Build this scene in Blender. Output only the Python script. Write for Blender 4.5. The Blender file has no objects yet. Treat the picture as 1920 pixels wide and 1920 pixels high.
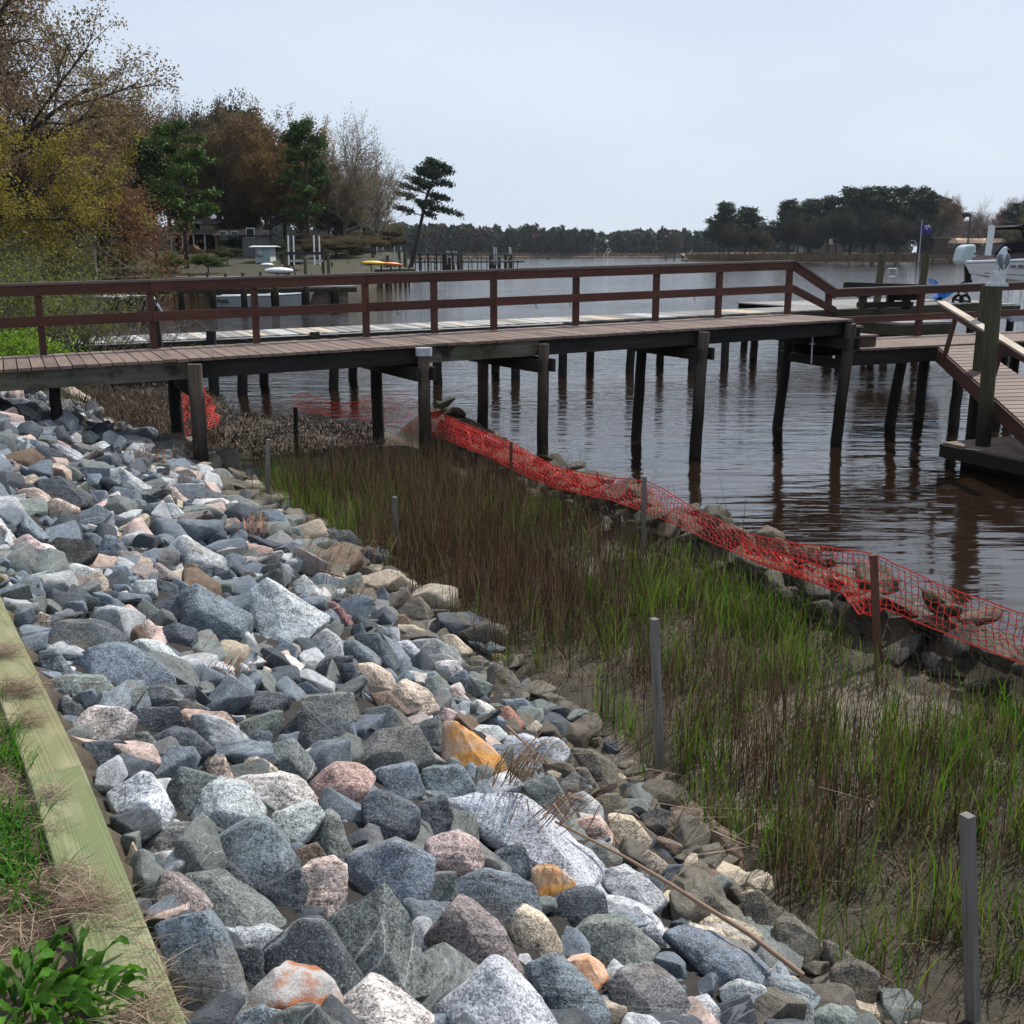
import bpy, bmesh, math, random
import numpy as np
from mathutils import Vector, Matrix, noise as mnoise
R = math.radians
random.seed(7)
rng = np.random.default_rng(7)
scene = bpy.context.scene
COL = scene.collection

# ------------------------------------------------------------------ camera
EYE = 3.25                       # eye height over the water (z = 0)
FPX = 2000.0                     # focal length in pixels of a 1920 px frame
PITCH = math.atan((960 - 470) / FPX)
CP, SP = math.cos(PITCH), math.sin(PITCH)
cam_d = bpy.data.cameras.new("camera")
cam = bpy.data.objects.new("camera", cam_d)
COL.objects.link(cam)
cam.location = (0, 0, EYE)
cam.rotation_euler = (math.pi / 2 - PITCH, 0, 0)
cam_d.sensor_width = 36.0
cam_d.lens = FPX / 1920 * 36.0
cam_d.clip_start = 0.1
cam_d.clip_end = 6000
scene.camera = cam

# ------------------------------------------------------------------ light
SUN_AZ = R(44)                   # from +Y towards +X
SUN_EL = R(52)
sd = bpy.data.lights.new("sun", 'SUN')
sd.energy = 5.0
sd.angle = R(0.6)
sd.color = (1.0, 0.955, 0.89)
sun = bpy.data.objects.new("sun", sd)
COL.objects.link(sun)
tosun = Vector((math.sin(SUN_AZ) * math.cos(SUN_EL), math.cos(SUN_AZ) * math.cos(SUN_EL), math.sin(SUN_EL)))
sun.rotation_euler = tosun.to_track_quat('Z', 'Y').to_euler()

world = bpy.data.worlds.new("World")
scene.world = world
world.use_nodes = True
wn, wl = world.node_tree.nodes, world.node_tree.links
wn.clear()
w_out = wn.new('ShaderNodeOutputWorld')
w_bg = wn.new('ShaderNodeBackground')
w_bg.inputs[1].default_value = 0.085
sky = wn.new('ShaderNodeTexSky')
sky.sky_type = 'NISHITA'
sky.sun_disc = False
sky.sun_elevation = SUN_EL
sky.sun_rotation = SUN_AZ
sky.air_density = 1.0
sky.dust_density = 1.2
sky.ozone_density = 1.0
# a thin sheet of high cloud mixed over the clear sky
tc = wn.new('ShaderNodeTexCoord')
mp = wn.new('ShaderNodeMapping')
mp.inputs['Scale'].default_value = (1.0, 1.0, 3.2)
nz = wn.new('ShaderNodeTexNoise')
nz.inputs['Scale'].default_value = 1.5
nz.inputs['Detail'].default_value = 5
nz.inputs['Roughness'].default_value = 0.5
cr = wn.new('ShaderNodeMapRange')
cr.inputs['From Min'].default_value = 0.32
cr.inputs['From Max'].default_value = 0.72
cr.inputs['To Min'].default_value = 0.0
cr.inputs['To Max'].default_value = 1.0
cc = wn.new('ShaderNodeMix'); cc.data_type = 'RGBA'
cc.inputs[6].default_value = (6.9, 8.35, 10.5, 1)
cc.inputs[7].default_value = (9.6, 10.5, 11.9, 1)
mx = wn.new('ShaderNodeMix'); mx.data_type = 'RGBA'
mx.inputs[0].default_value = 0.86
wl.new(tc.outputs['Generated'], mp.inputs['Vector'])
wl.new(mp.outputs[0], nz.inputs['Vector'])
wl.new(nz.outputs['Fac'], cr.inputs['Value'])
wl.new(cr.outputs[0], cc.inputs[0])
wl.new(sky.outputs[0], mx.inputs[6])
wl.new(cc.outputs[2], mx.inputs[7])
wl.new(mx.outputs[2], w_bg.inputs[0])
wl.new(w_bg.outputs[0], w_out.inputs[0])

scene.view_settings.view_transform = 'Standard'
scene.view_settings.look = 'None'
scene.view_settings.exposure = 0.0
scene.view_settings.gamma = 1.0
scene.render.engine = 'CYCLES'
scene.cycles.max_bounces = 7
scene.cycles.diffuse_bounces = 3
scene.cycles.glossy_bounces = 3
scene.cycles.transmission_bounces = 3
scene.cycles.transparent_max_bounces = 6
scene.cycles.volume_bounces = 0
scene.cycles.caustics_reflective = False
scene.cycles.caustics_refractive = False
scene.cycles.use_denoising = True
scene.cycles.use_adaptive_sampling = True
scene.cycles.adaptive_threshold = 0.02

# ------------------------------------------------------------------ surveying helpers: a measured direction meets a real plane
def ray(px, py):
    u = (px - 960) / FPX; v = -(py - 960) / FPX
    return Vector((u, CP + v * SP, -SP + v * CP))
def pz(px, py, z):               # point of the horizontal plane z
    r = ray(px, py); t = (z - EYE) / r.z
    return Vector((r.x * t, r.y * t, z))
def pY(px, py, Y):               # point of the vertical plane Y
    r = ray(px, py); t = Y / r.y
    return Vector((r.x * t, Y, EYE + r.z * t))
def proj(X, Y, Z):
    Y = np.asarray(Y, float)
    d = Y * CP - (Z - EYE) * SP
    v = Y * SP + (Z - EYE) * CP
    return 960 + FPX * X / d, 960 - FPX * v / d

# ------------------------------------------------------------------ tagging
def tag(o, label=None, cat=None, group=None, kind=None):
    if label: o['label'] = label
    if cat: o['category'] = cat
    if group: o['group'] = group
    if kind: o['kind'] = kind
    return o
def empty(name, loc=(0, 0, 0), label=None, cat=None, group=None, rz=0.0):
    o = bpy.data.objects.new(name, None)
    COL.objects.link(o)
    o.location = loc
    o.rotation_euler = (0, 0, rz)
    return tag(o, label, cat, group)
def copy_tree(o, parent=None):
    c = o.copy(); COL.objects.link(c); c.parent = parent
    for ch in o.children:
        copy_tree(ch, c)
    return c

class MB:
    """collects boxes, tubes and polygons; build() links them as ONE mesh object"""
    def __init__(s):
        s.v = []; s.f = []; s.loc = []; s.rnd = []; s.sm = []; s.mi = []
    def _add(s, vs, fs, loc, rnd, smooth=False, mi=0):
        n = len(s.v)
        s.v += [tuple(p) for p in vs]
        s.loc += [tuple(p) for p in loc]
        s.rnd += [rnd] * len(vs)
        for f in fs:
            s.f.append([i + n for i in f]); s.sm.append(smooth); s.mi.append(mi)
    def obox(s, c, ax, ay, az, rnd=None, mi=0):
        """box with centre c and half-axis vectors; the longest axis carries the grain"""
        c, ax, ay, az = Vector(c), Vector(ax), Vector(ay), Vector(az)
        o = random.uniform(0, 50)
        ls = [ax.length, ay.length, az.length]
        order = sorted(range(3), key=lambda i: -ls[i])
        vs, loc = [], []
        for k in (-1, 1):
            for j in (-1, 1):
                for i in (-1, 1):
                    vs.append(c + ax * i + ay * j + az * k)
                    q = (i * ls[0], j * ls[1], k * ls[2])
                    loc.append((q[order[0]] + o, q[order[1]] + o * .7, q[order[2]] + o * .3))
        fs = [(0, 2, 3, 1), (4, 5, 7, 6), (0, 1, 5, 4), (2, 6, 7, 3), (0, 4, 6, 2), (1, 3, 7, 5)]
        if ax.cross(ay).dot(az) < 0:
            fs = [f[::-1] for f in fs]
        s._add(vs, fs, loc, random.random() if rnd is None else rnd, False, mi)
    def box(s, a, b, rnd=None, mi=0):
        a, b = Vector(a), Vector(b)
        h = (b - a) / 2
        s.obox((a + b) / 2, (abs(h.x), 0, 0), (0, abs(h.y), 0), (0, 0, abs(h.z)), rnd, mi)
    def beam(s, p, q, w, h, up=(0, 0, 1), rnd=None, mi=0):
        """rectangular member from p to q; w across, h along up"""
        p, q, up = Vector(p), Vector(q), Vector(up)
        d = (q - p)
        side = d.cross(up).normalized()
        u2 = side.cross(d).normalized()
        s.obox((p + q) / 2, d / 2, side * (w / 2), u2 * (h / 2), rnd, mi)
    def tube(s, pts, rads, n=8, cap=True, rnd=None, smooth=True, mi=0, wob=0.0):
        pts = [Vector(p) for p in pts]
        if not hasattr(rads, '__len__'): rads = [rads] * len(pts)
        o = random.uniform(0, 50); rnd = random.random() if rnd is None else rnd
        vs, loc, fs = [], [], []
        prev = None; L = 0
        for i, p in enumerate(pts):
            d = (pts[min(i + 1, len(pts) - 1)] - pts[max(i - 1, 0)])
            d = d.normalized() if d.length > 1e-9 else Vector((0, 0, 1))
            ref = prev if prev is not None else (Vector((1, 0, 0)) if abs(d.x) < .8 else Vector((0, 1, 0)))
            a = (ref - d * ref.dot(d))
            a = a.normalized() if a.length > 1e-6 else d.orthogonal().normalized()
            prev = a; b = d.cross(a)
            if i: L += (p - pts[i - 1]).length
            for k in range(n):
                t = 2 * math.pi * k / n
                r = rads[i] * (1 + wob * (random.random() - .5))
                vs.append(p + (a * math.cos(t) + b * math.sin(t)) * r)
                loc.append((L + o, math.cos(t) * rads[i] + o * .7, math.sin(t) * rads[i]))
        for i in range(len(pts) - 1):
            for k in range(n):
                fs.append((i * n + k, i * n + (k + 1) % n, (i + 1) * n + (k + 1) % n, (i + 1) * n + k))
        s._add(vs, fs, loc, rnd, smooth, mi)
        if cap:
            m = len(pts) - 1
            s._add(vs[:n], [list(range(n))[::-1]], loc[:n], rnd, False, mi)
            s._add(vs[m * n:], [list(range(n))], loc[m * n:], rnd, False, mi)
    def poly(s, pts, rnd=0.5, mi=0):
        s._add(pts, [list(range(len(pts)))], [(p[0], p[1], p[2]) for p in pts], rnd, False, mi)
    def prism(s, pts, d, rnd=0.5, mi=0):
        """polygon extruded by vector d"""
        n = len(pts); d = Vector(d)
        vs = [Vector(p) for p in pts] + [Vector(p) + d for p in pts]
        fs = [list(range(n))[::-1], list(range(n, 2 * n))]
        for i in range(n):
            fs.append([i, (i + 1) % n, n + (i + 1) % n, n + i])
        nrm = (vs[1] - vs[0]).cross(vs[2] - vs[1])
        if nrm.dot(d) < 0: fs = [f[::-1] for f in fs]
        s._add(vs, fs, [tuple(v) for v in vs], rnd, False, mi)
    def sphere(s, c, r, sx=1, sy=1, sz=1, n=10, m=7, rnd=.5, mi=0):
        c = Vector(c); vs = []
        for j in range(m + 1):
            ph = math.pi * j / m
            for k in range(n):
                t = 2 * math.pi * k / n
                vs.append(c + Vector((math.sin(ph) * math.cos(t) * r * sx, math.sin(ph) * math.sin(t) * r * sy, math.cos(ph) * r * sz)))
        fs = [(j * n + k, (j + 1) * n + k, (j + 1) * n + (k + 1) % n, j * n + (k + 1) % n) for j in range(m) for k in range(n)]
        s._add(vs, fs, [tuple(v) for v in vs], rnd, True, mi)
    def build(s, name, mats, parent=None, rel=None):
        me = bpy.data.meshes.new(name)
        vs = s.v
        if rel is not None:
            vs = [(a[0] - rel[0], a[1] - rel[1], a[2] - rel[2]) for a in vs]
        me.from_pydata(vs, [], s.f)
        me.polygons.foreach_set('use_smooth', s.sm)
        me.polygons.foreach_set('material_index', s.mi)
        at = me.attributes.new('loc', 'FLOAT_VECTOR', 'POINT')
        at.data.foreach_set('vector', np.array(s.loc, dtype=np.float32).ravel())
        at = me.attributes.new('rnd', 'FLOAT', 'POINT')
        at.data.foreach_set('value', np.array(s.rnd, dtype=np.float32))
        if not isinstance(mats, (list, tuple)): mats = [mats]
        for m in mats: me.materials.append(m)
        me.update()
        o = bpy.data.objects.new(name, me)
        COL.objects.link(o)
        if parent is not None: o.parent = parent
        if rel is not None and parent is None: o.location = rel
        return o

def np_mesh(name, V, F, mat, parent=None, attrs=None, smooth=False, link=True):
    """V (n,3), F (m,k) same-size faces"""
    me = bpy.data.meshes.new(name)
    V = np.asarray(V, np.float32); F = np.asarray(F, np.int32)
    m, k = F.shape
    me.vertices.add(len(V)); me.vertices.foreach_set('co', V.ravel())
    me.loops.add(m * k); me.loops.foreach_set('vertex_index', F.ravel())
    me.polygons.add(m)
    me.polygons.foreach_set('loop_start', np.arange(m, dtype=np.int32) * k)
    me.polygons.foreach_set('loop_total', np.full(m, k, np.int32))
    if smooth: me.polygons.foreach_set('use_smooth', np.ones(m, bool))
    for nm, (ty, dat) in (attrs or {}).items():
        a = me.attributes.new(nm, ty, 'POINT')
        key = {'FLOAT': 'value', 'FLOAT_VECTOR': 'vector', 'FLOAT_COLOR': 'color'}[ty]
        a.data.foreach_set(key, np.asarray(dat, np.float32).ravel())
    me.update(calc_edges=True)
    me.materials.append(mat)
    if not link: return me
    o = bpy.data.objects.new(name, me)
    COL.objects.link(o)
    if parent is not None: o.parent = parent
    return o
# ------------------------------------------------------------------ materials
class NT:
    def __init__(s, name):
        s.m = bpy.data.materials.new(name); s.m.use_nodes = True
        s.t = s.m.node_tree; s.n = s.t.nodes; s.l = s.t.links
        s.n.clear()
        s.out = s.n.new('ShaderNodeOutputMaterial')
        s.b = s.n.new('ShaderNodeBsdfPrincipled')
        s.l.new(s.b.outputs[0], s.out.inputs[0])
    def new(s, t, **kw):
        n = s.n.new(t)
        for k, v in kw.items():
            setattr(n, k, v)
        return n
    def set(s, sock, v):
        if hasattr(v, 'links') or isinstance(v, bpy.types.NodeSocket): s.l.new(v, sock)
        else:
            if sock.type == 'RGBA' and len(v) == 3: v = (*v, 1)
            sock.default_value = v
    def noise(s, vec, scale, detail=3, rough=.55, dist=0.0):
        n = s.new('ShaderNodeTexNoise')
        if vec is not None: s.l.new(vec, n.inputs['Vector'])
        n.inputs['Scale'].default_value = scale; n.inputs['Detail'].default_value = detail
        n.inputs['Roughness'].default_value = rough; n.inputs['Distortion'].default_value = dist
        return n.outputs['Fac']
    def voro(s, vec, scale, feature='F1', out='Distance'):
        n = s.new('ShaderNodeTexVoronoi', feature=feature)
        if vec is not None: s.l.new(vec, n.inputs['Vector'])
        n.inputs['Scale'].default_value = scale
        return n.outputs[out]
    def mapping(s, vec, scale=(1, 1, 1), loc=(0, 0, 0), rot=(0, 0, 0)):
        n = s.new('ShaderNodeMapping'); s.l.new(vec, n.inputs['Vector'])
        s.set(n.inputs['Scale'], scale); s.set(n.inputs['Location'], loc); s.set(n.inputs['Rotation'], rot)
        return n.outputs[0]
    def ramp(s, f, a, b, lo=0.0, hi=1.0):
        n = s.new('ShaderNodeMapRange'); s.l.new(f, n.inputs['Value'])
        n.inputs['From Min'].default_value = a; n.inputs['From Max'].default_value = b
        n.inputs['To Min'].default_value = lo; n.inputs['To Max'].default_value = hi
        return n.outputs[0]
    def mix(s, f, a, b, mode='MIX'):
        n = s.new('ShaderNodeMix', data_type='RGBA', blend_type=mode)
        s.set(n.inputs[0], f); s.set(n.inputs[6], a); s.set(n.inputs[7], b)
        return n.outputs[2]
    def math(s, op, a, b=0.0):
        n = s.new('ShaderNodeMath', operation=op)
        s.set(n.inputs[0], a); s.set(n.inputs[1], b)
        return n.outputs[0]
    def vmath(s, op, a, b):
        n = s.new('ShaderNodeVectorMath', operation=op)
        s.set(n.inputs[0], a); s.set(n.inputs[1], b)
        return n.outputs[0]
    def attr(s, name, out='Vector'):
        n = s.new('ShaderNodeAttribute'); n.attribute_name = name
        return n.outputs[out]
    def bump(s, h, strength=.3, dist=.02):
        n = s.new('ShaderNodeBump'); n.inputs['Strength'].default_value = strength
        n.inputs['Distance'].default_value = dist
        s.l.new(h, n.inputs['Height']); s.l.new(n.outputs[0], s.b.inputs['Normal'])
    def fin(s, col=None, rough=.8, spec=.3, metal=0.0):
        if col is not None: s.set(s.b.inputs['Base Color'], col)
        s.set(s.b.inputs['Roughness'], rough)
        s.b.inputs['Specular IOR Level'].default_value = spec
        s.b.inputs['Metallic'].default_value = metal
        return s.m

def wood(name, a, b, c, grain=(1.2, 26, 26), rough=.8, var=.35, stain=None, bump=.35, spec=.25, wetline=0):
    t = NT(name)
    v = t.attr('loc')
    g = t.noise(t.mapping(v, grain), 1.0, 5, .65, .6)
    big = t.noise(t.mapping(v, (1.1, 3, 3)), 1.0, 3, .6)
    crack = t.noise(t.mapping(v, (1.6, 70, 70)), 1.0, 2, .5)
    col = t.mix(t.ramp(g, .3, .7), a, b)
    col = t.mix(t.ramp(big, .48, .72), col, c)
    col = t.mix(t.ramp(crack, .62, .70, 0, .7), col, tuple(x * .35 for x in a))
    r = t.attr('rnd', 'Fac')
    k = t.ramp(r, 0, 1, 1 - var, 1 + var)
    sc = t.vmath('SCALE', col, (0, 0, 0)); n = sc.node; t.l.new(k, n.inputs['Scale'])
    col = sc
    if stain:
        sn = t.noise(v, 3.3, 5, .65)
        col = t.mix(t.ramp(sn, .52, .66), col, stain)
    if wetline:
        geo = t.new('ShaderNodeNewGeometry'); sp = t.new('ShaderNodeSeparateXYZ'); t.l.new(geo.outputs['Position'], sp.inputs[0])
        zz_ = t.math('ADD', sp.outputs[2], t.math('MULTIPLY', t.noise(geo.outputs['Position'], 3.0, 3), -.6))
        col = t.mix(t.ramp(zz_, wetline - .45, wetline + .45, .92, 0), col, (.012, .010, .008))
    t.bump(t.math('ADD', g, t.math('MULTIPLY', crack, -.6)), bump, .006)
    return t.fin(col, rough, spec)

M = {}
M['rail'] = wood('red_brown_rail_paint', (.066, .026, .018), (.095, .038, .027), (.045, .020, .016), var=.2, rough=.62)
M['cap'] = wood('weathered_rail_cap', (.125, .095, .085), (.18, .145, .13), (.09, .07, .065), var=.15)
M['deck'] = wood('red_brown_deck_stain', (.155, .108, .088), (.20, .145, .120), (.12, .085, .072), var=.16, rough=.7)
M['pale_cap'] = wood('worn_pale_handrail', (.42, .35, .28), (.52, .45, .37), (.33, .26, .2), var=.08)
M['pile'] = wood('old_pile_wood', (.060, .047, .036), (.125, .102, .080), (.045, .037, .025), grain=(.9, 40, 40), var=.25, rough=.88, bump=.6, wetline=.75)
M['beam'] = wood('mossy_beam_wood', (.075, .072, .055), (.125, .12, .095), (.05, .055, .03), var=.25, stain=(.018, .017, .014), rough=.9)
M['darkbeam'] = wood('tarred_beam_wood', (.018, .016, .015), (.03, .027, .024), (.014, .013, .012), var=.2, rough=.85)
M['grey'] = wood('grey_dock_wood', (.21, .20, .185), (.32, .305, .285), (.15, .145, .13), var=.35)
M['greenw'] = wood('algae_dock_wood', (.050, .047, .028), (.09, .084, .052), (.034, .034, .014), var=.2, rough=.9, wetline=.7)
M['stake'] = wood('grey_stake_wood', (.13, .12, .11), (.22, .205, .19), (.09, .08, .07), var=.1, rough=.85)
M['rawpost'] = wood('rust_fence_post', (.11, .05, .035), (.16, .08, .055), (.07, .035, .025), var=.1)

# pressure-treated border timber: green tint with dark growth rings that run in long cathedral arches
t = NT('treated_timber')
v = t.attr('loc')
wv = t.mapping(v, (.55, 5.5, 5.5))
d = t.noise(wv, 1.4, 2, .5)
ring = t.new('ShaderNodeTexWave', wave_type='BANDS', bands_direction='Y')
t.l.new(t.mapping(v, (.55, 12, 12)), ring.inputs['Vector'])
ring.inputs['Scale'].default_value = 2.6
ring.inputs['Distortion'].default_value = 34.0
ring.inputs['Detail'].default_value = .6
ring.inputs['Detail Scale'].default_value = .42
gcol = t.mix(t.attr('rnd', 'Fac'), (.205, .190, .098), (.16, .185, .085))
col = t.mix(t.ramp(ring.outputs['Fac'], .70, .96, 0, .8), gcol, (.13, .15, .07))
col = t.mix(t.ramp(t.noise(t.mapping(v, (3, 9, 9)), 1, 3), .45, .75, 0, .5), col, (.44, .40, .27))
ck = t.noise(t.mapping(v, (.8, 90, 90)), 1, 2)
col = t.mix(t.ramp(ck, .69, .73, 0, .8), col, (.05, .045, .03))
t.bump(t.math('ADD', ring.outputs['Fac'], t.math('MULTIPLY', ck, -.7)), .2, .004)
M['timber'] = t.fin(col, .75, .25)

def plain(name, col, rough=.6, spec=.4, metal=0.0, var=.12, scale=6.0, bump=0.0):
    t = NT(name)
    tc = t.new('ShaderNodeTexCoord').outputs['Object']
    n = t.noise(tc, scale, 4, .6)
    c = t.mix(t.ramp(n, .3, .7), tuple(x * (1 - var) for x in col), tuple(min(1, x * (1 + var)) for x in col))
    if bump: t.bump(n, bump, .01)
    return t.fin(c, rough, spec, metal)

# rocks: one stone, its own colour from the object, speckle, bands and veins in object space
def rockmat(name, moss=0.0, wet=0.0):
    t = NT(name)
    oi = t.new('ShaderNodeObjectInfo')
    tc = t.new('ShaderNodeTexCoord').outputs['Object']
    off = t.vmath('SCALE', (13.7, 7.3, 19.1), (0, 0, 0)); t.l.new(t.math('MULTIPLY', oi.outputs['Random'], 40.0), off.node.inputs['Scale'])
    v = t.vmath('ADD', tc, off)
    rr = t.math('MULTIPLY', oi.outputs['Random'], 6.28)
    cx = t.new('ShaderNodeCombineXYZ'); t.l.new(rr, cx.inputs[0]); t.l.new(t.math('MULTIPLY', rr, 2.7), cx.inputs[2])
    vb = t.mapping(v, (1, 1, 1), (0, 0, 0), cx.outputs[0])
    fine = t.noise(v, 105, 3, .9)
    mid = t.noise(v, 30, 4, .78)
    band = t.noise(t.mapping(vb, (3.2, 3.6, 26)), 1.0, 5, .65, 1.0)
    big = t.noise(v, 5.5, 4, .6, .5)
    vein = t.noise(t.mapping(vb, (1.2, 1.6, 4.5)), 1.0, 2, .5, .5)
    base = oi.outputs['Color']
    k = t.math('ADD', t.ramp(fine, .38, .62, -.62, .62), t.ramp(mid, .34, .66, -.36, .36))
    # banding strength differs from stone to stone
    bs = t.ramp(t.math('FRACT', t.math('MULTIPLY', oi.outputs['Random'], 57.3)), 0, 1, .08, .62)
    k = t.math('ADD', k, t.math('MULTIPLY', t.ramp(band, .34, .66, -1, 1), bs))
    k = t.math('ADD', k, t.ramp(big, .35, .65, -.24, .24))
    k = t.math('MAXIMUM', t.math('ADD', k, 1.0), .22)
    sc = t.vmath('SCALE', base, (0, 0, 0)); t.l.new(k, sc.node.inputs['Scale'])
    col = sc
    vm = t.math('ABSOLUTE', t.math('SUBTRACT', vein, .5))
    vf = t.math('MULTIPLY', t.ramp(vm, .0, .010, .6, 0), t.ramp(t.math('FRACT', t.math('MULTIPLY', oi.outputs['Random'], 91.7)), .80, .92))
    col = t.mix(vf, col, (.50, .50, .50))
    # pale crystals and dark mica flecks
    cf = t.noise(v, 165, 1, .5)
    col = t.mix(t.ramp(cf, .62, .68, 0, .32), col, (.50, .51, .52))
    col = t.mix(t.ramp(cf, .37, .32, 0, .7), col, (.03, .032, .036))
    # brown weathering skins on some faces
    wf = t.math('MULTIPLY', t.ramp(t.noise(v, 3.4, 3, .5), .56, .66), t.ramp(t.math('FRACT', t.math('MULTIPLY', oi.outputs['Random'], 23.9)), .45, .8, 0, .55))
    col = t.mix(wf, col, (.20, .155, .11))
    if moss:
        mo = t.noise(v, 6.5, 5, .65)
        col = t.mix(t.ramp(mo, .62 - moss * .14, .72 - moss * .14, 0, .85), col, (.075, .068, .014))
    t.bump(t.math('ADD', t.math('MULTIPLY', mid, 1.0), t.math('ADD', t.math('MULTIPLY', fine, .35), t.math('MULTIPLY', band, .9))), .55, .012)
    return t.fin(col, .78 - wet * .25, .35)
M['rock'] = rockmat('granite_rock')
M['toerock'] = rockmat('silt_stained_rock', .25, .2)
M['mossrock'] = rockmat('mossy_rock', .75, .1)

# iron-stained stones carry rust over grey granite
def stained(name, stain, stain2, lo, hi):
    t = NT(name)
    oi = t.new('ShaderNodeObjectInfo')
    tc = t.new('ShaderNodeTexCoord').outputs['Object']
    fine = t.noise(tc, 150, 3, .85); mid = t.noise(tc, 30, 4, .7)
    s = t.noise(tc, 5.2, 4, .6)
    g = t.mix(t.ramp(fine, .35, .65), (.30, .28, .26), (.50, .48, .46))
    r = t.mix(t.ramp(mid, .35, .65), stain, stain2)
    col = t.mix(t.ramp(s, lo, hi), g, r)
    col = t.mix(t.ramp(fine, .36, .28, 0, .5), col, (.10, .05, .02))
    t.bump(t.math('ADD', mid, t.math('MULTIPLY', fine, .4)), .5, .012)
    return t.fin(col, .75, .3)
M['orange_rock'] = stained('orange_iron_stained_rock', (.52, .19, .03), (.66, .36, .11), .30, .55)
M['rust_rock'] = stained('rust_stained_rock', (.30, .095, .04), (.42, .17, .08), .46, .54)
M['shell_rock'] = stained('orange_quartz_rock', (.55, .25, .12), (.70, .48, .33), .30, .45)

# foliage: colour from the object, lighter and darker leaves
def leafmat(name, trans=.35, var=.45, rough=.6):
    t = NT(name)
    oi = t.new('ShaderNodeObjectInfo')
    r = t.attr('rnd', 'Fac')
    sc = t.vmath('SCALE', oi.outputs['Color'], (0, 0, 0)); t.l.new(t.ramp(r, 0, 1, 1 - var, 1 + var), sc.node.inputs['Scale'])
    t.fin(sc, rough, .2)
    tr = t.new('ShaderNodeBsdfTranslucent'); t.l.new(sc, tr.inputs[0])
    mx = t.new('ShaderNodeMixShader'); mx.inputs[0].default_value = trans
    t.l.new(t.b.outputs[0], mx.inputs[1]); t.l.new(tr.outputs[0], mx.inputs[2]); t.l.new(mx.outputs[0], t.out.inputs[0])
    return t.m
M['leaf'] = leafmat('leaves', .42)
M['needle'] = leafmat('pine_needles', .15, .5)
def colmat(name, trans=.42, rough=.55, spec=.25):
    """per-blade colour stored on the mesh"""
    t = NT(name)
    c = t.attr('tint', 'Color')
    t.fin(c, rough, spec)
    tr = t.new('ShaderNodeBsdfTranslucent'); t.l.new(c, tr.inputs[0])
    mx = t.new('ShaderNodeMixShader'); mx.inputs[0].default_value = trans
    t.l.new(t.b.outputs[0], mx.inputs[1]); t.l.new(tr.outputs[0], mx.inputs[2]); t.l.new(mx.outputs[0], t.out.inputs[0])
    return t.m
M['blade'] = colmat('grass_blades')
M['straw'] = colmat('dry_stems', .12, .7, .15)
def barkmat(name, a, b):
    t = NT(name)
    v = t.attr('loc')
    n = t.noise(t.mapping(v, (2.5, 12, 12)), 1, 4, .65)
    t.bump(n, .6, .03)
    return t.fin(t.mix(t.ramp(n, .35, .65), a, b), .9, .15)
M['bark'] = barkmat('bark', (.035, .028, .024), (.085, .072, .062))
M['palebark'] = barkmat('pale_bark', (.11, .10, .09), (.19, .175, .155))
M['pinebark'] = barkmat('pine_bark', (.04, .028, .022), (.09, .062, .048))

# ground: base colour by zone, stored on the sheet, roughened by noise
t = NT('ground')
z = t.attr('zone', 'Color')
tc = t.new('ShaderNodeTexCoord').outputs['Object']
n1 = t.noise(tc, 2.3, 5, .65); n2 = t.noise(tc, 22, 5, .7); n3 = t.noise(tc, 90, 3, .7)
sc = t.vmath('SCALE', z, (0, 0, 0))
t.l.new(t.math('ADD', t.ramp(n1, .3, .7, .72, 1.2), t.math('ADD', t.ramp(n2, .3, .7, -.25, .25), t.ramp(n3, .3, .7, -.2, .2))), sc.node.inputs['Scale'])
t.bump(t.math('ADD', n2, t.math('MULTIPLY', n3, .4)), .6, .03)
M['ground'] = t.fin(sc, .82, .3)

# river water: tea brown body, sky on its skin; ripples grow away from the sheltered bank
t = NT('river_water')
tc = t.new('ShaderNodeTexCoord').outputs['Object']
sp = t.new('ShaderNodeSeparateXYZ'); t.l.new(tc, sp.inputs[0])
dist = t.math('ADD', sp.outputs[1], t.math('MULTIPLY', sp.outputs[0], -.25))
far = t.ramp(dist, 9, 34)
patch = t.ramp(t.noise(t.mapping(tc, (.05, .12, 1)), 1, 2), .35, .65, .55, 1.25)
a = t.noise(t.mapping(tc, (.75, 3.0, 1)), 1.0, 2, .5, .3)
b = t.noise(t.mapping(tc, (2.6, 9.0, 1)), 1.0, 3, .55, .4)
c = t.noise(t.mapping(tc, (.5, 1.7, 1), (5, 3, 0), (0, 0, .35)), 1.0, 2, .5, .2)
h = t.math('ADD', t.math('MULTIPLY', a, t.ramp(far, 0, 1, .016, .034)), t.math('MULTIPLY', t.math('MULTIPLY', b, t.ramp(far, 0, 1, .0015, .022)), patch))
h = t.math('ADD', h, t.math('MULTIPLY', c, t.ramp(far, 0, 1, .020, .045)))
h = t.math('MULTIPLY', h, t.ramp(dist, 16, 80, 1.0, .7))
bp = t.new('ShaderNodeBump'); bp.inputs['Strength'].default_value = 1.0; bp.inputs['Distance'].default_value = 1.0
t.l.new(h, bp.inputs['Height']); t.l.new(bp.outputs[0], t.b.inputs['Normal'])
t.b.inputs['IOR'].default_value = 1.5
M['water'] = t.fin((.016, .009, .0055), .06, .5)
M['water'].node_tree.nodes['Principled BSDF'].inputs['Specular IOR Level'].default_value = .5

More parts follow.
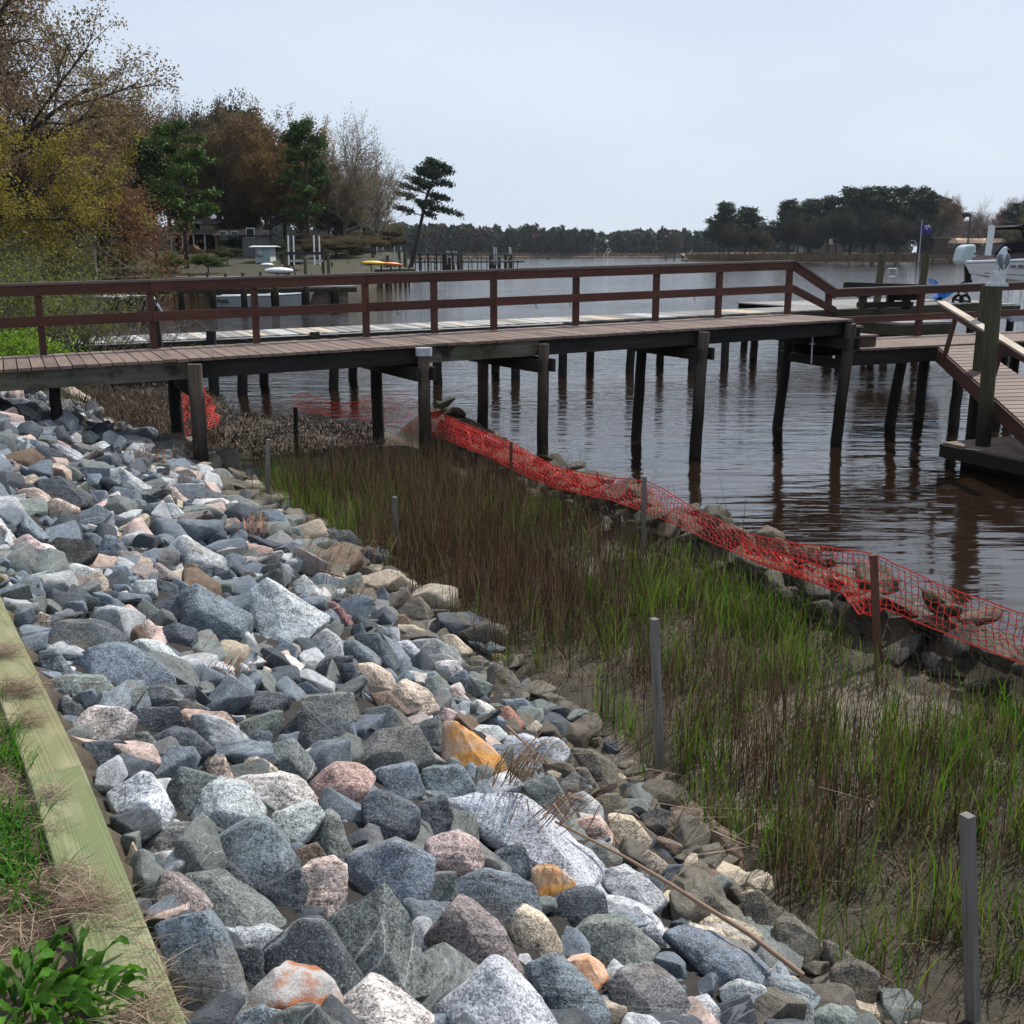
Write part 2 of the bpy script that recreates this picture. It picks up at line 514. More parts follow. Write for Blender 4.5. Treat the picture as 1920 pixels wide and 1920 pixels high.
M['orange'] = plain('orange_plastic_net', (.97, .075, .055), .45, .4)
M['wire'] = plain('dark_net_twine', (.035, .033, .03), .6, .3)
M['white'] = plain('white_gelcoat', (.72, .73, .74), .25, .5, var=.04)
M['dinghy_white'] = plain('chalky_white_hull', (.42, .45, .48), .5, .4, var=.1)
M['navy'] = plain('navy_paint', (.012, .014, .03), .5)
M['black'] = plain('black_canvas', (.014, .014, .017), .85, .2)
M['cover'] = plain('pale_motor_cover', (.46, .55, .56), .7, .2, var=.1)
M['blue'] = plain('blue_plastic', (.008, .16, .55), .35, .5, var=.06)
M['alu'] = plain('aluminium', (.42, .43, .45), .4, .5, .7)
M['galv'] = plain('galvanised_post', (.38, .39, .42), .5, .5, .2)
M['rope'] = plain('pale_rope', (.40, .36, .29), .9, .1)
M['yellow'] = plain('yellow_kayak', (.72, .45, .03), .4)
M['kayor'] = plain('orange_kayak', (.68, .19, .04), .4)
M['tan'] = plain('tan_awning_cloth', (.66, .45, .30), .8, .1)
M['roof'] = plain('brown_shingles', (.075, .06, .052), .9, .1, var=.3, scale=9)
M['brickr'] = plain('red_brick', (.30, .075, .05), .9, .1)
M['siding'] = plain('tan_siding', (.36, .29, .22), .85, .1)
M['greywall'] = plain('grey_shingle_wall', (.17, .17, .18), .9, .1, var=.2)
M['whitewall'] = plain('white_wall', (.50, .54, .55), .8, .2)
M['door_blue'] = plain('pale_blue_door', (.34, .47, .52), .7, .2)
M['glass'] = plain('window_glass', (.02, .022, .026), .12, .6)
M['brownwall'] = plain('brown_brick_wall', (.085, .055, .05), .9, .1, var=.2)
M['flag'] = plain('blue_flag_cloth', (.03, .02, .22), .8, .1)
M['dock_far'] = wood('far_dock_wood', (.07, .072, .07), (.12, .12, .115), (.05, .055, .05), var=.25)
M['bulk'] = wood('bulkhead_boards', (.045, .035, .028), (.08, .062, .05), (.03, .03, .022), var=.4)
M['gull_w'] = plain('pale_feathers', (.48, .52, .56), .8, .1, var=.2, scale=30)
M['gull_g'] = plain('grey_feathers', (.16, .18, .21), .8, .1, var=.35, scale=40)
M['beak'] = plain('dull_beak', (.16, .12, .07), .5)
M['capw'] = plain('white_pile_cap', (.55, .58, .60), .6, .2, var=.15, scale=25)
M['tarp'] = plain('torn_grey_sheet', (.36, .38, .41), .5, .3, var=.3, scale=30)
# ------------------------------------------------------------------ lie of the land
TIMB = np.array([(-.1, .95), (-.69, 1.95), (-.98, 2.46), (-1.22, 2.9), (-1.45, 3.3), (-1.87, 3.96), (-2.51, 4.99), (-4.7, 8.6), (-7.2, 12.7), (-9.8, 17), (-12.5, 22), (-17.5, 34), (-26, 50), (-44, 82)])
TOE = np.array([(2.6, 1.2), (1.9, 2.5), (1.3, 3.59), (1.1, 4.2), (.14, 6.55), (-.8, 8.47), (-1.99, 10.65), (-3.04, 12.31), (-4.3, 15.0), (-6.2, 18.3), (-8.6, 22.5), (-13, 31), (-21.5, 50), (-35, 78)])
WL = np.array([(7.6, -1.0), (6.0, 3.0), (4.9, 5.3), (3.75, 7.75), (2.3, 10.8), (.75, 13.6), (-.75, 16.6), (-1.9, 18.9), (-3.2, 19.7), (-5.4, 20.6), (-6.9, 24.6), (-9.6, 28), (-13.4, 35), (-21.5, 51), (-31, 70), (-38, 85.9), (-13.2, 86.1), (-12.6, 96), (-13.0, 115), (-14.2, 150), (-17, 174), (-60, 190), (-400, 260)])
def sdist(P, L):
    """distance to polyline L, positive on its right-hand side"""
    best = np.full(len(P), 1e9); sg = np.ones(len(P))
    for a, b in zip(L[:-1], L[1:]):
        d = b - a; t = np.clip(((P - a) @ d) / (d @ d), 0, 1)
        q = P - (a + t[:, None] * d)
        dd = np.hypot(q[:, 0], q[:, 1])
        s = np.where(d[1] * (P[:, 0] - a[0]) - d[0] * (P[:, 1] - a[1]) > 0, 1.0, -1.0)
        m = dd < best - 1e-9
        best = np.where(m, dd, best); sg = np.where(m, s, sg)
    return best * sg
def hnoise(x, y, s, seed=0.0):
    return (np.sin(x * s + seed) * np.cos(y * s * 1.13 + 1.7 * seed) + .5 * np.sin(x * s * 2.3 + y * s * 1.9 + seed) + .35 * np.sin(x * s * 4.1 - y * s * 3.7 + 2 * seed)) / 1.85
def terr(x, y):
    x = np.atleast_1d(np.asarray(x, float)); y = np.atleast_1d(np.asarray(y, float))
    P = np.stack([x, y], 1)
    dt = sdist(P, TIMB)            # + = towards the water
    de = sdist(P, TOE)
    dw = -sdist(P, WL)             # + = inland
    # mud flat and waterline
    lowcap = .27 + .045 * hnoise(x, y, 1.7, 2) + .02 * hnoise(x, y, 5.1, 4)
    far = np.clip((y - 24) / 20, 0, 1)
    hw = np.where(dw > 0, np.minimum(dw * .32, lowcap + far * np.clip(dw * .25, 0, .9)), np.maximum(dw * .5, -1.6))
    fl = np.array([(4.9, 3.2), (3.32, 6.45), (2.72, 7.45), (1.33, 10.35), (-.02, 13.0), (-1.35, 16.1), (-2.2, 18.2)])
    df = sdist(P, fl)
    hw = np.maximum(hw, np.where((y < 18.4) & (abs(df - .68) < .75), .50 * np.exp(-((df - .68) / .42) ** 2), -9))
    # built-up lot behind the bulkhead
    lot = (y > 84) & (dw > .15)
    hw = np.where(lot, 1.15 + np.clip((y - 88) / 34, 0, 1) * 2.1 + .1 * hnoise(x, y, .3, 1), hw)
    # armoured bank
    t = np.clip(dt / np.maximum(dt + np.maximum(-de, 0), .05), 0, 1)
    bank = np.where(de < 0, 1.52 - 1.22 * t ** 1.05, -5)
    bank = np.where(dt <= 0, 1.60 + .02 * hnoise(x, y, 3, 1) + np.clip((-dt - .25) * .02, 0, .5), bank)
    bank = np.where(y > 80, -5, bank)
    return np.maximum(hw, bank), dt, de, dw
def tz(x, y): return float(terr(x, y)[0][0])
def hit(px, py, tmax=40.0, t0=1.5):
    r = ray(px, py)
    ts = np.linspace(t0, tmax, 700)
    z, *_ = terr(r.x * ts, r.y * ts)
    below = np.nonzero(EYE + r.z * ts < z)[0]
    k = ts[below[0]] if len(below) else ts[-1]
    return Vector((r.x * k, r.y * k, EYE + r.z * k))

def lines(segs):
    o = []
    for a, b, st in segs: o += list(np.arange(a, b, st))
    return np.array(o + [segs[-1][1]])
gx = lines([(-420, -60, 20), (-60, -14, 1.2), (-14, -9, .3), (-9, 5.6, .085), (5.6, 9, .3), (9, 60, 6)])
gy = lines([(-6, 0, .3), (0, 21, .085), (21, 30, .3), (30, 88, 1.0), (88, 130, 2), (130, 300, 8), (300, 420, 30)])
GX, GY = np.meshgrid(gx, gy)
zz, dt, de, dw = terr(GX.ravel(), GY.ravel())
X, Y = GX.ravel(), GY.ravel()
fineN = .012 * rng.standard_normal(len(X)) * (Y < 22)
V = np.stack([X, Y, zz + fineN], 1)
nx, ny = len(gx), len(gy)
i, j = np.meshgrid(np.arange(nx - 1), np.arange(ny - 1))
a = (j * nx + i).ravel()
F = np.stack([a, a + 1, a + nx + 1, a + nx], 1)
zone = np.empty((len(X), 4)); zone[:, 3] = 1
zone[:, :3] = (.055, .045, .030)                                        # mud
wet = (dw > -.2) & (dw < 1.0) & (Y < 24)
zone[wet, :3] = (.075, .058, .038)
sand = hnoise(X, Y, .9, 6) > .25
zone[sand & (Y < 17), :3] = (.07, .057, .038)
for (sx, sy, sr) in [(-2.6, 14.9, 1.3), (1.6, 5.6, .55), (2.3, 6.3, .8), (.9, 10.2, .5), (.35, 6.0, .4)]:
    zone[(np.hypot(X - sx, Y - sy) < sr), :3] = (.135, .112, .082)
zone[(Y > 15.6) & (Y < 30), :3] = (.07, .052, .036)
zone[(de < 0) & (Y < 60), :3] = (.03, .026, .022)
zone[(dt < 0) & (Y < 60), :3] = (.11, .085, .055)
zone[(Y > 22) & (Y < 84) & (de < 0), :3] = (.05, .05, .022)
zone[Y > 84, :3] = (.042, .038, .018)
g = np_mesh('ground', V, F, M['ground'], attrs={'zone': ('FLOAT_COLOR', zone)}, smooth=True)
tag(g, kind='structure')

m = MB(); m._add([(-2500, -60, 0), (2500, -60, 0), (2500, 3200, 0), (-2500, 3200, 0)], [(0, 1, 2, 3)], [(0, 0, 0)] * 4, 0)
tag(m.build('water', M['water']), kind='structure')

# far banks: low land behind the open water
def land(name, xs, front, back, z1, col):
    vs, n = [], len(xs)
    for x_, f, b in zip(xs, front, back):
        vs += [(x_, f - 2, -.6), (x_, f + 3, .5), (x_, f + 12, z1), (x_, b, z1 + .8)]
    F = []
    for k in range(n - 1):
        for q in range(3):
            F.append((k * 4 + q, (k + 1) * 4 + q, (k + 1) * 4 + q + 1, k * 4 + q + 1))
    V = np.array(vs)
    zc = np.empty((len(V), 4)); zc[:] = (*col, 1)
    o = np_mesh(name, V, np.array(F), M['ground'], attrs={'zone': ('FLOAT_COLOR', zc)}, smooth=True)
    return tag(o, kind='structure')
xs = np.arange(-330, 231, 20.0)
land('far_shore', xs, 585 + 18 * np.sin(xs * .021) + 8 * np.sin(xs * .07), [1500] * len(xs), 1.6, (.13, .08, .045))
xs = np.array([57, 62, 70, 80, 95, 110, 130, 150, 175, 200, 230])
land('point', xs, [352, 336, 331, 329, 327, 326, 324, 322, 318, 312, 300], [372, 400, 430, 480, 520, 560, 600, 640, 700, 700, 700], 1.5, (.17, .11, .06))
# ------------------------------------------------------------------ the boardwalk pier
A0 = Vector((-6.43, 14.75)); U = Vector((.9056, .4242)); N = Vector((.4242, -.9056))
def zdeck(s): return 1.865 + .0196 * s
def pp(s, w, z=0.0):
    q = A0 + U * s + N * w
    return Vector((q.x, q.y, z))
def s_of(px, w):
    """station along the pier at which the line w stands in direction px"""
    k = (px - 960) / FPX; k = k  # X = k * camera depth
    lo, hi = -8.0, 24.0
    for _ in range(40):
        mid = (lo + hi) / 2; q = pp(mid, w)
        d = q.y * CP - (zdeck(mid) - EYE) * SP
        if q.x / d < k: lo = mid
        else: hi = mid
    return lo
PW = 1.72; SE = 12.75; S0 = -5.5
pier = empty('pier', pp(0, 0, 0), 'red brown wooden boardwalk pier with two rail fence running out over the water', 'pier')
piv = pp(0, 0, 0)
def part(mb, name, mat): 
    mb2 = mb
    o = mb2.build(name, mat, pier)
    o.location = -piv
    return o
m = MB(); s = S0
while s < SE - .1:
    bw = .142; z = zdeck(s)
    dv = random.uniform(-.012, .012)
    m.obox(pp(s + bw / 2, PW / 2 + dv, z - .019 + random.uniform(-.003, .003)), (U.x * bw / 2, U.y * bw / 2, .0196 * bw / 2), (N.x * (PW / 2 + .04), N.y * (PW / 2 + .04), random.uniform(-.002, .002)), (0, 0, .019))
    s += bw + .014
part(m, 'deck', M['deck'])
# posts and rails on the far edge
posts = [s_of(px, 0.0) for px in (82, 288, 480, 685, 812, 923, 1076, 1225, 1342, 1472)]
for k, s in enumerate([posts[0] - 1.45, posts[0] - 2.9] + posts):
    m = MB(); z = zdeck(s); m.obox(pp(s, .06, z + .36), (U.x * .045, U.y * .045, 0), (N.x * .045, N.y * .045, 0), (0, 0, .56))
    part(m, 'rail_post', M['rail'])
def railseg(s0, s1, w, h, t, hh, name, mat, dz=0.0):
    m = MB(); m.beam(pp(s0, w, zdeck(s0) + h), pp(s1, w, zdeck(s1) + h + dz), t, hh)
    return part(m, name, mat)
cuts = [S0] + [posts[i] for i in (1, 3, 5, 7)] + [posts[-1] + .06]
for a_, b_ in zip(cuts[:-1], cuts[1:]):
    railseg(a_ + .003, b_ - .003, .125, .865, .04, .135, 'top_rail', M['rail'])
    railseg(a_ + .003, b_ - .003, .125, .455, .04, .135, 'mid_rail', M['rail'])
    railseg(a_ + .003, b_ - .003, .09, .952, .15, .032, 'rail_cap', M['cap'])
# the rail that steps down at the end
sl, zl = posts[-1], zdeck(posts[-1])
s2 = s_of(1556, 0.0) - .1
z2 = pY(1556, 543, pp(s2, 0).y).z
m = MB(); m.beam(pp(sl + .03, .125, zl + .87), pp(s2 + .12, .125, z2 - .10), .04, .15); part(m, 'sloping_rail', M['rail'])
m = MB(); m.beam(pp(sl + .03, .095, zl + .965), pp(s2 + .12, .095, z2 - .005), .14, .03); part(m, 'rail_cap', M['cap'])
m = MB(); m.beam(pp(sl + .03, .126, zl + .46), pp(s2 + .10, .126, zdeck(s2) + .02), .04, .13); part(m, 'sloping_rail', M['rail'])
m = MB(); m.obox(pp(s2, .055, (z2 + zdeck(s2)) / 2 - .12), (U.x * .05, U.y * .05, 0), (N.x * .045, N.y * .045, 0), (0, 0, (z2 - zdeck(s2)) / 2 + .1)); part(m, 'rail_post', M['rail'])
# hooks under the middle rail
for px in (566, 745, 1003, 1066, 1298):
    s = s_of(px, .12); m = MB(); q = pp(s, .15, zdeck(s) + .39)
    m.tube([q, q - Vector((0, 0, .05)), q + Vector((.015, 0, -.065)), q + Vector((.035, 0, -.05))], .006, 5)
    part(m, 'hook', M['black'])
# stringers: outer beams change timber between bents
def beamz(s, d=.16): return zdeck(s) - .038 - d
bents = [s_of(px, PW) for px in (360, 788, 1012, 1312, 1587)]
cutb = [S0] + bents
for k, (a_, b_) in enumerate(zip(cutb[:-1], cutb[1:])):
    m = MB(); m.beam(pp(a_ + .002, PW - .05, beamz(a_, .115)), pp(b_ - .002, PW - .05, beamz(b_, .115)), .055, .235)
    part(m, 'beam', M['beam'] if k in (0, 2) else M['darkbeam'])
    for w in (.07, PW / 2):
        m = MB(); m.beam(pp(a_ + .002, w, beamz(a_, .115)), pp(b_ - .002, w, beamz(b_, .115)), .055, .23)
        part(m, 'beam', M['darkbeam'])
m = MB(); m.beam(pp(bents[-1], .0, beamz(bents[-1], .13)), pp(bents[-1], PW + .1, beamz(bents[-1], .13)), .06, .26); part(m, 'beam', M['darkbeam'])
# piles: front row with their real leans, back row, cross beams
def pile(name, base, top, r, mat=None, cap=False, parent=None, rel=None):
    b = Vector(base); tp = Vector(top); m = MB()
    n = 9; pts = [b.lerp(tp, i / n) for i in range(n + 1)]
    for i in range(1, n): pts[i] += Vector((random.uniform(-.008, .008), random.uniform(-.008, .008), 0))
    m.tube(pts, [r * (1.07 - .1 * i / n) for i in range(n + 1)], 18, wob=.05)
    return m.build(name, mat or M['pile'], parent)
WF = PW + .11
fr = [(360, 672, 850, -.1), (788, 652, 822, 0), (1012, 640, 880, -.75), (1312, 622, 890, -.75), (1587, 607, 850, -.75)]
for k, (px, ty, by, zb) in enumerate(fr):
    s = bents[k] + .01
    top = pp(s, WF, zdeck(s) - (.07, .05, .09, .06, .08)[k])
    bx = {0: 363, 1: 790, 2: 1013, 3: 1302, 4: 1572}[k]
    bq = pp(s_of(bx, WF), WF, 0); 
    # direction of the foot at the waterline
    dd = Vector((bq.x - top.x, bq.y - top.y, 0))
    dd *= (.3, .3, .3, .45, .5)[k]
    foot = Vector((top.x, top.y, 0)) + dd * (1 if k > 2 else .6); foot += (foot - Vector((top.x, top.y, top.z))).normalized() * 1.0
    if k < 2: foot.z = -.6
    o = pile('pile', foot, top, (.095, .088, .086, .095, .095)[k], M['pile'], parent=pier); o.location = -piv
    if k == 1:                                         # galvanised sheet wrapped over the head of one pile
        m = MB(); m.tube([top + Vector((0, 0, -.10)), top + Vector((0, 0, .012))], [.118, .116], 14, wob=.08)
        c_ = m.build('pile_cap', M['tarp'], o)
for px, k in ((322, 0), (704, 1), (905, 2), (1205, 3), (1484, 4)):
    s = s_of(px, .1); top = pp(s, .1, zdeck(s) - .3)
    foot = Vector((top.x, top.y, -.9)) + Vector(((-.0, -.0, -.02, -.08, -.22)[k], 0, 0))
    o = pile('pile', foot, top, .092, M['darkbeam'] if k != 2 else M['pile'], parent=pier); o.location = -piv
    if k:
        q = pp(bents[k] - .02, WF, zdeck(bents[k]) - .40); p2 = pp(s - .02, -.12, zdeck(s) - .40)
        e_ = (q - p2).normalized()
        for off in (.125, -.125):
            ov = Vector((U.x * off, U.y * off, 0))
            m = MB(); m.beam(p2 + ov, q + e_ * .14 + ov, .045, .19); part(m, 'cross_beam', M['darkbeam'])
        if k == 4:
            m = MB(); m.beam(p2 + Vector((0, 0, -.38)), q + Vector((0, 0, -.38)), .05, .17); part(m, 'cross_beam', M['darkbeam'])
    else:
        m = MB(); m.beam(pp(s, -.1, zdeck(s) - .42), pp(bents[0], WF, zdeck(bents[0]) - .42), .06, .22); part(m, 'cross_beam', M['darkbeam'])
o = pile('pile', pp(s_of(96, 1.2), 1.2, .6), pp(s_of(96, 1.2), 1.2, 1.6), .07, M['darkbeam'], parent=pier); o.location = -piv
# galvanised brackets on the end bent
q = pp(bents[-1] - .55, WF - .3, zdeck(bents[-1]))
m = MB(); m.tube([q + Vector((0, 0, -.18)), q + Vector((.01, 0, -.75))], .016, 7); m.tube([q + Vector((-.04, 0, -.42)), q + Vector((.05, 0, -.42))], .012, 6); part(m, 'steel_rod', M['galv'])

# ------------------------------------------------------------------ lower walkway beyond the end of the pier
def zlow(s): return 1.60
lw = empty('lower_walkway', pp(14, 0, 0), 'lower red brown plank walkway reached by steps from the pier end', 'walkway')
lp = pp(14, 0, 0)
def lpart(m, name, mat):
    o = m.build(name, mat, lw); o.location = -lp; return o
m = MB(); s = 12.95; S3 = 24
while s < S3:
    m.obox(pp(s + .07, PW / 2 + .02, 1.60 - .019), (U.x * .07, U.y * .07, 0), (N.x * (PW / 2 + .05), N.y * (PW / 2 + .05), 0), (0, 0, .019)); s += .155
lpart(m, 'deck', M['deck'])
for w in (PW - .04, .05):
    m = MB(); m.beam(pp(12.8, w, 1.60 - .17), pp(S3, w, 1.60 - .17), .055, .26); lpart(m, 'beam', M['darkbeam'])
sp_ = [s_of(px, 0) for px in (1720,)]
zr = 2.50
for s in (16.1 - .35, 18.6, 21.5):
    pass
lowposts = []
for px in (1722, 1845, 1935):
    k = (px - 960) / FPX
    lo, hi = 8, 26
    for _ in range(40):
        mid = (lo + hi) / 2; q = pp(mid, 0)
        if q.x / (q.y * CP + 1.2 * SP) < k: lo = mid
        else: hi = mid
    lowposts.append(lo)
for s in lowposts:
    m = MB(); m.obox(pp(s, .03, 2.0), (U.x * .06, U.y * .06, 0), (N.x * .045, N.y * .045, 0), (0, 0, .48)); lpart(m, 'rail_post', M['rail'])
m = MB(); m.beam(pp(s2 + .06, .10, z2 - .075), pp(S3, .10, 2.60), .04, .135); lpart(m, 'top_rail', M['rail'])
m = MB(); m.beam(pp(s2 + .06, .08, z2 + .006), pp(S3, .08, 2.68), .14, .028); lpart(m, 'rail_cap', M['cap'])
m = MB(); m.beam(pp(s2 + .02, .10, 1.96), pp(S3, .10, 2.03), .04, .13); lpart(m, 'mid_rail', M['rail'])
for (px, w, lean) in ((1700, .9, -.22), (1812, 1.3, -.05), (1742, .1, 0), (1890, 1.2, 0), (1915, .1, 0)):
    s = s_of(px, w); top = pp(s, w, 1.32); o = pile('pile', Vector((top.x + lean, top.y, -.9)), top, .10, M['darkbeam'] if px != 1700 else M['pile'], parent=lw); o.location = -lp
# box steps between the two levels
st = empty('box_steps', pp(12.9, PW / 2, 1.6), 'dark wooden box steps between the pier end and the lower walkway', 'steps')
bp_ = pp(12.9, PW / 2, 1.6)
for k, (a_, b_, h) in enumerate(((12.80, 13.12, .34), (13.12, 13.5, .17))):
    m = MB(); m.obox(pp((a_ + b_) / 2, PW * .55, 1.602 + h / 2), (U.x * (b_ - a_) / 2, U.y * (b_ - a_) / 2, 0), (N.x * .60, N.y * .60, 0), (0, 0, h / 2 - .002)); o = m.build('riser', M['darkbeam'] if k == 0 else M['pile'], st); o.location = -bp_
    m = MB(); m.obox(pp((a_ + b_) / 2, PW * .55, 1.602 + h + .018), (U.x * ((b_ - a_) / 2 + .02), U.y * ((b_ - a_) / 2 + .02), 0), (N.x * .64, N.y * .64, 0), (0, 0, .017)); o = m.build('tread', M['deck'], st); o.location = -bp_

# ------------------------------------------------------------------ ramp down to the float
rp = empty('ramp', (7.6, 19.2, 0), 'plank ramp with pale worn handrail sloping down towards the float', 'ramp')
def rpart(m, name, mat):
    o = m.build(name, mat, rp); o.location = (-7.6, -19.2, 0); return o
La, Lb = Vector((7.60, 19.15, 1.57)), Vector((7.22, 14.4, .74))
Ra, Rb = Vector((8.40, 19.5, 1.57)), Vector((8.20, 14.4, .74))
m = MB(); n = 26
for i in range(n):
    t0_, t1_ = i / n, (i + .86) / n
    a_, b_ = La.lerp(Lb, t0_), La.lerp(Lb, t1_); c_, d_ = Ra.lerp(Rb, t0_), Ra.lerp(Rb, t1_)
    cen = (a_ + b_ + c_ + d_) / 4
    m.obox(cen, ((c_ + d_) - (a_ + b_)) / 4, (b_ - a_) / 2, Vector((0, -.17, .98)) * .018)
rpart(m, 'treads', M['deck'])
for P0, P1 in ((La, Lb), (Ra, Rb)):
    m = MB(); m.beam(P0 + Vector((0, 0, -.13)), P1 + Vector((0, 0, -.13)), .05, .24); rpart(m, 'stringer', M['rail'])
for t_ in (.09, .56):
    b_ = La.lerp(Lb, t_) + Vector((-.03, 0, -.1)); m = MB(); m.beam(b_, b_ + Vector((.16, -.02, .88)), .05, .10, up=(0, 1, 0)); rpart(m, 'rail_post', M['rail'])
h0 = pY(1764, 566, 19.3); h1 = pY(1932, 668, 15.2)
m = MB(); m.beam(h0, h1, .15, .035, up=(0, 0, 1)); rpart(m, 'handrail', M['pale_cap'])
m = MB(); m.beam(h0 + Vector((-.02, 0, -.07)), h1 + Vector((-.02, 0, -.07)), .04, .10); rpart(m, 'rail_board', M['rail'])

# ------------------------------------------------------------------ the float
fl = empty('floating_dock', (6.9, 16.4, 0), 'low floating dock of red brown planks around the tall pile', 'floating dock')
fa, fb = pz(1768, 829, .36), pz(1925, 862, .36)
fd = (fb - fa).normalized(); fn = Vector((-fd.y, fd.x, 0))
if fn.y < 0: fn = -fn
m = MB(); k = 0
while k * .15 < 3.4:
    c_ = fa + fd * (k * .15 + .07) + fn * 1.15
    m.obox(c_ + Vector((0, 0, -.019)), fd * .067, fn * 1.15, (0, 0, .019)); k += 1
o = m.build('deck', M['deck'], fl); o.location = (-6.9, -16.4, 0)
m = MB()
m.beam(fa + Vector((0, 0, -.13)) - fn * .03, fa + fd * 3.4 + Vector((0, 0, -.13)) - fn * .03, .05, .19); o = m.build('fascia', M['pile'], fl); o.location = (-6.9, -16.4, 0)
m = MB(); m.beam(fa + Vector((0, 0, -.13)) - fd * .03, fa + fn * 2.3 + Vector((0, 0, -.13)) - fd * .03, .05, .19); o = m.build('fascia', M['pile'], fl); o.location = (-6.9, -16.4, 0)
m = MB(); m.obox(fa + fd * 1.8 + fn * 1.2 + Vector((0, 0, -.25)), fd * 1.6, fn * 1.0, (0, 0, .13)); o = m.build('float_drum', M['black'], fl); o.location = (-6.9, -16.4, 0)

big = empty('mooring_pile', (7.28, 16.05, 0), 'tall mossy pile with a gull on its flat white cap beside the float', 'pile')
base, top = Vector((7.20, 16.0, -1.0)), Vector((7.14, 16.1, 2.74))
m = MB(); n = 14
m.tube([base.lerp(top, i / n) for i in range(n + 1)], [.115 - .012 * i / n for i in range(n + 1)], 20, wob=.05)
o = m.build('trunk', M['greenw'], big); o.location = -big.location
m = MB(); c_ = top + Vector((.02, 0, .02)); m.obox(c_ + Vector((0, 0, .10)), (.085, 0, 0), (0, .08, 0), (0, 0, .10)); m.obox(c_, (.125, 0, 0), (0, .11, 0), (0, 0, .018))
o = m.build('cap', M['capw'], big); o.location = -big.location
m = MB(); pts = []
for i in range(25):
    a_ = 2 * math.pi * i / 24; pts.append((7.14 + .26 * math.cos(a_), 15.92 + .26 * math.sin(a_), .335 + .015 * math.sin(2 * a_)))
m.tube(pts, .012, 6, cap=False); o = m.build('mooring_ring', M['rope']); o.location = (0, 0, 0)
tag(o, 'pale rope ring looped around the foot of the tall pile', 'rope')
sq = empty('square_post', (7.72, 17.7, 0), 'square dark post standing between the ramp and the tall pile', 'post')
m = MB(); m.obox((0, 0, .95), (.075, 0, 0), (0, .075, 0), (0, 0, 1.75)); o = m.build('shaft', M['greenw'], sq)
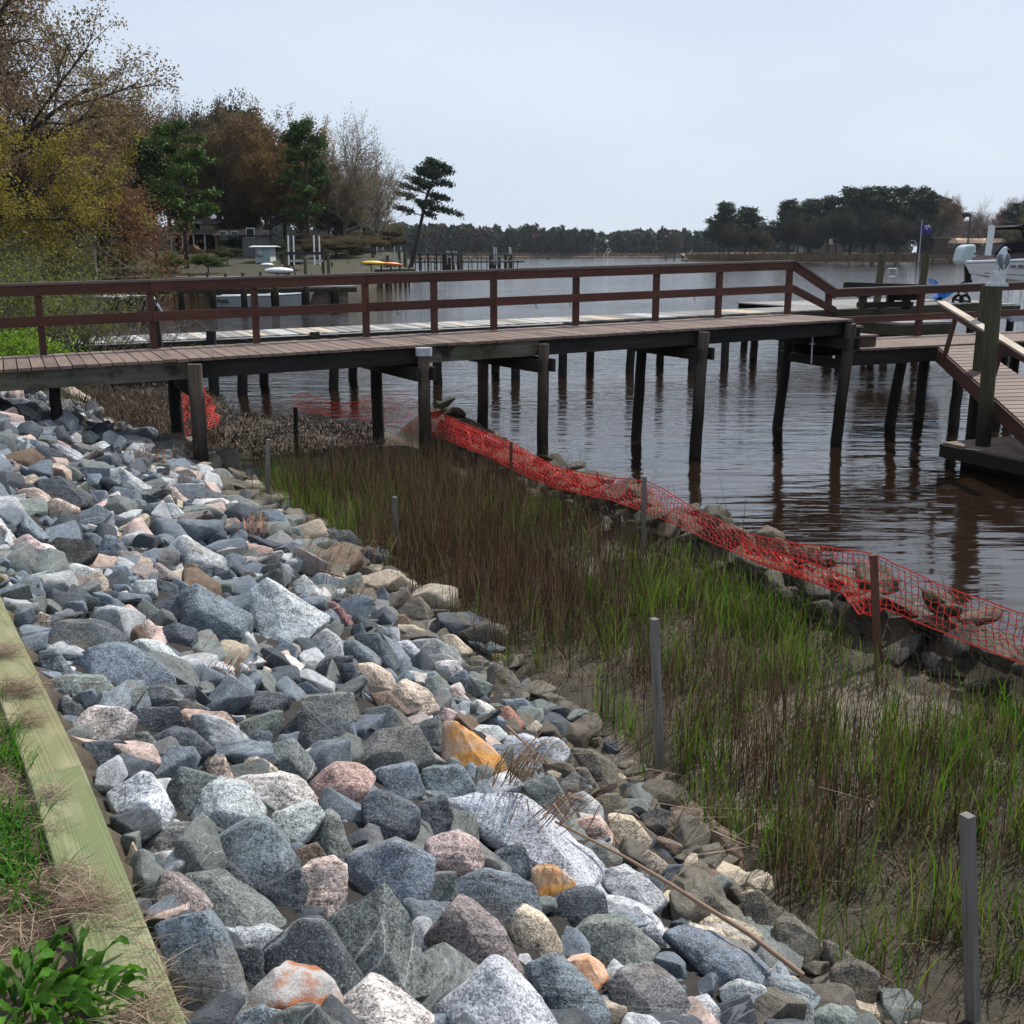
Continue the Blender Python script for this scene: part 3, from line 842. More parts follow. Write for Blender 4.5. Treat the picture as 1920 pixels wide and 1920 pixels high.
# ------------------------------------------------------------------ armour stones surveyed on the bank
# colour key, then the stone's outline as seen; each gets its own distance from the bank under it and a full body behind the outline
ROCKS = """
D 426,1319 480,1300 545,1306 540,1330 500,1348 445,1353|S 341,1340 350,1333 420,1340 438,1358 436,1385 405,1388 350,1365
W 130,1369 169,1327 226,1330 255,1348 242,1382 167,1395 135,1384|D 159,1395 229,1392 251,1413 208,1442 169,1457 156,1431
L 203,1486 260,1453 281,1457 326,1525 312,1551 260,1554 208,1535|L 346,1535 370,1486 406,1465 469,1478 497,1515 487,1546 417,1570 365,1559
G 312,1481 339,1439 406,1460 375,1490 350,1540 325,1530|D 286,1385 320,1370 365,1378 396,1405 380,1428 340,1440 300,1420
G 232,1380 275,1372 297,1400 300,1425 255,1415|D 250,1340 262,1328 335,1326 344,1365 295,1382 250,1365
G 150,1310 215,1298 275,1290 258,1318 235,1330 160,1322|D 273,1291 362,1288 361,1330 312,1327 255,1315
B 140,1240 170,1218 230,1213 280,1235 320,1265 325,1288 240,1285 145,1262|L 236,1214 262,1200 300,1210 354,1254 310,1266 276,1260
B 73,1224 104,1216 138,1265 98,1271 78,1252|G 90,1282 130,1268 200,1275 215,1298 155,1307 110,1318
D 113,1307 157,1332 128,1365 108,1340|P 47,1187 73,1150 94,1158 88,1185 66,1206 50,1203
D 70,1202 112,1168 182,1170 236,1190 242,1212 182,1218 140,1225 90,1215|P 248,1183 278,1160 294,1176 292,1199 258,1203
B 340,1114 372,1099 465,1155 466,1182 432,1205 375,1210 352,1185 338,1168|D 295,1183 328,1169 367,1182 370,1208 354,1226 318,1222
L 471,1110 500,1090 521,1112 609,1160 596,1182 552,1221 510,1221 484,1195 474,1160|L 570,1213 609,1182 641,1205 643,1232 628,1250 588,1240
A 612,1150 622,1130 640,1141 661,1170 640,1185 614,1172|L 550,1095 570,1078 609,1120 575,1123 547,1110
B 575,1060 596,1049 628,1089 600,1092|G 622,1094 677,1075 682,1104 672,1125 635,1112
D 684,1127 718,1101 739,1127 728,1140 700,1137|M 742,1142 786,1120 812,1153 809,1163 780,1174 744,1155
M 783,1166 822,1163 872,1168 869,1192 833,1197 786,1179|D 661,1132 687,1127 708,1145 695,1155 666,1150
D 695,1153 723,1137 744,1161 734,1179 700,1163|T 736,1176 775,1174 809,1195 801,1202 768,1202
T 825,1195 851,1191 887,1223 874,1236 843,1221|G 770,1205 820,1200 869,1241 866,1252 827,1247 796,1236
L 739,1208 762,1202 794,1228 794,1247 770,1234|D 663,1192 705,1189 752,1247 744,1262 718,1249 679,1210
B 640,1208 666,1202 715,1236 710,1252 645,1239|B 718,1192 739,1210 778,1252 775,1265 744,1239
M 877,1236 900,1230 926,1247 913,1275 885,1262|M 916,1257 929,1247 960,1260 989,1307 986,1312 924,1312 916,1288
Y 921,1228 940,1226 958,1247 929,1247|W 804,1254 822,1241 856,1241 869,1257 840,1270
B 840,1273 872,1257 885,1278 877,1301 856,1288|G 882,1270 924,1286 921,1301 906,1317 880,1307
P 840,1293 856,1288 877,1309 869,1317 848,1307|B 786,1267 814,1262 843,1286 840,1304 815,1296
B 814,1299 838,1291 864,1338 848,1340 820,1325|T 731,1299 752,1280 807,1301 820,1330 801,1343 770,1338 744,1314
C 666,1247 692,1247 736,1270 742,1286 728,1301 692,1283|D 640,1247 663,1247 692,1301 690,1317 661,1304
N 697,1301 726,1299 770,1335 757,1335 705,1320|X 656,1416 713,1372 781,1364 807,1419 796,1445 705,1450 663,1429
D 679,1333 731,1325 778,1364 718,1366 684,1356|O 838,1361 856,1356 890,1385 942,1421 947,1452 921,1468 885,1460 850,1425 833,1415
G 781,1361 822,1343 838,1385 833,1405 809,1421 791,1392|B 853,1408 877,1403 898,1424 895,1442 880,1447 861,1426
G 817,1437 843,1421 864,1429 874,1458 846,1450|P 817,1338 833,1327 856,1338 872,1361 848,1361 827,1351
W 877,1322 895,1312 934,1335 934,1351 906,1338|H 937,1333 952,1325 981,1356 976,1377 958,1372 937,1346
B 939,1314 984,1312 1002,1327 999,1348 973,1343|L 994,1408 1012,1387 1051,1390 1070,1411 1062,1437 1038,1442 997,1419
L 934,1390 984,1379 1012,1390 986,1416 947,1408|G 947,1432 979,1426 1012,1458 1012,1471 960,1460
T 981,1369 1005,1353 1028,1369 1023,1382 989,1379|L 877,1366 934,1364 952,1379 932,1390 906,1379
M 1068,1405 1110,1410 1156,1438 1156,1482 1123,1489 1087,1434|G 1050,1467 1079,1449 1112,1478 1101,1493 1057,1493
M 1079,1445 1101,1444 1127,1489 1119,1500 1100,1480|G 977,1471 1035,1453 1061,1493 1079,1530 1068,1537 1013,1511
L 1065,1497 1094,1486 1130,1515 1130,1537 1079,1530|M 1127,1493 1160,1489 1182,1515 1174,1530 1134,1526
S 1076,1541 1123,1533 1149,1566 1149,1588 1116,1592 1079,1559|T 1141,1533 1189,1541 1222,1577 1200,1605 1170,1605 1149,1574
K 1200,1530 1233,1519 1266,1530 1270,1577 1226,1566|D 988,1519 1021,1511 1076,1570 1068,1577 1013,1544
L 848,1505 900,1493 975,1500 1040,1560 1118,1620 1115,1640 1060,1630 950,1570 860,1540|D 681,1500 710,1487 784,1520 781,1568 739,1578 690,1587 681,1545
B 703,1449 778,1436 797,1487 771,1507 726,1490|B 794,1445 868,1442 891,1481 852,1507 797,1494
D 784,1513 833,1494 849,1526 842,1558 804,1578 781,1568|S 584,1468 626,1432 681,1439 702,1461 668,1500 626,1520 591,1500
W 442,1465 516,1460 568,1468 589,1494 581,1510 507,1523 484,1494|T 460,1422 480,1420 522,1445 500,1462 465,1458
P 385,1440 400,1419 420,1416 440,1465 410,1465|G 494,1407 549,1384 594,1442 581,1471 539,1455
D 526,1377 571,1331 623,1374 594,1416 549,1390|D 594,1342 652,1348 665,1381 632,1413 600,1368
G 545,1310 660,1303 674,1345 658,1355 594,1339|G 440,1361 529,1332 523,1374 465,1394 445,1384
D 452,1394 481,1373 510,1377 507,1419 465,1419|L 403,1397 432,1390 461,1416 420,1413
B 372,1600 470,1548 505,1550 550,1600 548,1625 470,1665 400,1640|L 516,1526 594,1510 610,1526 580,1575 552,1594 500,1550
G 610,1523 639,1545 658,1600 642,1620 600,1584 581,1574|N 552,1597 597,1584 616,1616 555,1629
P 565,1633 626,1615 649,1626 645,1681 626,1720 561,1729 574,1681|B 652,1607 742,1584 813,1613 794,1687 768,1723 649,1690
P 800,1578 859,1558 897,1581 907,1616 862,1652 810,1639|B 913,1610 975,1584 1001,1629 981,1658 917,1636
G 810,1645 852,1636 859,1684 771,1742 797,1687|B 862,1655 904,1639 1001,1665 1013,1720 949,1742 859,1697
G 616,1733 645,1713 720,1662 758,1717 817,1846 794,1865 742,1865 710,1830 678,1813 620,1759|U 804,1765 852,1697 946,1752 978,1826 962,1842 871,1833 807,1781
D 494,1784 555,1733 610,1736 678,1833 645,1875 620,1842 500,1823|R 465,1875 516,1823 620,1836 639,1878 620,1920 560,1945 480,1900
W 607,1907 684,1842 716,1852 810,1907 790,1950 610,1960|L 820,1888 930,1808 1013,1875 1060,1960 835,1960
T 955,1742 972,1704 1030,1730 1060,1790 985,1817|D 810,1820 852,1817 868,1836 820,1884
D 487,1671 561,1636 576,1665 555,1720 523,1700|G 350,1645 400,1652 460,1685 533,1725 520,1737 440,1730 390,1700
D 400,1620 430,1618 475,1663 450,1678 410,1650|U 279,1703 301,1648 337,1648 396,1700 385,1713 290,1720
B 294,1739 385,1715 429,1768 458,1842 462,1893 414,1925 363,1925 341,1834|D 436,1783 491,1776 495,1827 466,1864
L 414,1740 532,1746 500,1780 440,1785|G 345,1611 400,1607 407,1629 363,1640
X 240,1567 286,1551 365,1559 372,1580 365,1613 312,1627 279,1606|B 415,1918 490,1890 540,1910 545,1960 420,1960
D 1021,1698 1065,1674 1130,1677 1141,1734 1086,1740 1026,1714|O 1000,1632 1039,1630 1076,1654 1073,1674 1031,1677 1018,1700 998,1680
L 1122,1638 1156,1628 1216,1656 1245,1682 1245,1698 1208,1703 1156,1682|T 1193,1612 1216,1596 1253,1622 1224,1656 1190,1641
D 1229,1630 1286,1625 1297,1638 1281,1667 1260,1677 1227,1659|G 1094,1591 1128,1583 1167,1609 1161,1625 1117,1641
G 1078,1747 1104,1734 1182,1737 1234,1781 1221,1799 1169,1810 1089,1792|B 1253,1750 1339,1773 1438,1818 1427,1836 1365,1846 1333,1839 1250,1768
L 1182,1703 1198,1701 1250,1745 1250,1766 1193,1734|X 1141,1846 1167,1823 1234,1833 1279,1857 1299,1906 1260,1922 1203,1914 1161,1878
B 985,1815 1031,1799 1117,1865 1141,1906 1104,1950 1052,1950 1000,1865|Q 1060,1805 1104,1799 1141,1833 1117,1862 1086,1836
L 1346,1859 1385,1844 1435,1852 1432,1906 1378,1925 1365,1878|B 1430,1833 1464,1831 1500,1849 1495,1870 1438,1880
G 1440,1891 1482,1872 1518,1878 1530,1915 1460,1930|L 1294,1883 1328,1872 1349,1896 1349,1930 1305,1930
N 1232,1573 1281,1589 1271,1617 1250,1604|T 1302,1724 1333,1729 1432,1755 1417,1773 1365,1763
T 1260,1745 1359,1755 1375,1784 1325,1771|M 1383,1682 1427,1674 1469,1716 1464,1734 1417,1747 1401,1721
M 1289,1698 1339,1682 1406,1729 1404,1740 1339,1729|M 1454,1736 1481,1733 1530,1757 1548,1806 1514,1833 1481,1817 1454,1779
M 1546,1766 1584,1785 1617,1812 1576,1822 1546,1820|M 1557,1820 1606,1812 1646,1825 1644,1887 1600,1893 1562,1860
B 1430,1831 1481,1839 1541,1874 1538,1893 1481,1871 1438,1888|L 1440,1828 1462,1802 1484,1833 1460,1840
G 1514,1915 1562,1888 1636,1922 1600,1950 1520,1950|B 9,976 44,962 91,1007 83,1020 16,1007
L 0,932 47,927 49,960 0,958|D 70,903 109,895 169,929 172,947 156,958 104,947 73,924
D 47,854 75,835 117,848 115,869 70,880 52,869|L 10,796 52,791 76,815 73,825 34,815
K 78,1036 109,1010 167,1015 180,1036 167,1054 141,1059 86,1052|B 177,1046 198,1003 224,1012 247,1044 242,1062 208,1065
P 3,1023 52,1003 83,1025 76,1054 47,1052 26,1036|U 3,1059 21,1033 42,1041 44,1065 5,1070
T 130,1098 161,1080 187,1072 203,1090 198,1117 177,1130 146,1117|L 102,1072 138,1059 193,1072 160,1085 128,1098
L 320,1028 344,1005 422,1049 419,1070 333,1067|L 237,1132 255,1091 292,1088 294,1122 260,1135
U 276,1072 292,1057 336,1083 333,1096 286,1085|D 294,1088 331,1098 336,1117 307,1122 297,1106
D 333,1075 378,1062 383,1096 357,1104 339,1096|D 255,1153 307,1124 339,1117 362,1132 359,1148 323,1169 299,1179
D 326,989 370,984 404,989 414,1010 372,1012|D 276,997 292,984 333,1002 312,1023
B 99,981 182,950 206,963 193,973 154,976 109,989|L 206,882 227,877 284,916 276,937 247,919 203,898
D 104,872 135,869 203,885 195,900 130,887|P 297,919 326,914 359,940 357,945 312,929
B 164,919 198,921 211,947 206,955 172,940|D 208,945 227,940 273,950 276,966 234,963
B 276,945 300,942 315,976 284,973|L 305,947 326,945 362,976 359,981 312,963
P 0,867 21,861 39,877 34,888 0,898|P 10,921 65,916 91,929 96,945 52,934
T 29,898 63,890 76,898 65,908 39,906|W 177,786 203,782 221,794 214,802 188,796
L 99,835 115,834 156,856 154,867 125,856|B 49,773 104,770 117,786 112,802 57,783
B 0,747 52,749 65,768 47,773 0,765|L 161,841 193,828 219,846 182,859
G 138,812 169,809 187,820 169,841 151,830|T 103,716 120,718 176,752 172,760 140,752 108,740
""".replace('\n', '|').split('|')
PAL = {'D': (.062, .072, .084), 'B': (.140, .166, .195), 'L': (.38, .395, .41), 'G': (.135, .150, .142), 'P': (.43, .33, .295), 'W': (.52, .475, .45),
       'T': (.40, .335, .255), 'S': (.42, .285, .245), 'C': (.50, .385, .315), 'N': (.15, .105, .075), 'X': (.15, .15, .15), 'A': (.20, .095, .09),
       'H': (.34, .17, .12), 'K': (.035, .034, .034), 'U': (.24, .205, .195), 'M': (.115, .10, .078), 'Y': (.17, .15, .045), 'O': (.5, .5, .5), 'R': (.4, .4, .4), 'Q': (.5, .4, .35)}
NAMES = {'D': 'dark slate grey', 'B': 'blue grey', 'L': 'pale grey', 'G': 'greenish grey', 'P': 'pink', 'W': 'whitish pink', 'T': 'tan', 'S': 'salmon pink', 'C': 'cream pink',
         'N': 'brown', 'X': 'black and white speckled', 'A': 'maroon', 'H': 'rusty red', 'K': 'black pitted', 'U': 'pinkish grey', 'M': 'silt brown', 'Y': 'mossy yellow',
         'O': 'bright orange', 'R': 'rust patched', 'Q': 'orange quartz'}

def stone_mesh(pts, seed, sub=3, bev=.05, rough=.02, name='stone'):
    """closed faceted stone from a cloud of corner points"""
    bm = bmesh.new()
    for p in pts: bm.verts.new(p)
    r = bmesh.ops.convex_hull(bm, input=bm.verts)
    junk = [v for v in r['geom_interior'] if isinstance(v, bmesh.types.BMVert)] + [v for v in r['geom_unused'] if isinstance(v, bmesh.types.BMVert)]
    if junk: bmesh.ops.delete(bm, geom=list(set(junk)), context='VERTS')
    loose = [v for v in bm.verts if not v.link_faces]
    if loose: bmesh.ops.delete(bm, geom=loose, context='VERTS')
    bmesh.ops.recalc_face_normals(bm, faces=bm.faces)
    size = max((max(v.co[i] for v in bm.verts) - min(v.co[i] for v in bm.verts)) for i in range(3))
    bmesh.ops.dissolve_limit(bm, angle_limit=R(9), verts=bm.verts, edges=bm.edges)
    try:
        bmesh.ops.bevel(bm, geom=list(bm.edges), offset=size * bev, segments=2, profile=.6, affect='EDGES', clamp_overlap=True)
    except Exception:
        pass
    bmesh.ops.triangulate(bm, faces=bm.faces)
    target = size / (5 + 3 * sub)
    for _ in range(sub + 1):
        es = [e for e in bm.edges if e.calc_length() > target * 1.35]
        if not es or len(bm.faces) > 5200: break
        bmesh.ops.subdivide_edges(bm, edges=es, cuts=1)
        bmesh.ops.triangulate(bm, faces=bm.faces)
    bm.normal_update()
    o = Vector((seed * 3.17, seed * 1.71, seed * .93)); k = 2.6 / size
    for v in bm.verts:
        n = mnoise.noise(v.co * k + o) * .8 + mnoise.noise(v.co * k * 2.7 + o) * .4 + abs(mnoise.noise(v.co * k * 5.5 + o)) * .35 + mnoise.noise(v.co * k * 12 + o) * .16
        v.co += v.normal * n * size * rough * 2.0
    me = bpy.data.meshes.new(name)
    bm.to_mesh(me); bm.free()
    me.polygons.foreach_set('use_smooth', np.ones(len(me.polygons), bool))
    return me

stones = []     # every stone: (object, colour key, size, position)
CAMR = Vector((1, 0, 0)); CAMU = Vector((0, SP, CP)); CAMF = Vector((0, CP, -SP))
def sset(o, key, big=False):
    if key == 'O': mat = M['orange_rock']
    elif key == 'R': mat = M['rust_rock']
    elif key == 'Q': mat = M['shell_rock']
    elif key in 'MY' or key == 'K2': mat = M['toerock']
    else: mat = M['rock']
    o.data.materials.clear(); o.data.materials.append(mat)
    c = PAL[key]; j = random.uniform(.85, 1.17)
    o.color = (c[0] * j, c[1] * j * random.uniform(.97, 1.03), c[2] * j * random.uniform(.95, 1.05), 1)
occupied = []
sd_ = 0
for line in ROCKS:
    line = line.strip()
    if not line: continue
    sd_ += 1
    rr = random.Random(sd_ * 31 + 5)
    key, rest = line[0], line[2:].split()
    P = [tuple(map(float, q.split(','))) for q in rest]
    cx = sum(p[0] for p in P) / len(P); cy = sum(p[1] for p in P) / len(P)
    wpx = max(p[0] for p in P) - min(p[0] for p in P); hpx = max(p[1] for p in P) - min(p[1] for p in P)
    g_ = hit(cx, min(cy + hpx * .15, 1960))
    rc = ray(cx, cy); depth = g_.y * CP - (g_.z - EYE) * SP
    size = max(wpx, hpx) / FPX * depth
    depth -= size * .28
    k = depth / FPX
    c = Vector((0, 0, EYE)) + rc * depth
    ang = math.degrees(math.atan2(-(g_.z - EYE), g_.y))
    # the body runs away from the viewer along the bank
    body = min(1.0, .75 * math.sqrt(wpx * max(hpx, wpx * .45)) / FPX * depth / max(size, 1e-6) + .12) * size
    fwd = Vector((rc.x * .7, 1.0, .0)).normalized() * .8 + CAMF * .2
    cloud = []
    def at(px, py, f):
        q = CAMR * ((px - cx) * k) + CAMU * (-(py - cy) * k)
        return q + fwd * f
    for (px, py) in P:
        cloud.append(at(cx + (px - cx) * 1.1, cy + (py - cy) * 1.1, rr.uniform(-.06, .06) * body))
    # near face sits low, far shoulder sits high: top lit, front in shade
    fx, fy, fs = rr.uniform(-.12, .12) * wpx, rr.uniform(.03, .13) * hpx, rr.uniform(.6, .85)
    sel = [p for p in P if rr.random() < .85] or P
    tilt = rr.uniform(.75, 1.15) if rr.random() < .8 else .1
    ytop_, hh_ = min(p[1] for p in P), max(hpx, 1)
    for (px, py) in sel:
        cloud.append(at(cx + (px - cx) * fs * rr.uniform(.85, 1.08) + fx, cy + (py - cy) * fs * .85 + fy, -.46 * body * (1 - tilt + tilt * 1.15 * (py - ytop_) / hh_) * rr.uniform(.9, 1.1)))
    bs_ = rr.uniform(.5, .8)
    for (px, py) in P:
        cloud.append(at(cx + (px - cx) * bs_, cy + (py - cy) * bs_ - .05 * hpx, .5 * body * rr.uniform(.8, 1.1)))
    near = g_.y < 7
    me = stone_mesh(cloud, sd_, 3 if near else 2, rr.uniform(.04, .075), rr.uniform(.013, .024) * (1.6 if key == 'K' else 1))
    o = bpy.data.objects.new('stone', me); COL.objects.link(o); o.location = c
    sset(o, key)
    if key == 'M' or (key in 'GNT' and 0): pass
    stones.append([o, key, size, c.copy(), wpx * hpx])
    occupied.append((cx, cy, wpx, hpx))

# ------------------------------------------------------------------ the stones between and beyond them
protos = []
for q in range(26):
    rr = random.Random(900 + q)
    pts = []
    ax = (1, rr.uniform(.6, .95), rr.uniform(.45, .8))
    for _ in range(rr.randint(10, 15)):
        v = Vector((rr.gauss(0, 1), rr.gauss(0, 1), rr.gauss(0, 1))).normalized()
        v = Vector((abs(v.x) ** .7 * math.copysign(1, v.x), abs(v.y) ** .7 * math.copysign(1, v.y), abs(v.z) ** .7 * math.copysign(1, v.z)))
        pts.append(Vector((v.x * ax[0], v.y * ax[1], v.z * ax[2])) * .5)
    me = stone_mesh(pts, 300 + q, 2 if q < 14 else 1, rr.uniform(.04, .07), .02, 'stone')
    me.materials.append(M['rock'] if q < 18 else M['toerock'])
    protos.append(me)
ptoe = protos[18:]; prk = protos[:18]
def rkey(rr, toe=False):
    if toe: return rr.choice('MMMMNGGTMD')
    return rr.choices('DBLGPWTSCNUX', (27, 24, 16, 20, 3, 2.5, 2.5, 1, 1, 2, 2, 4))[0]
fill = []
rr = random.Random(11)
cand = []
tries = 0
cells = {}
def clear(x, y, r):
    ix, iy = int(x / .25), int(y / .25)
    for a in (-2, -1, 0, 1, 2):
        for b in (-2, -1, 0, 1, 2):
            for (qx, qy, qr) in cells.get((ix + a, iy + b), ()):
                if math.hypot(x - qx, y - qy) < (r + qr) * .50: return False
    return True
def put(x, y, r): cells.setdefault((int(x / .25), int(y / .25)), []).append((x, y, r))
for size_lo, size_hi, n in ((.30, .42, 5000), (.2, .3, 20000), (.12, .2, 60000), (.07, .12, 30000)):
    xs = rr.choices(range(1), k=1)
    cx_ = np.array([rr.uniform(-9.5, 2.6) for _ in range(n)]); cy_ = np.array([rr.uniform(1.3, 17.2) for _ in range(n)])
    z_, dt_, de_, _ = terr(cx_, cy_)
    px_, py_ = proj(cx_, cy_, z_)
    ok = (dt_ > .05) & (de_ < .25) & (px_ > -90) & (px_ < 1990) & (py_ < 2050) & (py_ > 600) & (cy_ > 1.2)
    ok &= ~((cy_ > 15.5) & (de_ > -.9))
    for i in np.nonzero(ok)[0]:
        r = rr.uniform(size_lo, size_hi) / 2
        if dt_[i] < size_lo * .5: continue
        if cy_[i] < 7.5 and size_lo > .25: continue
        if cy_[i] < 5.2 and size_lo > .15 and rr.random() < .3: continue
        if size_lo < .1 and (cy_[i] > 6.5): continue
        if clear(cx_[i], cy_[i], r):
            put(cx_[i], cy_[i], r)
            cand.append((cx_[i], cy_[i], z_[i], r, dt_[i], de_[i], px_[i], py_[i]))
yy = 1.9
while yy < 6.5:                                        # rubble tucked against the timber
    for w_ in (.055, .13):
        i0 = np.interp(yy, TIMB[:, 1], TIMB[:, 0]); r = rr.uniform(.045, .085)
        x_ = i0 + w_ + rr.uniform(0, .04); z1, d1, e1, _ = terr(x_, yy); p1, p2 = proj(x_, yy, z1[0] + .02)
        cand.append((x_, yy, float(z1[0]) + .03, r, .06, float(e1[0]), float(p1), float(p2)))
    yy += .085
P_sm = []     # rest: one mesh
cnt = 0
items = []
for (x, y, z, r, dt1, de1, px, py) in cand:
    depth = y * CP - (z - EYE) * SP
    if depth < 1.0: continue
    scr = 2 * r / depth
    # stones hidden under surveyed ones do not count as the big visible ones
    cover = any(((px - a) / w) ** 2 + ((py - b) / h) ** 2 < .24 for a, b, w, h in occupied)
    items.append((scr * (0.25 if cover else 1), x, y, z, r, dt1, de1, px, py, cover))
items.sort(reverse=True)
N_IND = 300 - len(stones)
bulk_V, bulk_F, bulk_n = {0: [], 1: []}, {0: [], 1: []}, {0: 0, 1: 0}
meshcache = {}
def mesh_arrays(me):
    if me.name not in meshcache:
        v = np.empty(len(me.vertices) * 3, np.float32); me.vertices.foreach_get('co', v)
        f = np.empty(len(me.loops), np.int32); me.loops.foreach_get('vertex_index', f)
        meshcache[me.name] = (v.reshape(-1, 3), f.reshape(-1, 3))
    return meshcache[me.name]
bulk_tint = {0: [], 1: []}
for n_, (sc_, x, y, z, r, dt1, de1, px, py, cover) in enumerate(items):
    rq = random.Random(5000 + n_)
    toe = de1 > -.32 - .2 * rq.random()
    key = rkey(rq, toe)
    onto = 0.0 if cover else (.24 if y > 8 else (.35 if dt1 < .35 else .02))
    eul = Matrix.Rotation(rq.uniform(0, 6.28), 3, 'Z') @ Matrix.Rotation(rq.uniform(-.5, .5), 3, 'X') @ Matrix.Rotation(rq.uniform(-.5, .5) + .25, 3, 'Y')
    s = 2 * r * rq.uniform(1.1, 1.35)
    pos = Vector((x, y, z + r * onto - (r * .75 if cover else 0)))
    if not cover and n_ < 4000 and len(stones) < 300:
        me = rq.choice(ptoe if toe else prk)
        o = bpy.data.objects.new('stone', me); COL.objects.link(o)
        o.location = pos; o.rotation_euler = eul.to_euler(); o.scale = (s, s * rq.uniform(.85, 1.1), s * rq.uniform(.8, 1.05))
        c = PAL[key]; j = rq.uniform(.8, 1.2); o.color = (c[0] * j, c[1] * j, c[2] * j, 1)
        stones.append([o, key, s, pos, (s / (y * CP + 1) * FPX) ** 2])
    else:
        v, f = mesh_arrays(rq.choice(ptoe if toe else prk[12:]))
        kind = 1 if toe else 0
        m3 = np.array(eul) * s
        bulk_V[kind].append(v @ m3.T + np.array(pos)); bulk_F[kind].append(f + bulk_n[kind]); bulk_n[kind] += len(v)
        c = np.array(PAL[key]) * rq.uniform(.8, 1.2)
        bulk_tint[kind].append(np.tile(np.append(c, 1.0), (len(v), 1)))
# the uncounted remainder of the armour layer
t = NT('loose_stone_layer')
tc_ = t.new('ShaderNodeTexCoord').outputs['Object']; b0 = t.attr('tint', 'Color')
f1 = t.noise(tc_, 120, 3, .85); f2 = t.noise(tc_, 24, 4, .7)
sc_ = t.vmath('SCALE', b0, (0, 0, 0)); t.l.new(t.math('ADD', t.ramp(f1, .34, .66, .6, 1.4), t.ramp(f2, .3, .7, -.3, .3)), sc_.node.inputs['Scale'])
t.bump(t.math('ADD', f2, t.math('MULTIPLY', f1, .4)), .5, .012)
M['stonelayer'] = t.fin(sc_, .8, .3)
allV = np.concatenate(bulk_V[0] + bulk_V[1]); off = bulk_n[0]
allF = np.concatenate(bulk_F[0] + [f + off for f in bulk_F[1]])
o = np_mesh('small_stones', allV, allF, M['stonelayer'], attrs={'tint': ('FLOAT_COLOR', np.concatenate(bulk_tint[0] + bulk_tint[1]))}, smooth=True)
tag(o, 'smaller mixed grey stones filling the gaps of the sloping stone bank', 'stones', kind='stuff')
print('STONES', len(stones), 'bulk', len(items) - (len(stones) - len(occupied)), 'faces', len(allF))
# ------------------------------------------------------------------ rock sill between marsh and river
FL = np.array([(4.9, 3.2), (3.32, 6.45), (2.72, 7.45), (1.33, 10.35), (-.02, 13.0), (-1.35, 16.1), (-1.52, 17.1)])
def along(L, d):
    for a, b in zip(L[:-1], L[1:]):
        l = math.hypot(*(b - a))
        if d <= l: return a + (b - a) * d / l, (b - a) / l
        d -= l
    return L[-1], (L[-1] - L[-2]) / math.hypot(*(L[-1] - L[-2]))
tot = sum(math.hypot(*(b - a)) for a, b in zip(FL[:-1], FL[1:]))
rq = random.Random(77); sill = []
d = .6
while d < tot + 1.6:
    for row, (w0, zc, sz) in enumerate(((.28, .30, .34), (.62, .40, .36), (.95, .30, .36), (.60, .62, .30), (.38, .50, .26), (1.25, .12, .34))):
        if rq.random() < (.1, .08, .15, .15, .2, .2)[row]: continue
        p, t_ = along(FL, min(max(d + rq.uniform(-.16, .16), 0), tot - .01))
        ex = max(0, d - tot)
        n_ = np.array([t_[1], -t_[0]])
        q = p + t_ * ex + n_ * (w0 + rq.uniform(-.07, .07))
        sill.append((q[0], q[1], zc + rq.uniform(-.05, .07), sz * rq.uniform(.75, 1.3), row))
    d += .29
for (x, y, z, s, row) in sill:
    px, py = proj(x, y, z)
    if px > 1990 or (px > 1800 and y < 5): continue
    me = rq.choice(protos[:14]).copy() if False else rq.choice(protos[:14])
    o = bpy.data.objects.new('sill_stone', me); COL.objects.link(o)
    o.location = (x, y, z); o.rotation_euler = (rq.uniform(-.5, .5), rq.uniform(-.5, .5), rq.uniform(0, 6.28)); o.scale = (s * 1.25, s * rq.uniform(1, 1.25), s * rq.uniform(.75, 1.1))
    k = rq.random()
    c = (.042, .037, .020) if k < .55 else ((.034, .030, .025) if k < .85 else (.075, .048, .034))
    j = rq.uniform(.75, 1.25); o.color = (c[0] * j, c[1] * j, c[2] * j, 1)
    o['_sill'] = 1
silllist = [o for o in COL.objects if o.name.startswith('sill_stone')]
# protos carry the dry granite: the sill stones need the mossy one, so they get meshes of their own
mm = {}
for o in silllist:
    if o.data.name not in mm:
        c = o.data.copy(); c.materials.clear(); c.materials.append(M['mossrock']); mm[o.data.name] = c
    o.data = mm[o.data.name]
    del o['_sill']
silllist.sort(key=lambda o: -o.location.y)
# label by the fence post it lies by, counted along
FP = [((-.02, 13.0), 'the short red fence post'), ((1.33, 10.35), 'the grey topped fence post'), ((2.72, 7.45), 'the leaning brown fence post'), ((-1.4, 16.9), 'the sheet-capped pier pile'), ((3.9, 5.4), 'the near end of the orange net'), ((.65, 11.7), 'the deepest fold of the orange net'), ((2.0, 8.9), 'the tall dry reeds by the net'), ((-.7, 14.6), 'the first dip of the orange net')]
gr = defaultdict(list) if 'defaultdict' in globals() else None
from collections import defaultdict
gr = defaultdict(list)
for o in silllist:
    x, y = o.location.x, o.location.y
    ds = sorted((math.hypot(x - a[0], y - a[1]), n) for a, n in FP)
    tone = 'reddish' if o.color[0] > .054 and o.color[1] < o.color[0] * .75 else ('mossy' if o.color[2] < o.color[0] * .7 else 'dull grey')
    lvl = 'upper' if o.location.z > .52 else ('lower' if o.location.z < .36 else 'middle')
    gr[(tone, lvl, ds[0][1])].append((ds[0][0], o))
ORD1 = ['first', 'second', 'third', 'fourth', 'fifth', 'sixth', 'seventh', 'eighth', 'ninth', 'tenth']
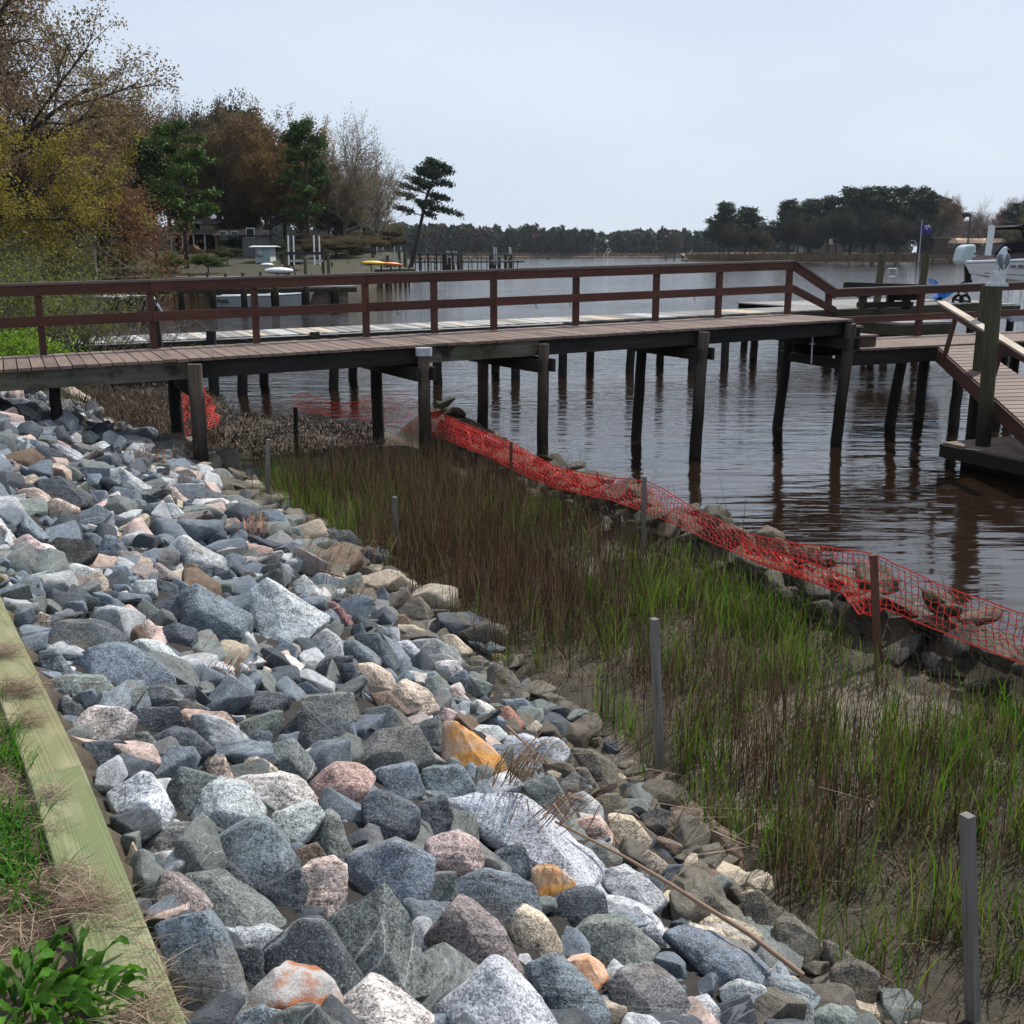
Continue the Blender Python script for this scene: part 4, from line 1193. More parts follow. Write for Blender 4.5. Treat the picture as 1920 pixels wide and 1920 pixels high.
for (tone, lvl, n), L in gr.items():
    L.sort(key=lambda q: q[0])
    for i, (dd, o) in enumerate(L):
        tag(o, (f"{tone} {lvl} sill stone by {n}" if len(L) == 1 else f"{tone} {lvl} sill stone, {ORD1[min(i, 9)]} from {n}"), 'stone', 'mossy stones of the marsh sill')
# big dull slab stones where the bank ends near the pier
for k, (px, py, s, key, lab) in enumerate(((428, 905, .55, 'Y', 'long moss-topped slab at the foot of the front bank pile'), (470, 935, .5, 'Y', 'yellow-green mossy slab just above the sand patch'), (455, 975, .4, 'M', 'dull flat slab beside the far grey stake'),
                                       (395, 880, .5, 'M', 'dark plank-like stone leaning off the front bank pile'), (520, 975, .35, 'M', 'grey flat stone behind the foot of the far grey stake'))):
    q = hit(px, py); o = bpy.data.objects.new('stone', protos[k + 19]); COL.objects.link(o)
    o.location = q + Vector((0, 0, .04)); o.scale = (s * 1.5, s * .8, s * .6); o.rotation_euler = (0, .12, R(-35)); o.color = (*PAL[key], 1)
    tag(o, lab, 'stone', 'stones armouring the bank')

# ------------------------------------------------------------------ fence along the sill: posts, orange net, dark wire net
fence = empty('net_fence', (1.33, 10.35, 0), 'sagging orange safety net fence with dark wire netting and posts along the rock sill', 'fence')
fo = Vector((-1.33, -10.35, 0))
def on_line(px, py, L):
    """point of the vertical curtain along L in direction px,py"""
    r = ray(px, py)
    for a, b in zip(L[:-1], L[1:]):
        # solve (r.x,r.y)*t = a + (b-a)*u
        det = r.x * -(b[1] - a[1]) + r.y * (b[0] - a[0])
        if abs(det) < 1e-9: continue
        t = (a[0] * -(b[1] - a[1]) + a[1] * (b[0] - a[0])) / det
        u = (r.x * a[1] - r.y * a[0]) / det
        if -.001 <= u <= 1.001 and t > 0:
            return Vector((r.x * t, r.y * t, EYE + r.z * t))
    return None
for (bx, by, tx, ty, mat, w, lab) in ((1652, 1238, 1638, 1040, 'rawpost', .035, 'leaning brown post'), (1207, 1036, 1208, 893, 'stake', .034, None), (958, 912, 958, 828, 'rawpost', .03, None), (812, 800, 801, 768, 'rawpost', .03, None)):
    b = on_line(bx, by, FL) or pz(bx, by, .3); Yp = b.y
    tpt = pY(tx, ty, Yp - .04)
    m = MB(); m.beam(Vector((b.x, b.y, .1)), tpt, w * 1.35, w * 1.1, up=(0, 1, 0)); o = m.build('fence_post', M[mat], fence); o.location = fo
    if lab: o['label'] = lab
def interp(tab, x): return float(np.interp(x, [a for a, b in tab], [b for a, b in tab]))
otop = [(790, 750), (805, 765), (880, 797), (958, 828), (1000, 852), (1040, 874), (1100, 888), (1180, 899), (1215, 903), (1240, 915), (1300, 952), (1350, 975), (1400, 1000), (1500, 1020), (1600, 1032), (1640, 1038), (1680, 1058), (1760, 1095), (1920, 1152), (2000, 1184)]
obot = [(790, 812), (830, 822), (900, 850), (960, 880), (1000, 898), (1040, 915), (1100, 928), (1150, 938), (1200, 956), (1260, 980), (1330, 1014), (1400, 1044), (1500, 1082), (1580, 1112), (1610, 1152), (1660, 1140), (1760, 1182), (1920, 1246), (2000, 1282)]
def net(L, tabt, tabb, px0, px1, cell, rad, name, mat, wav, gather, seed, parent, off, back=0.0, rows=None):
    rn = random.Random(seed)
    xs, px = [], px0
    pts_t, pts_b = [], []
    samples = np.arange(px0, px1, 2.0)
    last = None; acc = 0; cols = []
    for sx in samples:
        a = on_line(sx, interp(tabt, sx), L); b = on_line(sx, interp(tabb, sx), L)
        if a is None or b is None: continue
        if last is not None:
            acc += (Vector((a.x, a.y)) - last).length
        last = Vector((a.x, a.y))
        cols.append((acc, a, b))
    total = acc; n = int(total / cell)
    D = [c[0] for c in cols]
    A = [np.interp(np.linspace(0, total, n), D, [getattr(c[1], k) for c in cols]) for k in 'xyz']
    B = [np.interp(np.linspace(0, total, n), D, [getattr(c[2], k) for c in cols]) for k in 'xyz']
    nr = rows or max(4, int(np.mean(A[2] - B[2]) * gather / cell))
    G = {}
    for i in range(n):
        for j in range(nr + 1):
            f = j / nr
            f2 = f + .06 * math.sin(i * .21 + seed) * math.sin(f * 3.14) + .05 * math.sin(i * .083 + j * .5 + seed)* math.sin(f * 3.14)
            p = Vector((A[0][i] * (1 - f2) + B[0][i] * f2, A[1][i] * (1 - f2) + B[1][i] * f2, A[2][i] * (1 - f2) + B[2][i] * f2))
            bulge = wav * (math.sin(i * .19 + j * .8 + seed) + .6 * math.sin(i * .47 - j * 1.1)) * math.sin(min(1, f * 1.4) * 2.4 + .3)
            p += Vector((.88 * bulge + back * f, .3 * bulge, rn.uniform(-.07, .07) * cell)) + Vector((rn.uniform(-.08, .08) * cell, 0, 0))
            G[i, j] = p
    m = MB()
    def strand(ps, r):
        m.tube(ps, r, 3, cap=False, smooth=False)
    for j in range(nr + 1):      # zig-zag horizontals make the diamond mesh
        ps = [G[i, j] + (Vector((0, 0, (1 if (i + j) % 2 else -1) * cell * .22)) if 0 < j < nr else Vector()) for i in range(n)]
        strand(ps, rad * (2.2 if j in (0, nr) and gather > 1 else 1))
    for i in range(n):
        ps = [G[i, j] + (Vector((0, 0, (1 if (i + j) % 2 else -1) * cell * .22)) if 0 < j < nr else Vector()) for j in range(nr + 1)]
        strand(ps, rad)
    o = m.build(name, mat, parent)
    o.location = off
    return o
net(FL, otop, obot, 792, 1980, .055, .0028, 'orange_net', M['orange'], .014, 1.4, 3, fence, fo)
net(FL, [(x, interp(otop, x) + 8) for x, _ in otop], [(x, interp(obot, x) + 2) for x, _ in obot], 830, 1120, .055, .003, 'orange_net', M['orange'], .05, 1.6, 9, fence, fo + Vector((.05, .03, 0)))
net(FL, [(x, interp(obot, x) - (interp(obot, x) - interp(otop, x)) * .45) for x, _ in otop], [(x, interp(obot, x) + 6) for x, _ in obot], 1380, 1640, .055, .003, 'orange_net', M['orange'], .04, 1.6, 19, fence, fo + Vector((.05, .03, 0)))
gb = [(790, 830), (958, 925), (1208, 1046), (1400, 1130), (1645, 1240), (1920, 1345), (2000, 1375)]
net(FL, [(x, interp(otop, x) + 6) for x, _ in otop], gb, 800, 1980, .055, .0019, 'wire_netting', M['wire'], .02, 1.0, 5, fence, fo)
# second run of net under the pier
F2 = np.array([(-1.50, 17.0), (-2.6, 17.8), (-4.0, 18.0)])
f2 = empty('net_fence', (-2.8, 17.8, 0), 'thin orange net strung under the pier above the water', 'fence')
t2 = [(545, 745), (562, 739), (578, 739), (600, 748), (640, 756), (672, 753), (700, 737), (740, 739), (786, 741)]
b2 = [(545, 768), (600, 776), (660, 784), (700, 790), (786, 812)]
def revL(L): return L[::-1]
net(revL(F2), t2, b2, 548, 786, .07, .003, 'orange_net', M['orange'], .03, 1.3, 6, f2, Vector((2.8, -17.8, 0)))
F3 = np.array([(-4.9, 15.9), (-3.18, 15.5), (-2.0, 16.4)])
w3 = empty('wire_fence', (-3.14, 15.44, 0), 'dark wire netting hung on a black stake by the sand patch', 'fence')
net(F3, [(400, 805), (470, 800), (555, 790), (640, 795), (700, 805)], [(400, 850), (555, 860), (700, 856)], 440, 690, .06, .004, 'wire_netting', M['wire'], .03, 1.0, 8, w3, Vector((3.14, -15.44, 0)))
b = pz(556, 858, .28); tp = pY(554, 764, b.y)
m = MB(); m.beam(Vector((b.x, b.y, .1)), tp, .055, .05, up=(0, 1, 0)); o = m.build('stake', M['darkbeam'], w3); o.location = (3.14, -15.44, 0)
# gathered net hanging behind the bank pile
hn = MB(); rn = random.Random(4)
def hang(m, pts_t, pts_b, n, rows, rad, mat):
    for i in range(n):
        f = i / (n - 1)
        a = Vector([np.interp(f, np.linspace(0, 1, len(pts_t)), [p[k] for p in pts_t]) for k in range(3)])
        b = Vector([np.interp(f, np.linspace(0, 1, len(pts_b)), [p[k] for p in pts_b]) for k in range(3)])
        ps = [a.lerp(b, j / rows) + Vector((.03 * math.sin(i * 1.3 + j), .05 * math.cos(i * .9 + j * .7), 0)) for j in range(rows + 1)]
        m.tube(ps, rad, 3, cap=False)
    for j in range(rows + 1):
        ps = []
        for i in range(n):
            f = i / (n - 1)
            a = Vector([np.interp(f, np.linspace(0, 1, len(pts_t)), [p[k] for p in pts_t]) for k in range(3)])
            b = Vector([np.interp(f, np.linspace(0, 1, len(pts_b)), [p[k] for p in pts_b]) for k in range(3)])
            ps.append(a.lerp(b, j / rows) + Vector((.03 * math.sin(i * 1.3 + j), .05 * math.cos(i * .9 + j * .7), 0)))
        m.tube(ps, rad, 3, cap=False)
Yh = 16.6
hang(hn, [pY(327, 724, Yh), pY(352, 735, Yh)], [pY(332, 826, Yh), pY(352, 832, Yh)], 9, 22, .0045, 0)
hang(hn, [pY(360, 732, Yh + .2), pY(378, 724, Yh + .2), pY(394, 745, Yh + .2)], [pY(360, 790, Yh), pY(392, 805, Yh), pY(412, 792, Yh + .5)], 12, 16, .0045, 0)
o = hn.build('hanging_net', M['orange']); tag(o, 'bunched orange net hanging behind the front bank pile', 'net')

# ------------------------------------------------------------------ lone stakes in the marsh
for (bx, by, tx, ty, Yb, w, lab) in ((501, 970, 503, 824, 11.91, .038, 'slim grey stake at the upper end of the reeds, sunlit edge'), (744, 1045, 740, 932, 10.15, .036, 'short grey stake half hidden in brown reeds'),
                                     (1238, 1462, 1227, 1160, 5.62, .034, 'grey square stake darkened towards its foot in the middle of the marsh'), (1824, 1912, 1814, 1528, 3.62, .036, 'weathered square stake with pale top nearest the bottom corner of the marsh')):
    lab = lab.replace('nearest', 'by')
    b = pY(bx, by, Yb); tpt = pY(tx, ty, Yb - .02); gz = tz(b.x, b.y)
    root = empty('stake', (b.x, b.y, gz), lab, 'stake', 'square stakes standing in the marsh')
    m = MB(); ax = (tpt - b); m.obox((tpt + b) / 2 - Vector(root.location), (w * .5, w * .28, 0), (-w * .28, w * .5, 0), ax / 2 + Vector((0, 0, 0)))
    m.build('shaft', M['stake'], root)

# ------------------------------------------------------------------ border timbers
def timber(pa, pb, w, h, zt, label, rnd):
    a, b = Vector((*pa, zt)), Vector((*pb, zt)); d_ = (b - a).normalized(); n_ = Vector((-d_.y, d_.x, 0))
    if n_.x > 0: n_ = -n_
    m = MB(); m.obox((a + b) / 2 + n_ * w / 2 - Vector((0, 0, h / 2)), (b - a) / 2, n_ * w / 2, (0, 0, h / 2), rnd)
    o = m.build('border_timber', M['timber'])
    bv = o.modifiers.new('edge', 'BEVEL'); bv.width = .006; bv.segments = 2
    return tag(o, label, 'timber', 'treated timbers edging the lawn')
J = pz(155, 1434, 1.665); E1 = pz(420, 2090, 1.665); E2 = pz(12, 1140, 1.665)
dJ = (J - E1).normalized()
timber((E1.x, E1.y), (J.x, J.y), .158, .14, 1.665, 'green tinted treated timber with bold grain, partly under straw at the lawn edge', .95)
J2 = J + (E2 - J).normalized() * .006
timber((J2.x, J2.y), (E2.x, E2.y), .158, .14, 1.662, 'yellower treated timber beyond the butt joint, beside the pink and whitish stones', .15)
E3 = Vector((TIMB[8][0], TIMB[8][1], 1.66))
timber((E2.x + (E3 - E2).normalized().x * .006, E2.y + (E3 - E2).normalized().y * .006), (E3.x, E3.y), .158, .14, 1.658, 'last treated timber running on out of sight towards the pier', .3)
# ------------------------------------------------------------------ grasses, reeds, straw
def blades(name, base, h, w, lean, azim, tint, mat, label, seg=4, droop=1.0, kind='stuff', cat=None, link=True, curl=None):
    """ribbon blades; base (n,3), the rest (n,)"""
    n = len(base)
    t = np.linspace(0, 1, seg + 1)[None, :]
    ang = lean[:, None] * (t ** (1.0 + .6 * droop))
    # arc of growing lean
    ds = h[:, None] / seg
    th = lean[:, None] * (t * droop + (1 - droop) * 1.0)
    dx = np.concatenate([np.zeros((n, 1)), np.cumsum(np.sin(th[:, 1:]) * ds, 1)], 1)
    dz = np.concatenate([np.zeros((n, 1)), np.cumsum(np.cos(th[:, 1:]) * ds, 1)], 1)
    ca, sa = np.cos(azim)[:, None], np.sin(azim)[:, None]
    X = base[:, 0:1] + dx * ca; Y = base[:, 1:2] + dx * sa; Z = base[:, 2:3] + dz
    fa = azim + rng.uniform(0, np.pi, n)
    wx, wy = np.cos(fa)[:, None], np.sin(fa)[:, None]
    ww = w[:, None] * np.sqrt(np.clip(1 - t ** 2.2, .02, 1)) * .5
    L = np.stack([X - wx * ww, Y - wy * ww, Z], 2); Rr = np.stack([X + wx * ww, Y + wy * ww, Z], 2)
    V = np.stack([L, Rr], 2).reshape(n, -1, 3)          # n, (seg+1)*2, 3
    m = (seg + 1) * 2
    f = np.array([[2 * k, 2 * k + 1, 2 * k + 3, 2 * k + 2] for k in range(seg)])
    F = (np.arange(n)[:, None, None] * m + f[None]).reshape(-1, 4)
    T = np.repeat(np.concatenate([tint, np.ones((n, 1))], 1), m, 0)
    o = np_mesh(name, V.reshape(-1, 3), F, mat, attrs={'tint': ('FLOAT_COLOR', T)})
    return tag(o, label, cat or 'grass', kind=kind)
def scatter(n, x0, x1, y0, y1, fn):
    x = rng.uniform(x0, x1, n); y = rng.uniform(y0, y1, n)
    z, dt, de, dw = terr(x, y)
    px, py = proj(x, y, z)
    keep = rng.random(n) < fn(x, y, dt, de, dw, px, py)
    return np.stack([x, y, z], 1)[keep], de[keep], px[keep], py[keep]
def fdist(x, y): return -sdist(np.stack([x, y], 1), FL)       # + = marsh side of the fence
def blob(px, py, lst):
    v = np.zeros(len(px))
    for (cx, cy, rx, ry, a) in lst:
        v = np.maximum(v, a * np.exp(-((px - cx) / rx) ** 2 - ((py - cy) / ry) ** 2))
    return v
# ground-plan densities; patches surveyed from where the blades stand
def stand(lst): return [(pz(a, b, .28).x, pz(a, b, .28).y, c, d, e) for a, b, c, d, e in lst]
GREEN = stand([(540, 960, .7, 1.6, .9), (620, 1000, .6, 1.4, .6), (700, 960, .8, 1.2, .4), (1080, 960, .45, .9, .8), (980, 1000, .5, .9, .6), (1320, 1110, .7, .8, 1.0), (1420, 1160, .6, .7, 1.0), (1250, 1140, .55, .6, .9), (1180, 1230, .45, .4, .6), (1500, 1260, .5, .5, .6), (1820, 1420, .8, .6, 1.0), (1700, 1480, .6, .5, .8), (1560, 1420, .45, .4, .55), (1300, 1420, .4, .4, .6), (1350, 1540, .35, .35, .7), (1480, 1600, .35, .3, .6), (1720, 1640, .4, .4, .9), (1650, 1800, .25, .25, .6), (1880, 1750, .3, .5, .8), (1560, 1560, .3, .3, .5), (1040, 1290, .25, .3, .45), (1140, 1350, .2, .25, .4), (1900, 1560, .5, .4, .9), (1440, 1690, .2, .2, .4)])
BROWN = stand([(700, 900, 1.2, 2.0, .8), (850, 960, .9, 1.6, 1.0), (950, 1040, .8, 1.3, 1.0), (800, 1040, .7, 1.2, .9), (1000, 1120, .7, .8, 1.0), (900, 1120, .55, .8, .9), (1080, 1180, .45, .5, .8), (960, 1200, .4, .5, .6), (1500, 1400, .3, .4, .8), (1450, 1480, .3, .4, .8), (1270, 1280, .5, .5, .5), (1380, 1360, .4, .4, .6), (1600, 1540, .35, .35, .6), (1550, 1660, .25, .3, .6), (1760, 1560, .4, .4, .4), (1150, 1080, .5, .6, .6), (1680, 1400, .4, .4, .3), (1350, 1450, .3, .3, .5)])
BARE = stand([(1650, 1250, .7, .30, 1), (1700, 1340, .45, .22, 1), (1130, 1310, .35, .35, .85), (1160, 1420, .25, .25, .8), (1470, 1360, .3, .25, .5), (1180, 1050, .5, .22, .8), (1500, 1760, .3, .3, .7), (590, 880, 1.4, .8, 1), (1700, 1700, .2, .2, .5), (1180, 1480, .3, .2, .8), (1620, 1890, .3, .25, .9), (1100, 1240, .2, .2, .5), (1420, 1420, .22, .22, .6)])
def marsh_mask(x, y, de, dw):
    f = fdist(x, y)
    return (de > .05) & (f > -.05) & (dw > .1) & (y < 15.2 + 0 * x)
def dens(lst, base, clumpy):
    def fn(x, y, dt, de, dw, px, py):
        ok = marsh_mask(x, y, de, dw) & (px > -50) & (px < 1990) & (py < 2150)
        c = .42 + .62 * hnoise(x, y, 5.5, 3) * clumpy + .45 * hnoise(x, y, 13, 9) * clumpy
        edge = np.clip(de / .35, 0.0, 1)
        return ok * np.clip((base + blob(x, y, lst)) * c, 0, 1) * (1 - .93 * blob(x, y, BARE)) * edge
    return fn
def clump(b, k, r):
    """gather single blades into tufts: k blades share a root"""
    n = len(b) // k * k
    if n == 0: return b
    c = np.repeat(b[:n:k], k, 0); c = c + np.concatenate([rng.normal(0, r, (n, 2)), np.zeros((n, 1))], 1)
    c[:, 2] = terr(c[:, 0], c[:, 1])[0]
    return c
def tints(n, cols, jit=.25):
    c = np.array(cols)[rng.integers(0, len(cols), n)]
    return c * rng.uniform(1 - jit, 1 + jit, (n, 1))
# live cordgrass
b, de, px, py = scatter(210000, -4.6, 4.4, 2.6, 15.4, dens(GREEN, .05, .8))
b = clump(b, 9, .035); n = len(b); print('green', n)
blades('marsh_grass', b, rng.uniform(.16, .44, n) , rng.uniform(.005, .0095, n), rng.uniform(.05, .75, n), rng.uniform(0, 6.28, n), tints(n, [(.07, .17, .012), (.11, .24, .018), (.045, .10, .014), (.15, .22, .03), (.17, .17, .05), (.12, .09, .035)]), M['blade'], 'fresh green cordgrass growing in patches across the marsh')
# last year's dead stems
b, de, px, py = scatter(260000, -4.6, 4.4, 2.6, 15.4, dens(BROWN, .06, .7))
b = clump(b, 5, .04); n = len(b); print('brown', n)
blades('dead_reeds', b, rng.uniform(.25, .66, n), rng.uniform(.003, .0062, n), rng.uniform(.0, .5, n), rng.uniform(0, 6.28, n), tints(n, [(.11, .062, .035), (.05, .03, .02), (.17, .11, .06), (.085, .04, .024), (.035, .024, .018), (.22, .16, .09)]), M['straw'], 'thicket of brown and dark dead reed stems in the marsh', seg=3, cat='reeds')
# short brown stubble and thatch lying on the mud
b, de, px, py = scatter(230000, -4.6, 4.4, 2.6, 15.6, dens(BROWN + GREEN, .22, .5))
n = len(b); print('thatch', n)
b[:, 2] += rng.uniform(0, .04, n)
blades('marsh_thatch', b, rng.uniform(.06, .24, n), rng.uniform(.004, .008, n), rng.uniform(.9, 1.7, n), rng.uniform(0, 6.28, n), tints(n, [(.12, .085, .045), (.05, .036, .022), (.19, .145, .075), (.09, .08, .03), (.03, .024, .016)]), M['straw'], 'matted dead blades lying over the marsh mud', seg=2, cat='thatch')
# wrack line and litter on the shore under the pier
def wr(x, y, dt, de, dw, px, py):
    return ((dw > -.25) & (dw < 6.5) & (y > 15.3) & (y < 29) & (de > -1.2) & (px > 60) & (px < 720)) * np.clip(.6 + .5 * hnoise(x, y, 2.2, 5), .08, 1)
b, de, px, py = scatter(52000, -12, -1.5, 15.2, 29, wr); n = len(b)
b[:, 2] += rng.uniform(0, .07, n)
blades('wrack', b, rng.uniform(.05, .16, n), rng.uniform(.012, .035, n), rng.uniform(.6, 1.9, n), rng.uniform(0, 6.28, n), tints(n, [(.06, .045, .035), (.11, .085, .06), (.035, .028, .024), (.20, .16, .13), (.04, .038, .02)], .4), M['straw'], 'dark heap of washed-up leaves and stems on the shore under the pier', seg=2, cat='wrack')
def wr2(x, y, dt, de, dw, px, py): return ((dw > .1) & (y > 15) & (y < 22) & (de > -2.5) & (de < 1.8) & (px > 120) & (px < 420)) * .5
b, de, px, py = scatter(16000, -11, -3, 15, 22, wr2); n = len(b)
blades('dry_brush', b, rng.uniform(.15, .5, n), rng.uniform(.006, .012, n), rng.uniform(.4, 1.6, n), rng.uniform(0, 6.28, n), tints(n, [(.10, .07, .045), (.15, .105, .07), (.06, .045, .035)], .3), M['straw'], 'tangled dry brown brush behind the bank under the pier', seg=3, cat='brush')
# growth among the sill stones
def sg(x, y, dt, de, dw, px, py):
    f = -fdist(x, y); return ((f > -.3) & (f < 1.2) & (px < 1990)) * (.25 + .25 * hnoise(x, y, 3, 2))
b, de, px, py = scatter(22000, -3, 5, 3, 18, sg); n = len(b); b[:, 2] = np.maximum(b[:, 2], .2) + rng.uniform(0, .22, n)
blades('sill_growth', b, rng.uniform(.1, .34, n), rng.uniform(.003, .006, n), rng.uniform(.1, 1.3, n), rng.uniform(0, 6.28, n), tints(n, [(.08, .055, .04), (.05, .05, .025), (.12, .09, .055), (.035, .03, .025)], .3), M['straw'], 'dark stems and vines growing through the sill stones', seg=3, cat='stems')
# tall plumes by the net
plist = [(1372, 985, .95), (1388, 990, .8), (1358, 985, .6), (1392, 1000, .7)]
bb = np.array([tuple(pz(a, b_ + 95, .4)) for a, b_, c in plist]); n = len(bb)
blades('reed', bb, np.array([c for *_, c in plist]), np.full(n, .007), np.array([.30, .15, .35, .08]), np.array([2.9, 1.2, 3.1, .5]), tints(n, [(.11, .075, .055)]), M['straw'], 'a few tall thin reeds rising past the orange net', seg=6, kind=None, cat='reeds')

# lawn side: green tufts, clover, straw
def tri_w(x, y, dt): return dt < -.17
def lawn(x, y, dt, de, dw, px, py): return (tri_w(x, y, dt) & (px > -120) & (py < 2100) & (px < 400)) * 1.0
TUFT = [(5, 1250, .12, .08), (-10, 1320, .2, .09), (35, 1395, .17, .10), (15, 1440, .2, .10), (0, 1190, .08, .08), (25, 1540, .12, .07), (15, 1620, .17, .08), (70, 1560, .1, .1), (90, 1690, .1, .08)]
TW = [(pz(a, b_, 1.62).x, pz(a, b_, 1.62).y, c, d_) for a, b_, c, d_ in TUFT]
def tuft(x, y, dt, de, dw, px, py):
    v = np.zeros(len(x))
    for (cx, cy, rx, ry) in TW: v = np.maximum(v, np.exp(-((x - cx) / rx) ** 2 - ((y - cy) / ry) ** 2))
    return lawn(x, y, dt, de, dw, px, py) * np.clip(v * 1.2 - .15, 0, 1)
b, de, px, py = scatter(60000, -3.6, -.6, 1.2, 5.2, tuft); n = len(b); print('lawn', n)
blades('lawn_grass', b, rng.uniform(.05, .16, n), rng.uniform(.0025, .0055, n), rng.uniform(.2, 1.3, n), rng.uniform(-.9, .9, n) + rng.choice([0, 3.1], n, p=[.7, .3]), tints(n, [(.06, .20, .012), (.09, .27, .02), (.04, .13, .015), (.14, .28, .04)]), M['blade'], 'bright green turf tufts along the timber', seg=4)
def thin(x, y, dt, de, dw, px, py): return lawn(x, y, dt, de, dw, px, py) * .95 * (np.hypot(x - pz(70, 1880, 1.64).x, y - pz(70, 1880, 1.64).y) > .22)
b, de, px, py = scatter(110000, -3.6, -.4, 1.0, 5.6, thin); n = len(b); b[:, 2] += rng.uniform(0, .035, n)
blades('lawn_thatch', b, rng.uniform(.03, .11, n), rng.uniform(.0016, .003, n), rng.uniform(1.1, 1.8, n), rng.uniform(0, 6.28, n), tints(n, [(.26, .18, .12), (.36, .26, .18), (.17, .115, .08), (.42, .33, .22), (.13, .085, .06)]), M['straw'], 'dry straw-coloured thatch covering the lawn edge', seg=2, droop=.2, cat='straw')
# straw drifted across the timber
DR = [(150, 1690, .13, .08), (180, 1760, .19, .12), (200, 1840, .2, .12), (190, 1800, .2, .16), (60, 1490, .10, .05), (30, 1290, .14, .07), (0, 1220, .13, .06), (40, 1350, .09, .05), (50, 1550, .10, .05), (230, 1900, .18, .10), (90, 1640, .12, .06)]
DW = [(pz(a, b_, 1.68).x, pz(a, b_, 1.68).y, c, d_) for a, b_, c, d_ in DR]
x = rng.uniform(-2.6, -.3, 330000); y = rng.uniform(1.6, 4.9, 330000); v = np.zeros(len(x))
for (cx, cy, rx, ry) in DW: v = np.maximum(v, np.exp(-((x - cx) / rx) ** 2 - ((y - cy) / ry) ** 2))
dts = sdist(np.stack([x, y], 1), TIMB)
k = (rng.random(len(x)) < np.clip(v * 1.25 - .3, 0, 1)) & (dts < -.012) & (dts > -.5) & (rng.random(len(x)) < np.where(dts > -.07, .35, 1)) & (np.hypot(x - pz(70, 1880, 1.64).x, y - pz(70, 1880, 1.64).y) > .24); x, y, dts = x[k], y[k], dts[k]; n = len(x); print('drift', n)
b = np.stack([x, y, np.where(dts > -.17, 1.668, 1.61) + rng.uniform(0, .03, n) ** 1.0], 1)
blades('straw_drift', b, rng.uniform(.03, .11, n), rng.uniform(.0014, .0026, n), rng.uniform(1.25, 1.72, n), rng.normal(.25, .8, n) + rng.choice([0, 3.14], n), tints(n, [(.21, .145, .10), (.29, .21, .15), (.12, .08, .058), (.36, .28, .20), (.16, .10, .075)]), M['straw'], 'tangled dead grass drifted over the border timber', seg=2, droop=.15, cat='straw')
# clover and small broadleaf weeds on the lawn
x = rng.normal(0, 1, 5200); y = rng.normal(0, 1, 5200); c_ = pz(25, 1600, 1.62)
b = np.stack([c_.x + x * .11, c_.y + y * .11, 1.61 + rng.uniform(0, .03, 5200)], 1)
k = sdist(b[:, :2], TIMB) < -.22; b = b[k]; n = len(b)
blades('clover', b, rng.uniform(.012, .03, n), rng.uniform(.010, .016, n), rng.uniform(.6, 1.5, n), rng.uniform(0, 6.28, n), tints(n, [(.07, .20, .02), (.10, .26, .03), (.05, .14, .02)]), M['blade'], 'low bright clover patch in the lawn', seg=2, cat='clover')
# broad-leaved weed in the corner
def broad_leaf(m, base, az, L, w, up, rn):
    n = 7; side = Vector((-math.sin(az), math.cos(az), 0)); d = Vector((math.cos(az), math.sin(az), 0))
    p = Vector(base); el = up; pts = []
    for i in range(n + 1):
        f = i / n; ww = w * math.sin(math.pi * min(1, .10 + .9 * f) ** .8) * (1 if f < 1 else .05) + .004
        fold = .35 * ww
        tw = .012 * math.sin(f * 9 + az * 3)
        pts.append((p - side * ww / 2 + Vector((0, 0, fold + tw)), p.copy(), p + side * ww / 2 + Vector((0, 0, fold - tw))))
        p = p + (d * math.cos(el) + Vector((0, 0, math.sin(el)))) * L / n; el -= up * 1.35 / n + .08
    vs = [q for t_ in pts for q in t_]; fs = []
    for i in range(n):
        for s_ in (0, 1): fs.append((i * 3 + s_, i * 3 + s_ + 1, (i + 1) * 3 + s_ + 1, (i + 1) * 3 + s_))
    m._add(vs, fs, [tuple(v) for v in vs], rn.random(), True)
pc = pz(48, 1892, 1.66)
pl = empty('broadleaf_weed', pc, 'leafy dark green weed with long pointed leaves beside the straw covered timber', 'plant')
rn = random.Random(5)
for k in range(98):
    m = MB(); az = rn.uniform(0, 6.28); r0 = rn.uniform(.0, .19)
    base = Vector((math.cos(az) * r0 * 1.0 + rn.uniform(-.03, .03), math.sin(az) * r0 * .8, 0))
    broad_leaf(m, base, az + rn.uniform(-.5, .5), rn.uniform(.07, .15), rn.uniform(.009, .018), rn.uniform(.5, 1.45), rn)
    o = m.build('leaf', M['leaf'], pl); j = rn.uniform(.75, 1.25); o.color = (.055 * j, .15 * j, .012 * j, 1)
# reed litter caught between the stones
def bundle(px, py, n, L, az, spread, col, lab, lift=.05, name='reed_litter'):
    c = hit(px, py); rn = np.random.default_rng(int(px))
    b = np.stack([c.x + rn.normal(0, spread, n), c.y + rn.normal(0, spread, n), c.z + lift + rn.uniform(0, .06, n)], 1)
    return blades(name, b, rn.uniform(.4, 1, n) * L, rn.uniform(.004, .008, n), rn.uniform(1.0, 1.6, n), az + rn.normal(0, .45, n), tints(n, [col, tuple(q * .7 for q in col), tuple(min(1, q * 1.3) for q in col)]), M['straw'], lab, seg=2, kind=None, cat='dead reeds')
bundle(245, 830, 60, .5, -1.0, .16, (.34, .20, .10), 'orange-brown dead reeds strewn below the pier on the upper stones', .1)
bundle(285, 880, 70, .5, -1.0, .18, (.36, .21, .11), 'strip of broken orange-brown reeds among pale stones', .1)
bundle(345, 925, 50, .45, -1.0, .15, (.36, .21, .11), 'scatter of coppery reeds running down to the far stake', .08)
bundle(478, 1025, 46, .28, 1.5, .05, (.38, .19, .10), 'upright tuft of orange dead reeds between pale stones', .1)
bundle(600, 1085, 60, .75, -.9, .22, (.30, .22, .13), 'long loose reeds lying along the upper marsh edge', .12)
